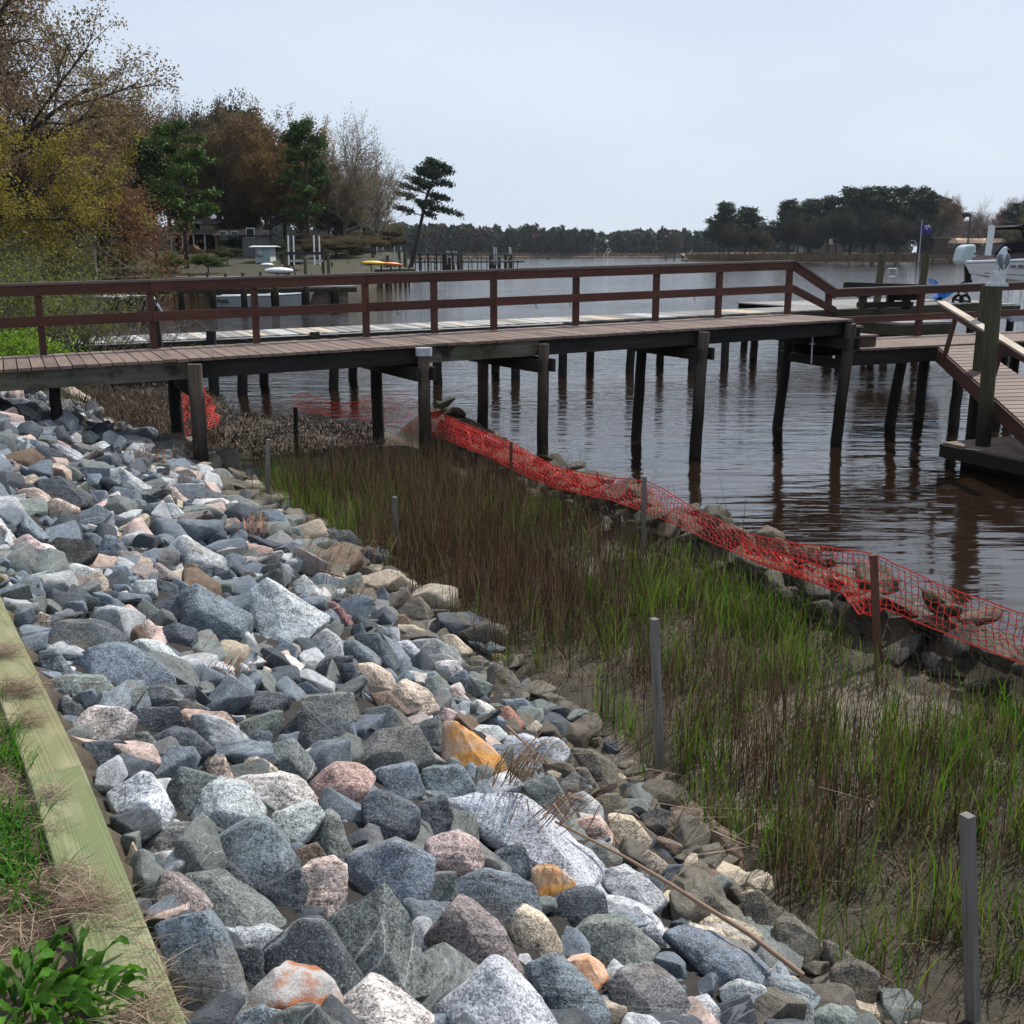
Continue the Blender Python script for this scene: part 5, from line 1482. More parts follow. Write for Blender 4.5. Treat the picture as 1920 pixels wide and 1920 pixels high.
bundle(655, 1170, 26, .35, -.7, .05, (.30, .19, .12), 'spray of thin reeds by the maroon stone', .18)
bundle(950, 1560, 60, .5, -.9, .05, (.26, .17, .10), 'bundle of broken brown reeds across the big pale slab', .22)
bundle(1030, 1640, 50, .38, -.75, .06, (.22, .13, .08), 'bristly clump of brown reeds above the small orange stone', .22)
bundle(430, 1305, 40, .10, .5, .05, (.40, .20, .10), 'small nest of orange bark and shell on dark stones', .10)
bundle(1230, 1660, 16, .8, -.6, .2, (.30, .24, .16), 'pale stalks lying over the marsh edge stones', .15)
def stick(pxy, rad, col, lab, lift=.12):
    pts = [hit(a, b_) + Vector((0, 0, lift)) for a, b_ in pxy]
    m = MB(); m.tube(pts, [rad * (1 - .5 * i / (len(pts) - 1)) for i in range(len(pts))], 6)
    return tag(m.build('stick', col), lab, 'stick')
m_ = plain('dead_cane', (.25, .17, .12), .8, .1)
stick([(1500, 1915), (1400, 1835), (1300, 1770), (1240, 1730), (1175, 1690), (1040, 1620)], .012, m_, 'long thin brown cane lying down the bank across the lower stones', .20)
stick([(950, 1425), (985, 1460), (1020, 1500)], .008, m_, 'short straight cane leaning on the long orange stone', .2)
stick([(600, 1090), (700, 1120), (800, 1170)], .008, m_, 'thin stalk lying along the top of the marsh edge', .1)
# ------------------------------------------------------------------ the second dock behind the pier
B0 = Vector((-5.9, 25.2)); BU = Vector((.900, .4363)); BN = Vector((.4363, -.900))
def bp3(s, w, z=0): q = B0 + BU * s + BN * w; return Vector((q.x, q.y, z))
def zb(s): return 1.28 + .012 * (s + 4)
bd = empty('long_dock', bp3(0, 0), 'long low dock of weathered grey boards, some nearly white, running behind the pier', 'dock')
bo = -bp3(0, 0)
def bpart(m, name, mat, par=None):
    o = m.build(name, mat, par or bd); o.location = bo if par is None else (0, 0, 0); return o
rb = random.Random(3)
mats3 = [M['grey'], plain('pale_lit_board', (.44, .44, .43), .8, .15, var=.15, scale=14), plain('new_tan_board', (.50, .41, .32), .8, .15, var=.12, scale=14)]  # pale boards: white wood, with alternating sunlit boards put into the colour
m = MB(); s = -4.8
while s < 24.5:
    k = rb.random(); mi = 0
    if s < 9.0: mi = 1 if k < .28 else (2 if k < .46 else 0)
    elif 9.3 < s < 9.9: mi = 2
    elif 10.8 < s < 11.6: mi = 1
    elif 14.0 < s < 14.8: mi = 2
    m.obox(bp3(s + .068, -.85, zb(s) - .02), (BU.x * .066, BU.y * .066, 0), (BN.x * .92, BN.y * .92, 0), (0, 0, .02), mi=mi); s += .143
o = m.build('deck', mats3, bd); o.location = bo
m = MB(); m.beam(bp3(-4.8, .03, zb(-4.8) - .16), bp3(24.5, .03, zb(24.5) - .16), .05, .22); bpart(m, 'fascia', M['greenw'])
m = MB(); m.beam(bp3(-4.8, -1.75, zb(-4.8) - .16), bp3(24.5, -1.75, zb(24.5) - .16), .05, .22); bpart(m, 'fascia', M['darkbeam'])
m = MB(); m.tube([bp3(-4.4, .09, zb(-4) - .05), bp3(8, .09, zb(8) - .05)], .018, 6); bpart(m, 'water_pipe', M['galv'])
def bs_of(px, w):
    lo, hi = -8, 30; k = (px - 960) / FPX
    for _ in range(40):
        mid = (lo + hi) / 2; q = bp3(mid, w)
        if q.x / (q.y * CP + 2 * SP) < k: lo = mid
        else: hi = mid
    return lo
for px, w, ln in ((397, .15, 0), (456, .15, -.1), (493, -1.6, 0), (627, .15, -.05), (660, -1.6, 0), (818, .15, 0), (930, -1.6, 0), (966, .15, 0), (1056, .15, 0), (1107, -1.6, .06), (1186, .15, -.05), (1241, -1.6, 0), (1303, .15, 0), (1361, .15, .05), (1417, -1.6, 0), (1470, .15, 0), (1560, .15, 0)):
    s = bs_of(px, w); top = bp3(s, w, zb(s) + (.16 if px in (397,) else -.06))
    o = pile('pile', Vector((top.x + ln - .1 * (rb.random() - .3), top.y, -.9)), top, .115, M['darkbeam'], parent=bd); o.location = bo
for px in (590, 1560, 1650):
    s = bs_of(px, .1); m = MB(); m.obox(bp3(s, .12, zb(s) - .04), (.10, .04, 0), (-.02, .05, 0), (0, 0, .07)); bpart(m, 'cleat_block', M['greenw'])
# the thin dark post with torn plastic just behind the rail
q = pY(303, 652, 17.2); tp = pY(293, 592, 17.2)
m = MB(); m.beam(Vector((q.x, q.y, 1.2)), Vector((tp.x, tp.y, 2.5)), .07, .06, up=(0, 1, 0)); o = m.build('dark_post', M['darkbeam'])
tag(o, 'thin dark post with torn pale plastic leaning behind the rail', 'post')
m = MB(); a_ = pY(286, 557, 17.2)
m.tube([a_, a_ + Vector((.05, 0, -.12)), a_ + Vector((.12, 0, -.22)), a_ + Vector((.13, .02, -.34))], [.02, .03, .02, .008], 5, wob=.8); m.build('torn_plastic', M['tarp'], o)

# ------------------------------------------------------------------ platform, bench, ladder, chair on the outer dock
pf = empty('dock_platform', (13.5, 35, 0), 'wide weathered grey platform at the outer end of the long dock', 'dock')
po = Vector((-13.5, -35, 0))
m = MB(); c0 = Vector((9.9, 33.2, 1.5)); k = 0
while k < 52:
    a_ = c0 + Vector((BU.x * k * .15, BU.y * k * .15, 0)); m.obox(a_ + Vector((-BN.x * 2.3, -BN.y * 2.3, 0)), (BU.x * .07, BU.y * .07, 0), (BN.x * 2.5, BN.y * 2.5, 0), (0, 0, .02)); k += 1
o = m.build('deck', M['grey'], pf); o.location = po
for w in (.25, -2.3, -4.75):
    m = MB(); m.beam(c0 + Vector((BN.x * w, BN.y * w, -.13)), c0 + Vector((BU.x * 7.8 + BN.x * w, BU.y * 7.8 + BN.y * w, -.13)), .05, .2); o = m.build('fascia', M['greenw'], pf); o.location = po
for i in range(5):
    for w in (.1, -4.6):
        p_ = c0 + Vector((BU.x * (i * 1.85 + .2) + BN.x * w, BU.y * (i * 1.85 + .2) + BN.y * w, 0)); o = pile('pile', (p_.x, p_.y, -.9), (p_.x, p_.y, 1.4), .12, M['darkbeam'], parent=pf); o.location = po
def tall(px, ty, by, Y, r, lab, mat='greenw'):
    t_ = pY(px[0], ty, Y); b_ = pY(px[1], by, Y)
    root = empty('mooring_pile', (b_.x, Y, 0), lab, 'pile')
    d_ = (t_ - b_).normalized(); foot = b_ - d_ * ((b_.z + .9) / max(d_.z, .1))
    o = pile('trunk', foot - Vector((b_.x, Y, 0)), t_ - Vector((b_.x, Y, 0)), r, M[mat], parent=root); return o
tall((1655, 1645), 475, 560, 36.5, .12, 'tall mossy mooring pile behind the workbench, next to the ladder')
tall((1737, 1727), 471, 560, 36.0, .12, 'tall mossy mooring pile just past the end of the workbench')
# workbench made of heavy timbers
wbY = 30.5
wb = empty('workbench', (10.6, wbY, 1.3), 'long dark timber workbench on stout legs standing on the outer dock', 'bench')
def wpt(px, py, dy=0): return pY(px, py, wbY + dy) - Vector((10.6, wbY, 1.3))
m = MB(); m.beam(wpt(1606, 538), wpt(1722, 540, 1.2), 1.0, .17); m.beam(wpt(1606, 531), wpt(1718, 534, 1.2), .9, .04); m.build('top', M['darkbeam'], wb)
for (x0, y0, y1, dy) in ((1618, 548, 584, 0), (1700, 548, 580, .9), (1670, 548, 566, 1.2)):
    m = MB(); m.beam(wpt(x0, y0, dy), wpt(x0 - 1, y1, dy), .20, .16, up=(0, 1, 0)); m.build('leg', M['greenw'], wb)
m = MB(); m.beam(wpt(1608, 553), wpt(1630, 553), .3, .12); m.beam(wpt(1680, 556, .8), wpt(1725, 555, 1.2), .3, .22); m.build('bracket', M['darkbeam'], wb)
m = MB(); m.beam(wpt(1616, 572), wpt(1702, 570, .9), .4, .14); m.build('lower_beam', M['darkbeam'], wb)
ld = empty('dock_ladder', (13.0, 37, 1.5), 'bare aluminium ladder top rising behind the workbench', 'ladder')
def lpt(px, py): return pY(px, py, 37) - Vector((13.0, 37, 1.5))
for a_, b_ in (((1665, 504), (1668, 560)), ((1681, 504), (1683, 560))):
    m = MB(); m.tube([lpt(*a_), lpt(*b_)], .03, 6); m.build('rail', M['galv'], ld)
for y_ in (504, 519, 533, 547):
    m = MB(); m.tube([lpt(1665, y_), lpt(1682, y_)], .024, 6); m.build('rung', M['galv'], ld)
ch = empty('beach_chair', (14.2, 36.5, 1.52), 'bright blue reclined plastic chair on the outer dock', 'chair')
def cpt(px, py, dy=0): return pY(px, py, 36.5 + dy) - Vector((14.2, 36.5, 1.52))
m = MB(); m.prism([cpt(1750, 523), cpt(1755, 525), cpt(1761, 535), cpt(1776, 548), cpt(1771, 552), cpt(1757, 538)], (0, .55, 0)); m.build('backrest', M['blue'], ch)
m = MB(); m.prism([cpt(1755, 559), cpt(1772, 549), cpt(1790, 541), cpt(1793, 545), cpt(1778, 556), cpt(1763, 563)], (0, .55, 0)); m.build('seat', M['blue'], ch)
for dy in (0, .5):
    m = MB(); m.prism([cpt(1753, 559, dy), cpt(1766, 557, dy), cpt(1769, 562, dy), cpt(1755, 563, dy)], (0, .07, 0)); m.build('leg', M['blue'], ch)
    m = MB(); m.prism([cpt(1776, 546, dy), cpt(1793, 541, dy), cpt(1794, 544, dy), cpt(1777, 550, dy)], (0, .07, 0)); m.build('arm', M['blue'], ch)
ht = empty('hand_truck', (15.2, 35.5, 1.5), 'dark two-wheeled cart beside the blue chair', 'cart')
def hpt(px, py, dy=0): return pY(px, py, 35.5 + dy) - Vector((15.2, 35.5, 1.5))
for dx in (0, 13):
    for j in (0,):
        m = MB(); c_ = hpt(1796 + dx, 563); pts = [c_ + Vector((.16 * math.cos(a) , 0, .16 * math.sin(a))) for a in np.linspace(0, 2 * math.pi, 15)]
        m.tube(pts, .045, 6, cap=False); m.build('wheel', M['black'], ht)
m = MB(); m.tube([hpt(1790, 562), hpt(1800, 545), hpt(1812, 548), hpt(1818, 562)], .035, 6); m.tube([hpt(1800, 545), hpt(1808, 532), hpt(1813, 540), hpt(1812, 548)], .03, 6); m.tube([hpt(1790, 562), hpt(1820, 566)], .04, 6); m.tube([hpt(1803, 546), hpt(1797, 535), hpt(1810, 527)], .03, 6)
m.build('frame', M['wire'], ht)

lfm = empty('swim_platform', pY(1715, 606, 27), 'low dark floating platform moored behind the lower walkway', 'floating platform')
q = Vector(lfm.location)
m = MB(); m.obox((0, .8, 0), (.75, .25, 0), (-.3, .85, 0), (0, 0, .03)); m.build('deck', M['grey'], lfm)
m = MB(); m.obox((0, .8, -.17), (.74, .25, 0), (-.3, .84, 0), (0, 0, .135)); m.build('frame', M['greenw'], lfm)
m = MB(); m.obox((0, .8, -.55), (.66, .22, 0), (-.27, .76, 0), (0, 0, .24)); m.build('float_drum', M['black'], lfm)
sh_ = pz(1908, 815, .365); m = MB(); m.sphere(sh_ + Vector((0, 0, .05)), .10, 1.5, .7, .55); m.sphere(sh_ + Vector((.10, .1, .04)), .08, 1.5, .7, .5)
tag(m.build('shoes', M['black']), 'dark pair of shoes left on the float deck', 'shoes')
# ------------------------------------------------------------------ the boat on its lift
BY = 30.0
bt = empty('lift_boat', (16, BY, 2.0), 'white motorboat with pale hull side and registration letters, raised on a boat lift', 'boat')
def P3(px, py, dy=0): return pY(px, py, BY + dy) - Vector((16, BY, 2.0))
bow = P3(1812, 492)
m = MB()
# hull by stations: sheer, chine, keel; runs from the bow off past the frame
st_ = []
for i in range(9):
    f = i / 8; L_ = 6.2 * f
    half = 1.15 * (1 - (1 - f) ** 2.2) ** .8 if f > 0 else .02
    x = bow.x + L_
    sheer = bow.z + .10 * math.sin(f * 1.6) + .10 * f; chine = bow.z - .30 - .45 * min(1, f * 1.9) + 0; keel = bow.z - .12 - 1.02 * min(1, (f * 2.1)) ** .8
    st_.append([(x + .0, -half, sheer), (x + .0, -half * .99, sheer - .07), (x + .12 * (1 - f), -half * .84, chine), (x + .2 * (1 - f), 0, keel), (x + .12 * (1 - f), half * .84, chine), (x, half * .99, sheer - .07), (x, half, sheer)])
vs = [p for s_ in st_ for p in s_]; fs = []
for i in range(8):
    for j in range(6): fs.append((i * 7 + j, (i + 1) * 7 + j, (i + 1) * 7 + j + 1, i * 7 + j + 1))
fs.append([8 * 7 + j for j in range(7)])
m._add(vs, fs, vs, .5, False)
m.build('hull', M['white'], bt)
m = MB()
for i in range(8):
    for s_ in (0, 6): m.tube([Vector(st_[i][s_]) + Vector((0, 0, .01)), Vector(st_[i + 1][s_]) + Vector((0, 0, .01))], .045, 6)
m.build('rub_rail', M['white'], bt)
m = MB(); dk = [(p[0][0] + .15, p[0][1] * .9, p[0][2] + .02 + .14 * math.sin(min(1, i / 5) * 3.14 / 2)) for i, p in enumerate(st_)]; dk2 = [(a, -b, c) for a, b, c in dk]
mid = [(a, 0, c + .12) for a, b, c in dk]
vs = dk + mid + dk2; fs = [(i, i + 1, 9 + i + 1, 9 + i) for i in range(8)] + [(9 + i, 9 + i + 1, 18 + i + 1, 18 + i) for i in range(8)]
m._add(vs, fs, vs, .5, True); m.build('canvas_cover', plain('purple_brown_canvas', (.06, .045, .05), .85, .1), bt)
m = MB(); a_ = P3(1868, 525, -1.0); m.beam(P3(1845, 512, -.55), P3(1990, 520, -1.2), .02, .02); m.build('chine_stripe', M['wire'], bt)
# dark bimini and its frame
m = MB(); q0 = P3(1845, 480, .6); m.prism([P3(1862, 478), P3(1884, 456), P3(1930, 452), P3(1990, 452), P3(1990, 480)], (0, 1.3, 0)); m.build('canopy', M['black'], bt)
m = MB(); m.prism([P3(1903, 425), P3(1920, 421), P3(1990, 424), P3(1990, 429), P3(1912, 429)], (0, 1.6, 0)); m.tube([P3(1914, 428, .2), P3(1924, 455, .2)], .03, 6); m.build('hard_top', M['black'], bt)
# registration letters on the hull side
def text(s, name, loc, rot, size, mat, parent, ext=.004, shear=0.0, spacing=1.0):
    cu = bpy.data.curves.new(name, 'FONT'); cu.body = s; cu.size = size; cu.extrude = ext; cu.shear = shear; cu.space_character = spacing
    cu.align_x = 'LEFT'
    tmp = bpy.data.objects.new(name, cu); COL.objects.link(tmp)
    dg = bpy.context.evaluated_depsgraph_get(); me = bpy.data.meshes.new_from_object(tmp.evaluated_get(dg))
    bpy.data.objects.remove(tmp); me.materials.clear(); me.materials.append(mat)
    o = bpy.data.objects.new(name, me); COL.objects.link(o); o.parent = parent; o.location = loc; o.rotation_euler = rot
    return o
q = P3(1879, 500)
hs = [abs(s_[1][1]) for s_ in st_]; xs_ = [s_[1][0] for s_ in st_]
y0 = -float(np.interp(q.x, xs_, hs)) - .04; y1 = -float(np.interp(q.x + .6, xs_, hs)) - .04
text('VA 2810 CS', 'registration_letters', (q.x, y0 + .02, q.z - .03), (R(80), 0, math.atan2(y1 - y0, .6)), .125, M['navy'], bt, ext=.012, spacing=1.0)
# lift piles and beams
lf = empty('boat_lift', (17, BY, 0), 'dark timber boat lift cradling the white motorboat', 'boat lift')
for (x, y) in ((15.6 + .15, BY - 1.9), (15.6 + .15, BY + 1.9)):
    o = pile('pile', (x, y, -.9), (x, y, 2.25), .17, M['darkbeam'], parent=lf); o.location = (-17, -BY, 0)
for i, y in enumerate((BY - .6, BY + .6)):
    m = MB(); m.beam((bow.x + 16 + 1.1, y, 1.45), (23, y, 1.45), .16, .14); o = m.build('bunk', M['galv'], lf); o.location = (-17, -BY, 0)
for x in (17.6, 20.5):
    m = MB(); m.beam((x, BY - 2.0, 1.3), (x, BY + 2, 1.3), .14, .18); o = m.build('cradle_beam', M['black'], lf); o.location = (-17, -BY, 0)
    for y in (BY - 1.9, BY + 1.9):
        o = pile('pile', (x, y, -.9), (x, y, 1.75), .15, M['darkbeam'], parent=lf); o.location = (-17, -BY, 0)
# covered outboard standing beyond the bow
ob = empty('covered_outboard', (15.6, 34, 2.2), 'outboard motor under a pale blue-grey cover beyond the white bow', 'outboard motor')
def O3(px, py, dy=0): return pY(px, py, 34 + dy) - Vector((15.6, 34, 2.2))
m = MB(); m.prism([O3(1815, 459), O3(1831, 458), O3(1832, 487), O3(1822, 497), O3(1813, 501), O3(1803, 493), O3(1802, 488), O3(1807, 466)], (0, .7, 0))
o = m.build('cover', M['cover'], ob); bv = o.modifiers.new('soft', 'BEVEL'); bv.width = .08; bv.segments = 3
m = MB(); m.beam(O3(1814, 500, .3), O3(1815, 530, .3), .16, .12, up=(0, 1, 0)); m.beam(O3(1811, 527, .3), O3(1822, 527, .3), .1, .08); m.build('lower_unit', M['black'], ob)
# tall white guide post and the grey lamp pole further off
m = MB(); m.tube([pY(1852, 479, 29.4), pY(1860, 423, 29.4)], [.085, .085], 10); o = m.build('guide_post', M['white']); tag(o, 'white round guide post rising over the covered boat', 'post')

# ------------------------------------------------------------------ gull on the pile cap
gl = empty('gull', (7.19, 16.08, 2.96), 'grey and white gull perched on the white cap of the tall pile, back turned', 'bird')
def skin_body(name, verts, edges, rad, mat, parent, sub=2):
    me = bpy.data.meshes.new(name); me.from_pydata(verts, edges, []); o = bpy.data.objects.new(name, me); COL.objects.link(o)
    sk = o.modifiers.new('skin', 'SKIN'); 
    for i, r in enumerate(rad): me.skin_vertices[0].data[i].radius = r if hasattr(r, '__len__') else (r, r)
    ss = o.modifiers.new('sub', 'SUBSURF'); ss.levels = ss.render_levels = sub
    dg = bpy.context.evaluated_depsgraph_get(); m2 = bpy.data.meshes.new_from_object(o.evaluated_get(dg)); bpy.data.objects.remove(o)
    m2.materials.clear(); m2.materials.append(mat); m2.polygons.foreach_set('use_smooth', np.ones(len(m2.polygons), bool))
    o = bpy.data.objects.new(name, m2); COL.objects.link(o); o.parent = parent; return o
skin_body('body', [(-.01, 0, .07), (-.012, .0, .13), (.0, .01, .20), (.015, .015, .265), (.03, .02, .31), (.05, .02, .325), (.075, .015, .315)], [(0, 1), (1, 2), (2, 3), (3, 4), (4, 5), (5, 6)], [(.05, .05), (.085, .075), (.09, .08), (.062, .06), (.045, .045), (.035, .036), (.012, .012)], M['gull_w'], gl)
for sx in (-1, 1):
    skin_body('wing', [(sx * .05, -.045, .25), (sx * .062, -.065, .18), (sx * .045, -.075, .10), (sx * .015, -.07, .02)], [(0, 1), (1, 2), (2, 3)], [(.03, .02), (.045, .022), (.035, .018), (.010, .008)], M['gull_g'], gl)
    m = MB(); m.tube([(sx * .022, 0, .075), (sx * .024, 0, .0)], .006, 6); m.tube([(sx * .024, 0, .004), (sx * .024, -.03, .003)], .006, 5); m.build('leg', M['beak'], gl)
m = MB(); m.tube([(.078, .014, .314), (.10, .012, .306), (.115, .01, .292)], [.009, .007, .003], 6); m.build('beak', M['beak'], gl)
m = MB(); m.sphere((.055, -.015, .335), .006); m.sphere((.058, .05, .335), .006); m.build('eye', M['black'], gl)

# ------------------------------------------------------------------ trees
def ribbon_leaves(C, size, n_per, spread, flat=1.0, seed=0):
    r = np.random.default_rng(seed); n = len(C) * n_per
    c = np.repeat(C, n_per, 0) + r.normal(0, 1, (n, 3)) * np.array([spread, spread, spread * flat])
    a = r.normal(0, 1, (n, 3)); a /= np.linalg.norm(a, axis=1)[:, None]
    b = np.cross(a, r.normal(0, 1, (n, 3))); b /= np.linalg.norm(b, axis=1)[:, None] + 1e-9
    s = size * r.uniform(.6, 1.4, (n, 1))
    V = np.stack([c - a * s, c + b * s * .5, c + a * s, c - b * s * .5], 1).reshape(-1, 3)
    F = np.arange(n * 4).reshape(-1, 4)
    rnd = np.repeat(np.clip(np.repeat(r.uniform(0, 1, len(C)), n_per) * .55 + r.uniform(0, .45, n), 0, 1), 4)
    return V, F, rnd
def grow(seed, kind):
    """unit-height tree: trunk mesh data and twig-end cloud"""
    r = random.Random(seed); m = MB(); tips = []
    def br(p, d, L, rad, lvl, maxl, droop):
        n = 4 if lvl < 2 else 3
        pts = [p]; q = p.copy(); dd = d.copy()
        for i in range(n):
            dd = (dd + Vector((r.gauss(0, .17), r.gauss(0, .17), r.gauss(0, .13) + droop))).normalized()
            q = q + dd * L / n; pts.append(q.copy())
        m.tube(pts, [rad * (1 - .62 * i / n) for i in range(n + 1)], (7, 5, 4, 3)[min(lvl, 3)], cap=False)
        if lvl >= maxl:
            tips.append(pts[-1]); tips.append(pts[-2]);
            if r.random() < .6: tips.append(pts[1])
            return
        k = {1: 7, 2: 7}.get(lvl, 5)
        for i in range(k):
            f = .3 + .7 * (i + r.random()) / k; idx = min(int(f * n), n - 1); s = pts[idx].lerp(pts[idx + 1], f * n - idx)
            ax = dd.orthogonal().normalized(); ax.rotate(Matrix.Rotation(r.uniform(0, 6.28), 3, dd))
            nd = (dd * r.uniform(.5, .9) + ax * r.uniform(.5, .95) + Vector((0, 0, .12))).normalized()
            br(s, nd, L * r.uniform(.45, .68), rad * .42, lvl + 1, maxl, droop)
    if kind == 'broad':
        h0 = r.uniform(.22, .32); fork = Vector((r.uniform(-.02, .02), r.uniform(-.02, .02), h0))
        m.tube([Vector((0, 0, -.03)), Vector((0, 0, h0 * .5)), fork], [.026, .019, .017], 8)
        nb = r.randint(7, 9)
        for i in range(nb):
            a = 6.28 * i / nb + r.uniform(-.3, .3); e = r.uniform(.35, 1.25) if i else 1.5
            br(fork + Vector((0, 0, r.uniform(-.07, .05))), Vector((math.cos(a) * math.cos(e), math.sin(a) * math.cos(e), math.sin(e))), r.uniform(.36, .50) * (.85 if e < .6 else 1.05), .012, 1, 3, .02)
    if kind == 'pine':
        top = Vector((r.uniform(-.03, .03), r.uniform(-.03, .03), .97))
        tr = [Vector((0, 0, -.03)), Vector((r.uniform(-.012, .012), r.uniform(-.012, .012), .35)), Vector((r.uniform(-.02, .02), 0, .7)), top]
        m.tube(tr, [.019, .015, .010, .004], 8)
        LO, NB = (.52, 30) if seed == 77 else ((.26, 44) if seed < 80 else (.40, 36))
        for i in range(NB):
            f = LO + (1 - LO) * (i / NB) ** .9; f2 = f * 3; idx = min(int(f2 * 1.0), 2)
            c = tr[idx].lerp(tr[idx + 1], min(1, max(0, (f - (0, .35, .7)[idx]) / (.35, .35, .27)[idx])))
            a = r.uniform(0, 6.28); L = (.20 * max(.15, 1 - ((f - .52) / .52) ** 2) + .03) * r.uniform(.6, 1.2)
            if r.random() < .12: continue
            d = Vector((math.cos(a), math.sin(a), r.uniform(-.05, .4))).normalized()
            pts = [c, c + d * L * .5, c + d * L + Vector((0, 0, .02))]
            m.tube(pts, [.005, .003, .0015], 4, cap=False)
            for q in (.45, .7, .9, 1.0): tips.append(c + d * L * q + Vector((r.uniform(-.02, .02), r.uniform(-.02, .02), .008)))
    return m, np.array([tuple(t_) for t_ in tips])
TP = {}
def make_proto(key, seed, kind, leaf, n_per, spread, flat, bark, lmat, leafy=True):
    m, tips = grow(seed, kind)
    me_t = m.build('trunk', M[bark]); mesh_t = me_t.data; bpy.data.objects.remove(me_t)
    V, F, rnd = ribbon_leaves(tips, leaf, n_per, spread, flat, seed)
    # bounding radius for width control
    rad = float(np.percentile(np.hypot(tips[:, 0], tips[:, 1]), 93)); top = float(np.percentile(tips[:, 2], 97 if kind == 'broad' else 100))
    mesh_c = np_mesh('crown', V, F, M[lmat], attrs={'rnd': ('FLOAT', rnd)}, link=False)
    TP[key] = (mesh_t, mesh_c, rad, top)
for i in range(4): make_proto(f'b{i}', 40 + i, 'broad', .0068, 44, .026, .9, 'bark', 'leaf')          # budding
for i in range(2): make_proto(f's{i}', 50 + i, 'broad', .0065, 8, .020, .9, 'palebark', 'leaf')          # nearly bare
for i in range(3): make_proto(f'd{i}', 60 + i, 'broad', .0100, 50, .030, .8, 'bark', 'leaf')          # dense
for i in range(3): make_proto(f'p{i}', 70 + i, 'pine', .0125, 75, .024, .6, 'pinebark', 'needle')
for i in range(3): make_proto(f'q{i}', 80 + i, 'pine', .018, 80, .034, .75, 'pinebark', 'needle')
def tree(key, px, Y, top_y, half_px, col, label, base_z=None, group='trees on the wooded shore', name='tree', lean=0.0, cat='tree', X=None):
    mt, mc, rad, top = TP[key]
    x = (px - 960) / FPX * Y * 1.0 if X is None else X
    zt = pY(px, top_y, Y).z
    bz = base_z if base_z is not None else (tz(x, Y) if Y < 300 else 1.4)
    h = max(1.5, zt - bz) / top; w = half_px * Y / FPX / rad
    if key[0] in 'bds' and not key.startswith('big') and h > 7: w = max(w, h * .72)
    root = empty(name, (x, Y, bz), label, cat, group)
    root.rotation_euler = (0, lean, 0)
    for me, nm in ((mt, 'trunk'), (mc, 'crown')):
        o = bpy.data.objects.new(nm, me); COL.objects.link(o); o.parent = root
        o.scale = (w, w, h); o.rotation_euler = (0, 0, random.uniform(0, 6.28)) if lean == 0 else (0, 0, 0)
        if nm == 'crown': o.color = (*col, 1)
    # trunk and crown must turn together
    root.children[0].rotation_euler = root.children[1].rotation_euler
    return root
BR = (.17, .105, .045); RB = (.15, .09, .045); OB = (.22, .145, .04); GB = (.14, .112, .07); DG = (.022, .045, .018); MG = (.04, .085, .018); YG = (.22, .17, .03)
# wooded shore, from the point inward
make_proto('pl', 77, 'pine', .012, 80, .022, .6, 'pinebark', 'needle')
tree('pl', 772, 165, 298, 46, (.028, .052, .024), 'lone tall pine leaning over the water at the tip of the wooded shore', lean=R(15.5), name='pine_tree')
tree('s0', 715, 132, 262, 80, (.24, .20, .12), 'spreading pale nearly bare tree next to the lone leaning pine', base_z=1.6)
tree('b0', 690, 150, 330, 60, OB, 'low golden budding tree behind the pale spreading tree')
tree('s1', 655, 140, 238, 50, (.22, .17, .14), 'thin grey twiggy tree topping the slope of the wood', base_z=2)
tree('b1', 628, 128, 300, 60, GB, 'greyish twiggy tree below the slope of the wood')
tree('p1', 592, 118, 232, 42, (.05, .09, .02), 'green pine rising through the golden crowns', name='pine_tree')
tree('b2', 640, 160, 275, 62, OB, 'golden brown tree behind the green pine')
tree('d0', 548, 128, 252, 72, (.17, .105, .04), 'round russet tree beside the green pine')
tree('b3', 515, 131, 262, 60, (.16, .10, .05), 'russet twiggy tree with pale limbs over the grey cottage')
tree('q0', 468, 165, 214, 52, DG, 'dark pine cap showing over the russet trees', name='pine_tree')
tree('d1', 455, 132, 232, 80, (.145, .095, .045), 'broad brown tree under the dark pine cap')
tree('d2', 395, 150, 218, 70, (.085, .07, .04), 'dull olive crown at the high middle of the wood')
tree('b0', 340, 165, 212, 70, (.12, .085, .05), 'brown twiggy tree on the skyline of the wood')
tree('p2', 366, 97, 232, 56, (.065, .115, .018), 'bright green pine standing in front of the brown wood', name='pine_tree')
tree('q1', 312, 104, 262, 46, (.035, .06, .018), 'dark green pine beside the bright green pine', name='pine_tree')
tree('b1', 280, 130, 198, 72, (.17, .10, .045), 'reddish brown tree with open top at the skyline')
tree('s1', 225, 118, 168, 44, (.14, .10, .09), 'bare forked tree against the sky between big oak and wood')
tree('d0', 235, 112, 238, 75, (.14, .085, .04), 'red brown crown below the bare forked tree')
tree('b2', 175, 105, 225, 80, RB, 'ruddy brown crown in the thick of the shore wood')
tree('d1', 105, 98, 255, 80, (.11, .065, .04), 'brown crown low behind the yellow leaning oak')
tree('b3', 40, 100, 235, 80, RB, 'ruddy crown deep at the edge of the frame')
tree('d2', -40, 100, 260, 90, (.05, .06, .025), 'dark evergreen mass behind the big oak')
tree('q2', 20, 92, 300, 60, (.02, .04, .016), 'dark evergreen low behind the yellow branches', name='pine_tree')
tree('b0', 185, 80, 300, 105, (.125, .072, .036), 'rusty leafed oak with low crooked limbs reaching over the bulkhead', base_z=1.2, name='oak_tree')
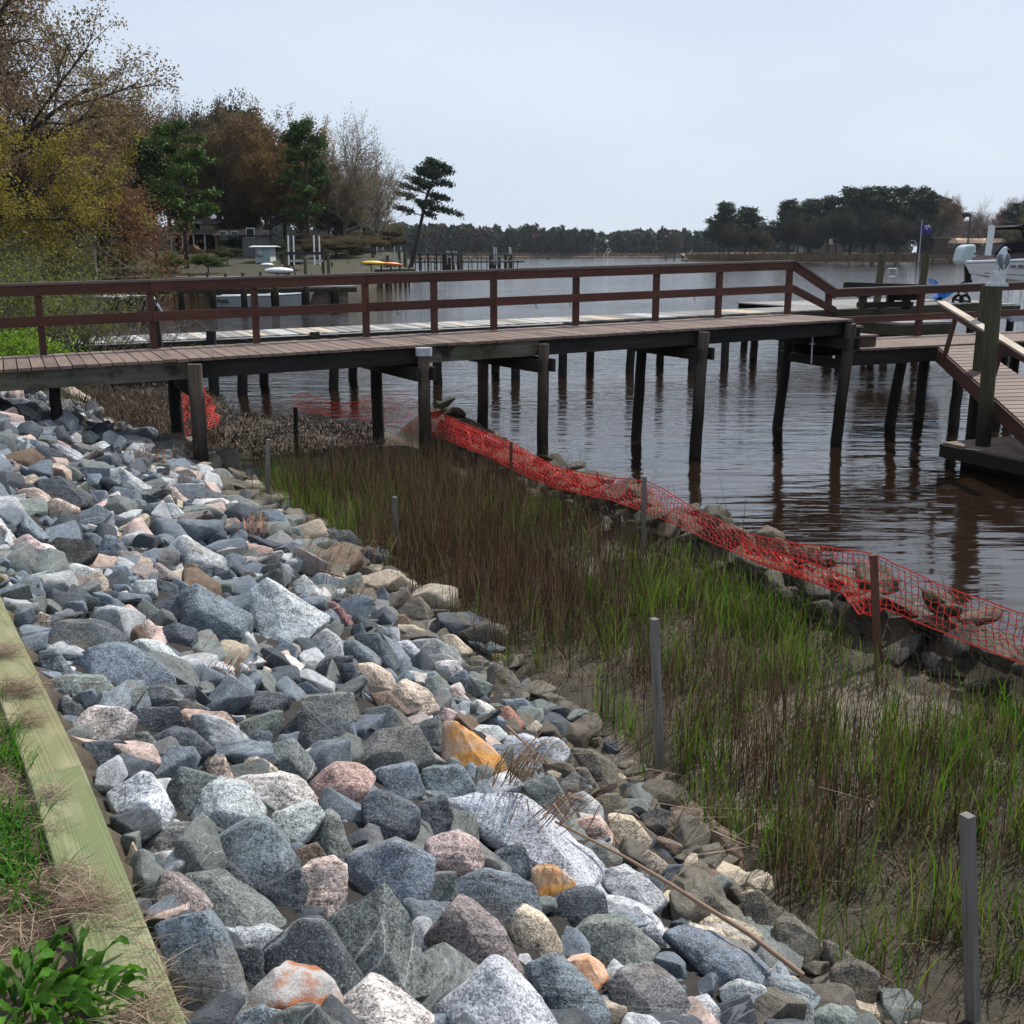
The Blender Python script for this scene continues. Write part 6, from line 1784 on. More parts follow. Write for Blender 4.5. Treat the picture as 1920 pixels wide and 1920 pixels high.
for k, (px, Y, ty, hw, c) in enumerate(((250, 92, 380, 60, (.13, .07, .04)), (300, 125, 320, 60, (.06, .06, .03)), (430, 145, 330, 70, (.07, .055, .03)), (520, 150, 330, 70, (.06, .05, .03)), (580, 140, 350, 60, (.07, .055, .035)), (130, 120, 330, 80, (.07, .05, .03)), (50, 120, 350, 80, (.06, .045, .03)), (650, 150, 380, 60, (.09, .065, .04)), (735, 155, 430, 40, (.10, .08, .03)), (480, 128, 375, 40, (.05, .05, .022)), (380, 150, 340, 60, (.05, .05, .025)), (200, 130, 300, 80, (.08, .05, .035)))):
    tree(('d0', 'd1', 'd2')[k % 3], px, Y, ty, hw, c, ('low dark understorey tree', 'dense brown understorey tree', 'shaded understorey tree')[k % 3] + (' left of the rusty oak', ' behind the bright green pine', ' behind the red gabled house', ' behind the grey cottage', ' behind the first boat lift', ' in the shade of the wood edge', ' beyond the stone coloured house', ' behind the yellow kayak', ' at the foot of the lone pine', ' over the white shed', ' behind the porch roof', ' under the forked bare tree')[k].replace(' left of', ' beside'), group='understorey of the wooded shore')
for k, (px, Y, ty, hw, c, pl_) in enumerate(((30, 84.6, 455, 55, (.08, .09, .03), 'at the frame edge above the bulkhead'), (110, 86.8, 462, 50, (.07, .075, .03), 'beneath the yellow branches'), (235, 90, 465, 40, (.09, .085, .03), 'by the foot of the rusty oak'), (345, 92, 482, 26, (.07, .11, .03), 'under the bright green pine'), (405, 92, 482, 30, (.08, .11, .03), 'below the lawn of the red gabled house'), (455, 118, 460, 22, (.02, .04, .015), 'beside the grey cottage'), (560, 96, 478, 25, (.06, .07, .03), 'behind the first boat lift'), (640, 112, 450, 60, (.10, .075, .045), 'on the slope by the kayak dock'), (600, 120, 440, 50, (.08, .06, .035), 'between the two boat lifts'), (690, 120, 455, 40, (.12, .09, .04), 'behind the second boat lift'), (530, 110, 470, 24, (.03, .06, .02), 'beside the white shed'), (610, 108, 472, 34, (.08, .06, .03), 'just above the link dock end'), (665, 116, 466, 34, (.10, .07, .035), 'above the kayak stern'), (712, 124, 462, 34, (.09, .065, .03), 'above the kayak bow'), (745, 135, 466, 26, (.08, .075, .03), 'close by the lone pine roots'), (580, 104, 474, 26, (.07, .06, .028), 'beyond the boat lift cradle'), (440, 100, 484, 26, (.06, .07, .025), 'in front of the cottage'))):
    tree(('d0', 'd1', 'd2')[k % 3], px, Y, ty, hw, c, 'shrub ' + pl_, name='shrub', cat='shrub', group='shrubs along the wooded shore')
# the big oaks that lean in from the side
def big_oak(px, Y, top_y, hw, col, lab, key, seed, n_per, leaf, X, cat='oak'):
    make_proto('big%d' % seed, seed, 'broad', leaf, n_per, .017, .85, 'bark', 'leaf')
    return tree('big%d' % seed, px, Y, top_y, hw, col, lab, X=X, base_z=1.3, name='oak_tree', group='big oaks leaning in')
big_oak(-60, 44, -110, 330, (.21, .16, .075), 'huge budding oak with pinkish brown twigs filling the upper corner', 'x', 120, 56, .0046, -22.5)
big_oak(-90, 35, 40, 275, (.24, .195, .035), 'yellow-green leafing oak drooping in below the huge oak', 'x', 121, 62, .0048, -18.2)
big_oak(-40, 40, -80, 260, (.20, .135, .085), 'olive yellow inner oak crown among the pinkish twigs', 'x', 122, 40, .0042, -21.0)
# crooked limbs of the rusty oak
lb = [o for o in COL.objects if o.get('label', '').startswith('rusty leafed oak')][0]
def limb(pts, r0, r1):
    P_ = [pY(a, b_, 80 + dy) - Vector(lb.location) for a, b_, dy in pts]; m = MB()
    m.tube(P_, [r0 + (r1 - r0) * i / (len(P_) - 1) for i in range(len(P_))], 7, wob=.1); o = m.build('limb', M['palebark'], lb)
limb([(172, 508, 0), (170, 480, 0), (168, 452, 0), (163, 425, 0), (160, 400, 0)], .42, .28)
limb([(166, 452, 0), (150, 457, -1), (133, 459, -1), (118, 450, -2), (100, 446, -2), (86, 440, -2), (78, 430, -2)], .20, .06)
limb([(168, 452, 0), (182, 440, -1), (188, 430, -1), (205, 428, -2), (216, 427, -2)], .17, .05)
limb([(168, 453, 0), (192, 470, -1), (215, 485, -2), (240, 502, -3), (268, 515, -3), (300, 530, -4)], .13, .03)
limb([(190, 468, -1), (196, 462, -1), (205, 452, -1), (222, 447, -2), (240, 442, -2)], .10, .03)
for q, (px, py, n) in enumerate(((250, 400, 700), (285, 440, 700), (290, 500, 500), (315, 530, 350), (320, 555, 250), (230, 370, 600), (190, 410, 400), (260, 470, 400), (230, 500, 300))):
    c = pY(px, py, 77) - Vector(lb.location); r_ = np.random.default_rng(q)
    C = r_.normal(0, 1, (n // 6, 3)) * np.array([1.15, 1.3, .8]) + np.array(c)
    V_, F_, rn_ = ribbon_leaves(C, .10, 7, .28, .8, q)
    o = np_mesh('crown', V_, F_, M['leaf'], lb, attrs={'rnd': ('FLOAT', rn_)}); o.color = (.17, .085, .038, 1)

# ------------------------------------------------------------------ near shore bushes on the other side of the pier
def bush(px, py, Y, n, L, r0, col, lab, twigcol='palebark', leafn=6, leaf=.03, up=.8):
    b = pY(px, py, Y); g_ = tz(b.x, b.y); root = empty('bush', (b.x, b.y, g_), lab, 'bush')
    rr_ = random.Random(int(px) + n); m = MB(); C = []
    for i in range(n):
        a = rr_.uniform(0, 6.28); e = rr_.uniform(.25, 1.45) * up + .1; L_ = L * rr_.uniform(.5, 1.1)
        p = Vector((rr_.uniform(-r0, r0), rr_.uniform(-r0, r0), 0)); d = Vector((math.cos(a) * math.cos(e), math.sin(a) * math.cos(e), math.sin(e)))
        pts = [p]
        for k in range(5):
            d = (d + Vector((rr_.gauss(0, .14), rr_.gauss(0, .14), .08))).normalized(); p = p + d * L_ / 5; pts.append(p)
            for _ in range(2 if k > 1 else 0):
                q = p + Vector((rr_.gauss(0, .2), rr_.gauss(0, .2), rr_.uniform(.02, .3))); m.tube([p, q], [.006, .003], 3, cap=False); C.append(tuple(q))
        m.tube(pts, [.016 * (1 - .75 * k / 5) for k in range(6)], 4, cap=False); C += [tuple(q) for q in pts[3:]]
    m.build('branches', M[twigcol], root)
    V_, F_, rn_ = ribbon_leaves(np.array(C), leaf, leafn, .09, 1, n)
    o = np_mesh('foliage', V_, F_, M['leaf'], root, attrs={'rnd': ('FLOAT', rn_)}); o.color = (*col, 1)
    return root
bush(130, 640, 23.5, 90, 2.3, .8, (.13, .13, .03), 'wide twiggy bush with sparse yellow-green leaves behind the rail', leafn=2, leaf=.028)
bush(60, 640, 22.5, 80, 2.3, .7, (.14, .17, .025), 'leafy yellow-green bush at the frame edge behind the rail', leafn=7, leaf=.035)
bush(-10, 600, 21.5, 60, 2.6, .7, (.12, .15, .025), 'tall green bush cut off by the frame edge', leafn=7, leaf=.035)
bush(215, 640, 25, 60, 2.4, .6, (.10, .08, .04), 'grey bare twigs arching towards the dark dock', leafn=1, leaf=.02, up=.45)
bush(25, 668, 17.5, 70, .8, .45, (.15, .25, .02), 'small bright lime bush poking up at the pier edge', leafn=16, leaf=.03)
bush(110, 560, 40, 80, 4.2, 1.6, (.12, .115, .035), 'tangled shore thicket behind the yellow-green bushes', leafn=6, leaf=.07)
bush(30, 540, 48, 80, 5.0, 1.8, (.11, .10, .04), 'taller dull thicket by the old bulkhead', leafn=6, leaf=.08)
bush(180, 590, 33, 60, 2.4, .9, (.14, .14, .04), 'low arching twigs above the dark water', leafn=3, leaf=.04, up=.5)

# ------------------------------------------------------------------ wooded shore: bulkhead, docks, boats, houses
bk = empty('bulkhead', (-24, 86, 0), 'long dark plank bulkhead along the wooded shore', 'bulkhead')
m = MB(); x = -37.5
while x < -13.2:
    m.box((x, 85.75, -.5), (x + .28, 85.85, 1.15)); x += .3
o = m.build('planks', M['bulk'], bk); o.location = (24, -86, 0)
m = MB(); m.beam((-37.5, 85.7, 1.2), (-13.2, 85.7, 1.2), .3, .09); o = m.build('cap', M['grey'], bk); o.location = (24, -86, 0)
def far_dock(name, lab, a, b, z, w, piles, ph=.0, r=.12, mat='dock_far', extra=None, group=None):
    a, b = Vector((*a, 0)), Vector((*b, 0)); d = (b - a).normalized(); n_ = Vector((-d.y, d.x, 0))
    root = empty(name, a, lab, 'dock', group); oo = -a
    m = MB(); m.beam(a + Vector((0, 0, z)), b + Vector((0, 0, z)), w, .10); o = m.build('deck', M['grey'], root); o.location = oo
    m = MB(); m.beam(a + n_ * (-w / 2) + Vector((0, 0, z - .16)), b + n_ * (-w / 2) + Vector((0, 0, z - .16)), .08, .22); o = m.build('beam', M[mat], root); o.location = oo
    L = (b - a).length
    for i in range(piles):
        for s_ in (-1, 1):
            p = a + d * (L * (i + .3) / piles) + n_ * (s_ * w / 2)
            m = MB(); m.tube([p + Vector((0, 0, -.8)), p + Vector((random.uniform(-.05, .05), 0, z + ph * random.uniform(.2, 1)))], r, 7); o = m.build('pile', M['darkbeam'] if mat != 'greenw' else M['greenw'], root); o.location = oo
    return root
def gp(px, Y): return ((px - 960) / FPX * Y, Y)
far_dock('dark_dock', 'low dark dock sticking out of the thicket beside the rail', gp(195, 50), gp(268, 52), 1.15, 2.2, 3, .1, .16, 'darkbeam')
far_dock('boat_dock', 'mossy dock of many piles in front of the moored skiff', gp(275, 58.5), gp(672, 61.5), 1.28, 1.5, 7, .05, .17, 'greenw')
far_dock('kayak_dock', 'low green dock carrying the yellow kayak', gp(612, 100), gp(770, 108), 1.55, 2.0, 9, .9, .10, 'greenw')
far_dock('link_dock', 'thin weathered dock along the foot of the far lawn', gp(330, 82), gp(615, 84), 1.3, 1.2, 9, .5, .09, 'greenw')
far_dock('outer_pier', 'thin pier reaching past the lone pine over open water', gp(775, 178), gp(978, 186), 1.6, 1.6, 12, .8, .08)
far_dock('outer_pier', 'higher short pier crossing behind the lone pine trunk', gp(772, 168), gp(878, 168), 2.9, 2.0, 7, .2, .08)
far_dock('point_dock', 'small distant dock off the grassy point', gp(1236, 372), gp(1312, 372), 1.5, 2.0, 5, .6, .12)
far_dock('point_dock', 'low distant dock beside the flagpole', gp(1718, 318), gp(1850, 312), .8, 3.0, 4, .2, .2)
def lift(name, px0, px1, Y, z_beam, ytop, lab, posts4, col='galv', z0=0):
    root = empty(name, (*gp(px0, Y), 0), lab, 'boat lift'); oo = Vector((-gp(px0, Y)[0], -Y, 0))
    for j, px in enumerate(posts4):
        dy = (0, 2.6)[j % 2]
        m = MB(); t_ = pY(px, ytop + (j % 2) * 1, Y + dy); b_ = pY(px + (1.5 if j < 2 else 2), 497, Y + dy); m.tube([b_, t_], .06 * Y / 85, 6); o = m.build('guide_post', M['white'] if col == 'galv' else M['alu'], root); o.location = oo
    for (px, dy) in ((px0, 0), (px0 + 6, 3.2), (px1, 0), (px1 - 10, 3.2), ((px0 + px1) / 2 - 3, 0)):
        b_ = pY(px, 500, Y + dy); m = MB(); m.tube([(b_.x, b_.y, -.8), (b_.x, b_.y, z_beam + .1 if px != (px0 + px1) / 2 - 3 else z_beam - .4)], .13 * Y / 85, 8); o = m.build('pile', M['greenw'], root); o.location = oo
    for dy in (0, 3.2):
        m = MB(); a_, c_ = pY(px0, 475, Y + dy), pY(px1, 475, Y + dy); m.beam((a_.x, a_.y, z_beam), (c_.x, c_.y, z_beam), .12, .2); o = m.build('top_beam', M['navy'] if col == 'galv' else M['dock_far'], root); o.location = oo
    m = MB(); a_, c_ = pY(px0 + 8, 489, Y + 1), pY(px1 - 12, 489, Y + 1); m.beam(a_, c_, .3, .18); o = m.build('cradle', M['alu'], root); o.location = oo
    return root
lift('boat_lift', 535, 616, 84.5, 3.05, 441, 'empty boat lift with four tall white guide posts in front of the wood', (540, 550, 588, 598))
lift('boat_lift', 700, 760, 112, 3.2, 462, 'empty boat lift with pale posts behind the yellow kayak', (706, 717, 739, 751), 'alu')
lift('boat_lift', 920, 958, 188, 2.6, 463, 'lonely boat lift at the end of the thin outer pier', (926, 930, 955, 957), 'alu')
lift('boat_lift', 832, 860, 172, 2.6, 470, 'squat boat lift on the higher short pier', (838, 842, 850, 855), 'alu')
# moored skiff
sk = empty('skiff', (*gp(505, 64), 0), 'long low white skiff with a name on its stern moored behind the mossy dock', 'boat')
so = Vector((-gp(505, 64)[0], -64, 0))
xa, xb = gp(419, 64)[0], gp(595, 64)[0]
m = MB(); st2 = []
for i in range(11):
    f = i / 10; x = xa + (xb - xa) * f; half = .85 * (1 - max(0, (f - .55) / .45) ** 2.2) if f < 1 else .03
    sh = .66 + .10 * f + .25 * max(0, f - .6); kx = -.12 if f < .9 else .1
    x2 = x - (.0 if f < .75 else (f - .75) * 1.6)
    st2.append([(x, 64 - half, sh), (x2, 64 - half * .82, -.05), (x2, 64, -.2), (x2, 64 + half * .82, -.05), (x, 64 + half, sh)])
vs = [p for s_ in st2 for p in s_]; fs = [(i * 5 + j, (i + 1) * 5 + j, (i + 1) * 5 + j + 1, i * 5 + j + 1) for i in range(10) for j in range(4)] + [[0, 1, 2, 3, 4]]
m._add(vs, fs, vs, .5, False); m.build('hull', M['dinghy_white'], sk).location = so
m = MB()
for i in range(10):
    for s_ in (0, 4): m.tube([st2[i][s_], st2[i + 1][s_]], .045, 5)
m.build('gunwale', M['white'], sk).location = so
m = MB(); m.box((xa + 1.2, 63.3, .66), (xa + 2.2, 64.7, .74)); m.box((xa + 2.9, 63.5, .66), (xa + 3.9, 64.5, .80)); m.box((xa + 3.1, 63.7, .8), (xa + 3.6, 64.3, 1.05)); m.build('thwarts', M['white'], sk).location = so
m = MB(); m.box((xa, 63.12, -.02), (xb - .7, 63.6, .05)); m.build('boot_stripe', M['black'], sk).location = so
o = text('Viade', 'name_letters', (xa + .08, 63.12, .32), (R(85), 0, 0), .34, M['navy'], sk, ext=.02); o.location = Vector(o.location) + so
# covered runabout ashore beyond, kayak, dinghies
def shell(name, pa, pb, w, h, mat, lab, cat, roll=0.0):
    a, b = Vector(pa), Vector(pb); d = b - a; side = Vector((-d.y, d.x, 0)).normalized(); m = MB(); S = []
    for i in range(11):
        f = i / 10; c = a + d * f; ww = w / 2 * math.sin(math.pi * min(max(f, .02), .98)) ** .55; hh = h * math.sin(math.pi * min(max(f, .03), .97)) ** .4
        S.append([c + side * ww * math.cos(t_) + Vector((0, 0, h * .5 + hh * .5 * math.sin(t_))) for t_ in np.linspace(0, 2 * math.pi, 9)[:-1]])
    vs = [p for s_ in S for p in s_]; fs = [(i * 8 + j, i * 8 + (j + 1) % 8, (i + 1) * 8 + (j + 1) % 8, (i + 1) * 8 + j) for i in range(10) for j in range(8)]
    m._add(vs, fs, [tuple(v) for v in vs], .5, True); c = (a + b) / 2
    o = m.build(name, mat, None, rel=tuple(c)); tag(o, lab, cat); return o
a_ = pY(679, 497, 101); b_ = pY(722, 498, 102.5); kay = shell('kayak', a_, b_, .75, .42, M['yellow'], 'yellow and orange kayak lying on the green dock', 'kayak')
m = MB(); m.sphere((0, 0, 0), 1)
o2 = shell('bow_half', pY(715, 497.5, 102.3), pY(754, 500, 103.6), .62, .36, M['kayor'], None, None); o2.parent = kay; o2.location = o2.location - kay.location
del_keys = [k for k in ('label', 'category') if k in o2.keys()]
for k in del_keys: del o2[k]
m = MB(); m.sphere(pY(692, 495.5, 101.2) - Vector(kay.location), .16, 1.6, .8, .5); m.build('cockpit', M['navy'], kay)
shell('canoe', pY(489, 500, 88), pY(513, 500, 88.5), .8, .3, M['white'], 'small pale rowboat upturned on the bank under the shed', 'rowboat')
shell('runabout', pY(497, 514, 80), pY(550, 514, 80.5), 1.6, .5, M['white'], 'white boat hull showing just over the pier rail', 'boat')
shell('dinghy', pY(478, 483, 104), pY(494, 486, 104.5), 1.4, .9, M['dinghy_white'], 'small white dinghy leaning by the shed', 'dinghy')
shell('rowboat', pY(424, 474, 112), pY(446, 478, 112.5), 1.2, .5, M['alu'], 'grey rowboat lying on the lawn', 'rowboat')
# houses
def house(name, lab, x0, x1, Y, z0, zw, zr, mw, mr, depth=8, wins=(), gable_x=True, extra=None, cat='house'):
    root = empty(name, ((x0 + x1) / 2, Y, z0), lab, cat); c = Vector(((x0 + x1) / 2, Y, z0))
    h = (x1 - x0) / 2
    m = MB(); m.box((-h, 0, -1), (h, depth, zw - z0)); m.build('wall', mw, root)
    m = MB(); o_ = .5
    if gable_x: m.prism([(-h - o_, -o_, zw - z0), (-h - o_, depth / 2, zr - z0), (-h - o_, depth + o_, zw - z0)], (2 * h + 2 * o_, 0, 0))
    else: m.prism([(-h - o_, -o_, zw - z0), (0, -o_, zr - z0), (h + o_, -o_, zw - z0)], (0, depth + 2 * o_, 0))
    m.build('roof', mr, root)
    for (wx, wz, ww, wh) in wins:
        m = MB(); m.box((wx - ww / 2 - .1, -.07, wz - .1), (wx + ww / 2 + .1, -.02, wz + wh + .1)); wn_ = m.build('window', M['whitewall'], root)
        m = MB(); m.box((wx - ww / 2, -.12, wz), (wx + ww / 2, -.075, wz + wh)); m.build('pane', M['glass'], wn_)
    return root
def X_(px, Y): return (px - 960) / FPX * Y
Yh_ = 125
hz = lambda py, Y=Yh_: pY(960, py, Y).z
r_ = house('house', 'tan house with red brick chimney wall and deep white-posted porch in the wood', X_(352, Yh_), X_(420, Yh_), Yh_, 3.2, hz(420), hz(408), M['siding'], M['roof'], 7, [(0.2, 2.4, .8, .7), (-1.2, 2.4, .7, .7)])
m = MB(); m.box((-2.2, -.25, -.5), (-1.6, 1.2, hz(416) - 3.2)); m.build('brick_wall', M['brickr'], r_)
m = MB(); m.prism([(-2.6, -2.6, hz(440) - 3.2), (-2.6, 0, hz(430) - 3.2), (-2.6, 0, hz(434) - 3.2)], (6.2, 0, 0)); m.build('porch_roof', M['roof'], r_)
for i in range(4):
    m = MB(); x = -2.1 + i * 1.25; m.box((x - .06, -2.4, -.3), (x + .06, -2.28, hz(439) - 3.2)); m.build('porch_post', M['white'], r_)
m = MB(); m.box((-2.3, -.3, -.2), (2.1, -.26, 1.9)); m.build('screen', M['black'], r_)
r_ = house('cottage', 'small grey shingled cottage with brown roof above the shed', X_(470, 112), X_(501, 112), 112, 3.0, pY(0, 441, 112).z, pY(0, 430, 112).z, M['greywall'], M['roof'], 5, [(.0, 1.6, .7, .8)])
r_ = house('cottage', 'brown roofed wing beside the grey cottage', X_(425, 118), X_(468, 118), 118, 3.0, pY(0, 441, 118).z, pY(0, 429, 118).z, M['brownwall'], M['roof'], 6, [(.6, 1.5, .6, .7), (-.6, 1.5, .6, .7)])
r_ = house('shed', 'low white flat-topped shed with pale blue door on the bank', X_(492, 104), X_(519, 104), 104, pY(0, 489, 104).z, pY(0, 463, 104).z, pY(0, 460.5, 104).z, M['whitewall'], M['whitewall'], 2.5, [], cat='shed')
m = MB(); m.box((.05, -.06, .05), (.62, -.02, 1.25)); m.build('door', M['door_blue'], r_)
r_ = house('house', 'long low stone coloured house half hidden by the ruddy trees', X_(40, 118), X_(250, 118), 118, 3.0, pY(0, 440, 118).z, pY(0, 425, 118).z, M['brownwall'], M['roof'], 8, [(-3, 1.2, 1.2, 1), (1, 1.2, 1.2, 1), (4, 1.2, 1.2, 1)])
cr_ = empty('parked_car', (X_(373, 116), 116, hz(472, 116) - .7), 'old brown car parked under the porch', 'car')
m = MB(); m.prism([(-1.3, 0, .3), (-1.3, 0, .8), (-.9, 0, 1.0), (-.5, 0, 1.35), (.4, 0, 1.35), (.8, 0, .95), (1.4, 0, .85), (1.4, 0, .3)], (0, 1.5, 0)); m.build('body', plain('brown_car_paint', (.14, .075, .045), .4), cr_)
for x in (-.8, .85):
    m = MB(); m.tube([(x, -.03, .32), (x, .2, .32)], .32, 12); m.build('wheel', M['black'], cr_)

# ------------------------------------------------------------------ far wood, far trees, the point
r_ = np.random.default_rng(12); Cs, rn2, cols = [], [], []
VV, FF, RR, TT = [], [], [], []; off = 0
for i in range(420):
    x = r_.uniform(-330, 215); Y = 592 + 18 * math.sin(x * .021) + r_.uniform(4, 60)
    px_ = 960 + x / Y * FPX
    hh = r_.uniform(11.5, 15.0) + (2.5 if px_ < 1010 else 0) * r_.random() + (1.5 if px_ < 880 else 0)
    w = r_.uniform(3.0, 5.0); q = r_.random()
    col = (.022, .042, .020) if q < .66 else ((.06, .038, .028) if q < .84 else ((.07, .058, .03) if q < .93 else (.07, .06, .055)))
    nb = 90; C = r_.normal(0, 1, (nb, 3)); C /= np.linalg.norm(C, axis=1)[:, None]; C *= r_.uniform(.35, 1, (nb, 1)) ** .5
    C = C * np.array([w, w, hh * .52]) + np.array([x, Y, 1.5 + hh * .46])
    V_, F_, _ = ribbon_leaves(C, 1.5, 3, .4, .7, i)
    VV.append(V_); FF.append(F_ + off); off += len(V_); TT.append(np.tile(np.array([*col, 1]) * np.array([*([r_.uniform(.75, 1.3)] * 3), 1]), (len(V_), 1)) * np.concatenate([np.repeat(r_.uniform(.7, 1.3, (len(V_) // 4, 1)), 4, 0)] * 3 + [np.ones((len(V_), 1))], 1))
o = np_mesh('far_woods', np.concatenate(VV), np.concatenate(FF), M['blade'], attrs={'tint': ('FLOAT_COLOR', np.concatenate(TT))})
tag(o, 'continuous far wood of pines and bare trees across the river', 'woods', kind='stuff')
PT = [(1345, 345, 383, 26, 'q0', 'first pine standing on the grassy point'), (1385, 352, 392, 30, 'q1', 'rounded pine behind the first pine of the point'), (1418, 362, 425, 24, 'q2', 'small pine ending the near clump of the point'), (1338, 352, 415, 26, 'd2', 'low dark tree under the first pine of the point'),
      (1462, 345, 379, 28, 'q1', 'slim dark pine opening the main wood of the point'), (1500, 350, 378, 30, 'q2', 'open topped pine in the main wood'), (1535, 355, 372, 34, 'q0', 'broad pine shouldering into the main wood'), (1575, 350, 357, 40, 'q1', 'tall pine at the highest part of the main wood'),
      (1618, 345, 355, 42, 'q2', 'dense tall pine in the heart of the main wood'), (1660, 352, 355, 40, 'q0', 'tall pine on the crest beside the flag'), (1700, 345, 358, 40, 'q1', 'tall pine just above the flag'), (1732, 355, 372, 34, 'q2', 'last tall pine of the main wood'),
      (1760, 345, 400, 34, 'q0', 'lower pine behind the brown house'), (1550, 335, 405, 40, 'd2', 'dark broadleaf tree low in the main wood'), (1640, 335, 405, 46, 'd1', 'dark rusty tree low in the main wood'), (1700, 338, 410, 40, 'd0', 'dark tree behind the flagpole'), (1600, 338, 415, 40, 'd2', 'shadowy tree in the middle of the wood'), (1480, 340, 415, 36, 'd1', 'dark tree under the slim pine')] + [(px_, 333 + (i_ % 3) * 4, 428 + (i_ % 2) * 8, 26, ('d0', 'd1', 'd2')[i_ % 3], w_) for i_, (px_, w_) in enumerate(((1355, 'dark shrubby growth under the near pine clump'), (1395, 'dark growth beside the yellow blooming tree'), (1455, 'undergrowth at the open end of the main wood'), (1505, 'undergrowth before the pale house'), (1565, 'undergrowth past the pale house'), (1615, 'deep undergrowth in the middle of the point'), (1665, 'deep undergrowth short of the flagpole'), (1712, 'undergrowth right behind the flagpole foot'), (1760, 'undergrowth before the brown brick house')))]
for i, (px, Y, ty, hw, k, lab) in enumerate(PT):
    c = (.022, .040, .016) if k[0] == 'q' else ((.018, .030, .014) if k == 'd2' else (.026, .026, .014)); tree(k, px, Y, ty, hw, c, lab, base_z=1.6, group='trees on the point', name='pine_tree' if k[0] == 'q' else 'tree')
for (px, Y, ty, hw, k, c, lab) in ((1422, 338, 443, 14, 'd0', (.20, .18, .03), 'small yellow blooming tree on the point'), (1815, 300, 386, 34, 's0', (.16, .11, .10), 'bare pinkish tree behind the lamp pole'), (1850, 305, 383, 30, 'b1', (.17, .10, .09), 'bare reddish tree behind the white guide post'), (1872, 300, 384, 26, 'p1', (.02, .035, .018), 'tall slim pine over the tan awning'), (1905, 280, 378, 36, 'q1', (.016, .03, .02), 'dark domed pine at the frame edge'), (1925, 240, 388, 40, 'b2', (.16, .14, .03), 'yellow leafing tree at the frame edge'),
                                   (1895, 260, 430, 40, 'd1', (.07, .07, .03), 'olive tree behind the boat canopy'), (1790, 320, 408, 34, 'b3', (.12, .08, .07), 'low bare tree beside the brown house'), (1748, 340, 380, 28, 'b0', (.14, .09, .05), 'russet tree leaning out of the main wood'), (1840, 310, 430, 50, 'd1', (.06, .05, .03), 'dark brown tree behind the tan awning')):
    tree(k, px, Y, ty, hw, c, lab, base_z=1.6, group='trees on the point')
x = r_.uniform(57, 190, 26000); fr_ = np.interp(x, [57, 62, 70, 80, 95, 110, 130, 150, 175, 200], [352, 336, 331, 329, 327, 326, 324, 322, 318, 312]); y = fr_ + r_.uniform(1, 11, 26000); n = len(x)
blades('shore_grass', np.stack([x, y, np.clip((y - fr_) * .12 + .3, .2, 1.5)], 1), r_.uniform(.5, 1.5, n), r_.uniform(.12, .3, n), r_.uniform(0, .5, n), r_.uniform(0, 6.28, n), tints(n, [(.20, .11, .06), (.15, .10, .05), (.24, .15, .08), (.12, .10, .05)]), M['straw'], 'brown marsh grass fringing the point', seg=2)
x = r_.uniform(-330, 215, 9000); y = 586 + 18 * np.sin(x * .021) + 8 * np.sin(x * .07) + r_.uniform(0, 10, 9000); n = len(x)
blades('far_shore_grass', np.stack([x, y, np.full(n, .4)], 1), r_.uniform(.6, 2.2, n), r_.uniform(.4, .9, n), r_.uniform(0, .5, n), r_.uniform(0, 6.28, n), tints(n, [(.17, .09, .06), (.12, .08, .05), (.09, .07, .04)]), M['straw'], 'brown grass edge along the far wood', seg=2)
# brown house, awnings, flag, poles on the point
r2 = house('house', 'big brown brick house with dark windows behind the flagpole', X_(1728, 330), X_(1850, 330), 330, 2.0, pY(0, 447, 330).z, pY(0, 426, 330).z, M['brownwall'], M['roof'], 12, [(-1.2, 3.0, 1.2, 1.6), (1.2, 3.0, 1.2, 1.6), (4, 3, 1.2, 1.6), (-5, 2.4, 1.6, 1.6)])
r3 = house('house', 'pale house glimpsed through the wood of the point', X_(1490, 372), X_(1560, 372), 372, 2.0, pY(0, 458, 372).z, pY(0, 448, 372).z, M['greywall'], M['roof'], 10, [(-2, 1.5, 1.2, 1.5), (2, 1.5, 1.2, 1.5)])
for (a_, b_, yt, yb, Y, lab) in ((1771, 1858, 446, 456, 298, 'long tan fabric awning over the covered slip'), (1832, 1880, 454, 461, 292, 'shorter tan awning in front of the longer one')):
    root = empty('boat_awning', (X_((a_ + b_) / 2, Y), Y, 0), lab, 'awning'); h = (b_ - a_) / 2 / FPX * Y; zt, zb_ = pY(0, yt, Y).z, pY(0, yb, Y).z
    m = MB(); n = 6; prof = [(-h + (0 if 1 else 0), 3.2 * math.cos(t_) + 3.2, zb_ + (zt - zb_) * math.sin(t_)) for t_ in np.linspace(math.pi, 0, n)]; m.prism(prof, (2 * h, 0, 0)); m.build('cloth', M['tan'], root)
    for i in range(5):
        m = MB(); m.tube([(-h + 2 * h * i / 4, .3, -.6), (-h + 2 * h * i / 4, .3, zb_)], .14, 6); m.build('post', M['dock_far'], root)
    m = MB(); m.beam((-h, .5, 1.2), (h, .5, 1.2), 2.5, .15); m.build('deck', M['dock_far'], root)
    m = MB(); m.beam((-h * .8, 2, 2.3), (h * .7, 2, 2.3), 1.5, 1.0); m.build('stored_boat', M['dinghy_white'] if Y > 295 else M['siding'], root)
fp = empty('flagpole', (X_(1724, 316), 316, 0), 'slim flagpole with a dark blue flag with white marks on the point', 'flagpole')
pt_, pb_ = pY(1729, 412, 316), pY(1724, 477, 316)
m = MB(); m.tube([(pb_.x, 316, -.5), pt_], [.2, .12], 8); m.build('pole', M['galv'], fp).location = (-fp.location.x, -316, 0)
m = MB(); Fv = []; W_, H_ = 8, 4; p0 = pY(1730, 417, 316) - Vector(fp.location)
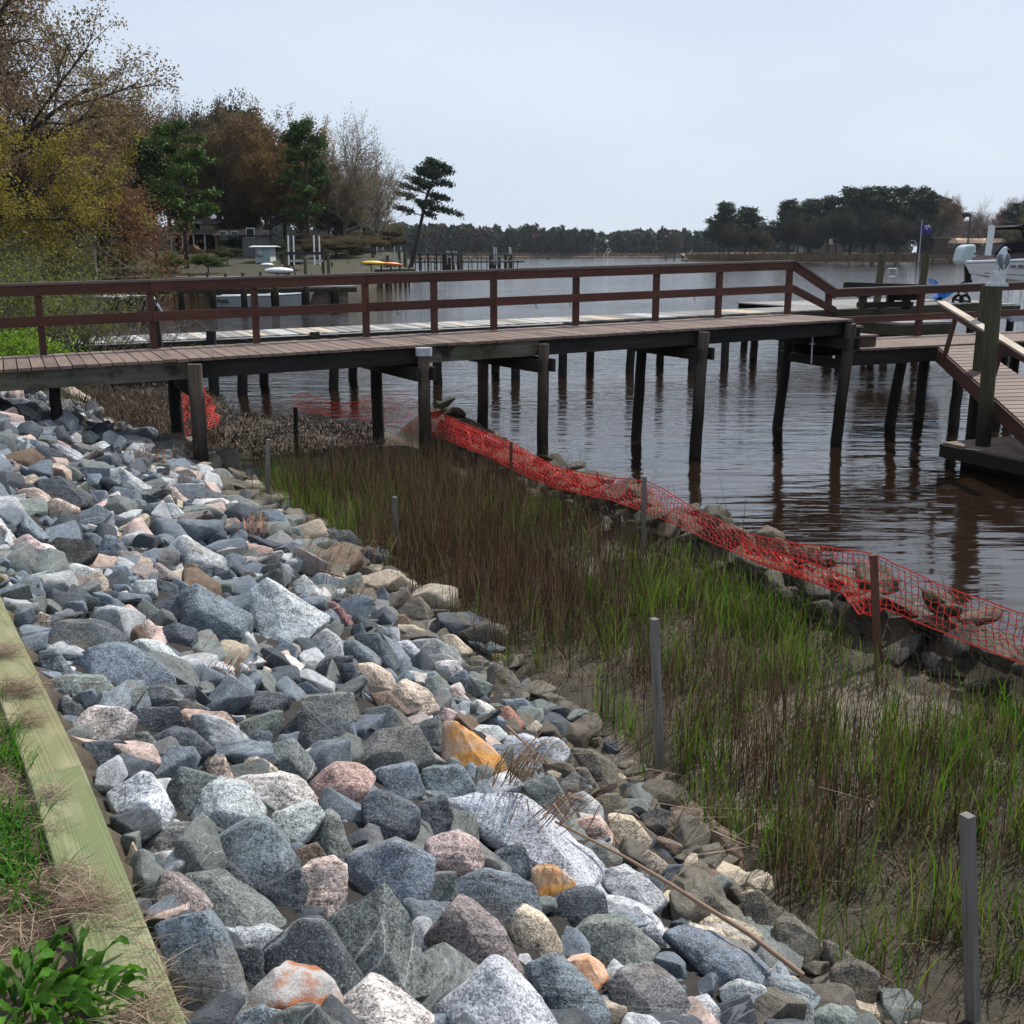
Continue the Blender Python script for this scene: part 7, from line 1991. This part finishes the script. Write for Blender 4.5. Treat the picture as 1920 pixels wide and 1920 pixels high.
for i in range(W_ + 1):
    for j in range(H_ + 1): Fv.append((p0.x + i * .33, p0.y + .25 * math.sin(i * 1.1), p0.z - j * .6 - i * .14 - .1 * math.sin(i * .9)))
m._add(Fv, [(i * (H_ + 1) + j, (i + 1) * (H_ + 1) + j, (i + 1) * (H_ + 1) + j + 1, i * (H_ + 1) + j + 1) for i in range(W_) for j in range(H_)], Fv, .5, True); fg = m.build('flag', M['flag'], fp)
for a_, b_ in (((.5, -.9), (1.7, -1.3)), ((.7, -1.5), (1.5, -1.9)), ((1.4, -.6), (2.3, -1.5))):
    m = MB(); m.beam((p0.x + a_[0], p0.y - .32, p0.z + a_[1]), (p0.x + b_[0], p0.y - .32, p0.z + b_[1]), .05, .22, up=(0, 0, 1)); m.build('white_mark', M['white'], fg)
pole = empty('osprey_pole', (X_(1818, 250), 250, 0), 'grey pole with a bulky nest platform above the covered outboard', 'pole')
a_ = pY(1820, 402, 250); m = MB(); m.tube([(a_.x, 250, -.5), a_], .22, 8); m.build('pole', M['dock_far'], pole).location = (-pole.location.x, -250, 0)
m = MB(); m.sphere(pY(1811, 402, 250) - Vector(pole.location), .95, 1.1, .9, .55, rnd=.3); o = m.build('nest', M['bark'], pole)
m = MB(); m.tube([pY(1551, 487, 300), pY(1555, 467, 300)], .25, 6); o = m.build('channel_stake', M['dock_far']); tag(o, 'lone leaning channel stake in the water off the point', 'stake')
m = MB(); m.tube([pY(1027, 490, 400), pY(1027, 484, 400)], .3, 6); o = m.build('channel_marker', M['black']); tag(o, 'tiny dark marker in the middle of the river', 'marker')

# ------------------------------------------------------------------ air
hz_ = MB(); hz_.box((-700, -40, -2.6), (700, 1650, 60)); o = hz_.build('haze', M['white'])
t = bpy.data.materials.new('haze_air'); t.use_nodes = True; t.node_tree.nodes.clear()
ou = t.node_tree.nodes.new('ShaderNodeOutputMaterial'); pv = t.node_tree.nodes.new('ShaderNodeVolumePrincipled')
pv.inputs['Color'].default_value = (.80, .88, 1, 1); pv.inputs['Density'].default_value = .00008; pv.inputs['Anisotropy'].default_value = .2
t.node_tree.links.new(pv.outputs[0], ou.inputs['Volume'])
o.data.materials.clear(); o.data.materials.append(t); tag(o, 'thin pale haze over the river', 'haze', kind='stuff')
scene.cycles.volume_step_rate = 10
# ------------------------------------------------------------------ labels that single out every stone
ORD = ['', 'second ', 'third ', 'fourth ', 'fifth ', 'sixth ', 'seventh ', 'eighth ', 'ninth ', 'tenth ', 'eleventh ', 'twelfth ']
LAND = [((838 + 947) / 2, 1412, 'the long bright orange stone'), (1036, 1662, 'the small blunt orange stone'), (560, 1880, 'the big rust patched stone'), (716, 1765, 'the big flat trapezoid slab'),
        (540, 1160, 'the tallest pale boulder'), (638, 1157, 'the maroon stone'), (390, 1362, 'the salmon pink block'), (190, 1362, 'the whitish pink stone by the timber'),
        (970, 1350, 'the rusty red stone'), (1230, 1548, 'the black mossy stone by the reeds'), (128, 1035, 'the black pitted stone'), (360, 840, 'the front bank pile'),
        (503, 950, 'the far grey stake'), (140, 735, 'the tan slab under the pier'), (270, 1182, 'the small pink cube'), (480, 1020, 'the tuft of orange reeds'),
        (1100, 1830, 'the orange quartz stone'), (1040, 1700, 'the bundle of broken reeds'), (155, 1437, 'the joint of the border timber'), (170, 1100, 'the tan streaked stone'),
        (1600, 1850, 'the last brown toe stones'), (60, 1178, 'the pink stone at the timber end'), (430, 1500, 'the round pale stone'), (20, 880, 'the pink stones at the upper edge')]
from collections import defaultdict
groups = defaultdict(list)
for rec in stones:
    o, key, size, c, area = rec
    px, py = proj(c.x, c.y, c.z)
    ds = sorted((math.hypot(px - a, (py - b) * 1.2), n) for a, b, n in LAND)
    d0, n0 = ds[0]
    if d0 < 14: d0, n0 = ds[1]
    szw = 'big' if area > 7000 else ('small' if area < 1500 else 'mid-sized')
    groups[(NAMES[key], n0, szw)].append((d0, o, area))
special = {'O': 1}
for (nm, n0, szw), L in groups.items():
    L.sort(key=lambda q: q[0])
    for i, (d0, o, area) in enumerate(L):
        if len(L) == 1:
            lab = f"{szw} {nm} bank stone near {n0}"
        else:
            if i < len(ORD): lab = f"{szw} {nm} bank stone, {(ORD[i] or 'first ').strip()} out from {n0}"
            else: lab = f"{szw} {nm} bank stone well away from {n0}"
        tag(o, lab, 'stone', 'stones armouring the bank')
bright = [r for r in stones if r[1] == 'O']
bright.sort(key=lambda r: -r[4])
bright[0][0]['label'] = 'long bright orange iron-stained stone on the open bank'
bright[1][0]['label'] = 'small blunt orange-yellow stone behind a dark mottled stone'
for r in stones:
    if r[1] == 'R': r[0]['label'] = 'big stone with rust red patches at the foot of the picture'
    if r[1] == 'A': r[0]['label'] = 'maroon stone beside the tallest pale boulder'
    if r[1] == 'Q': r[0]['label'] = 'orange quartz stone wedged between dark stones'
    if r[1] == 'H': r[0]['label'] = 'rusty red upright stone at the edge of the marsh'
    if r[1] == 'Y': r[0]['label'] = 'small mossy yellow stone where bank meets reeds'
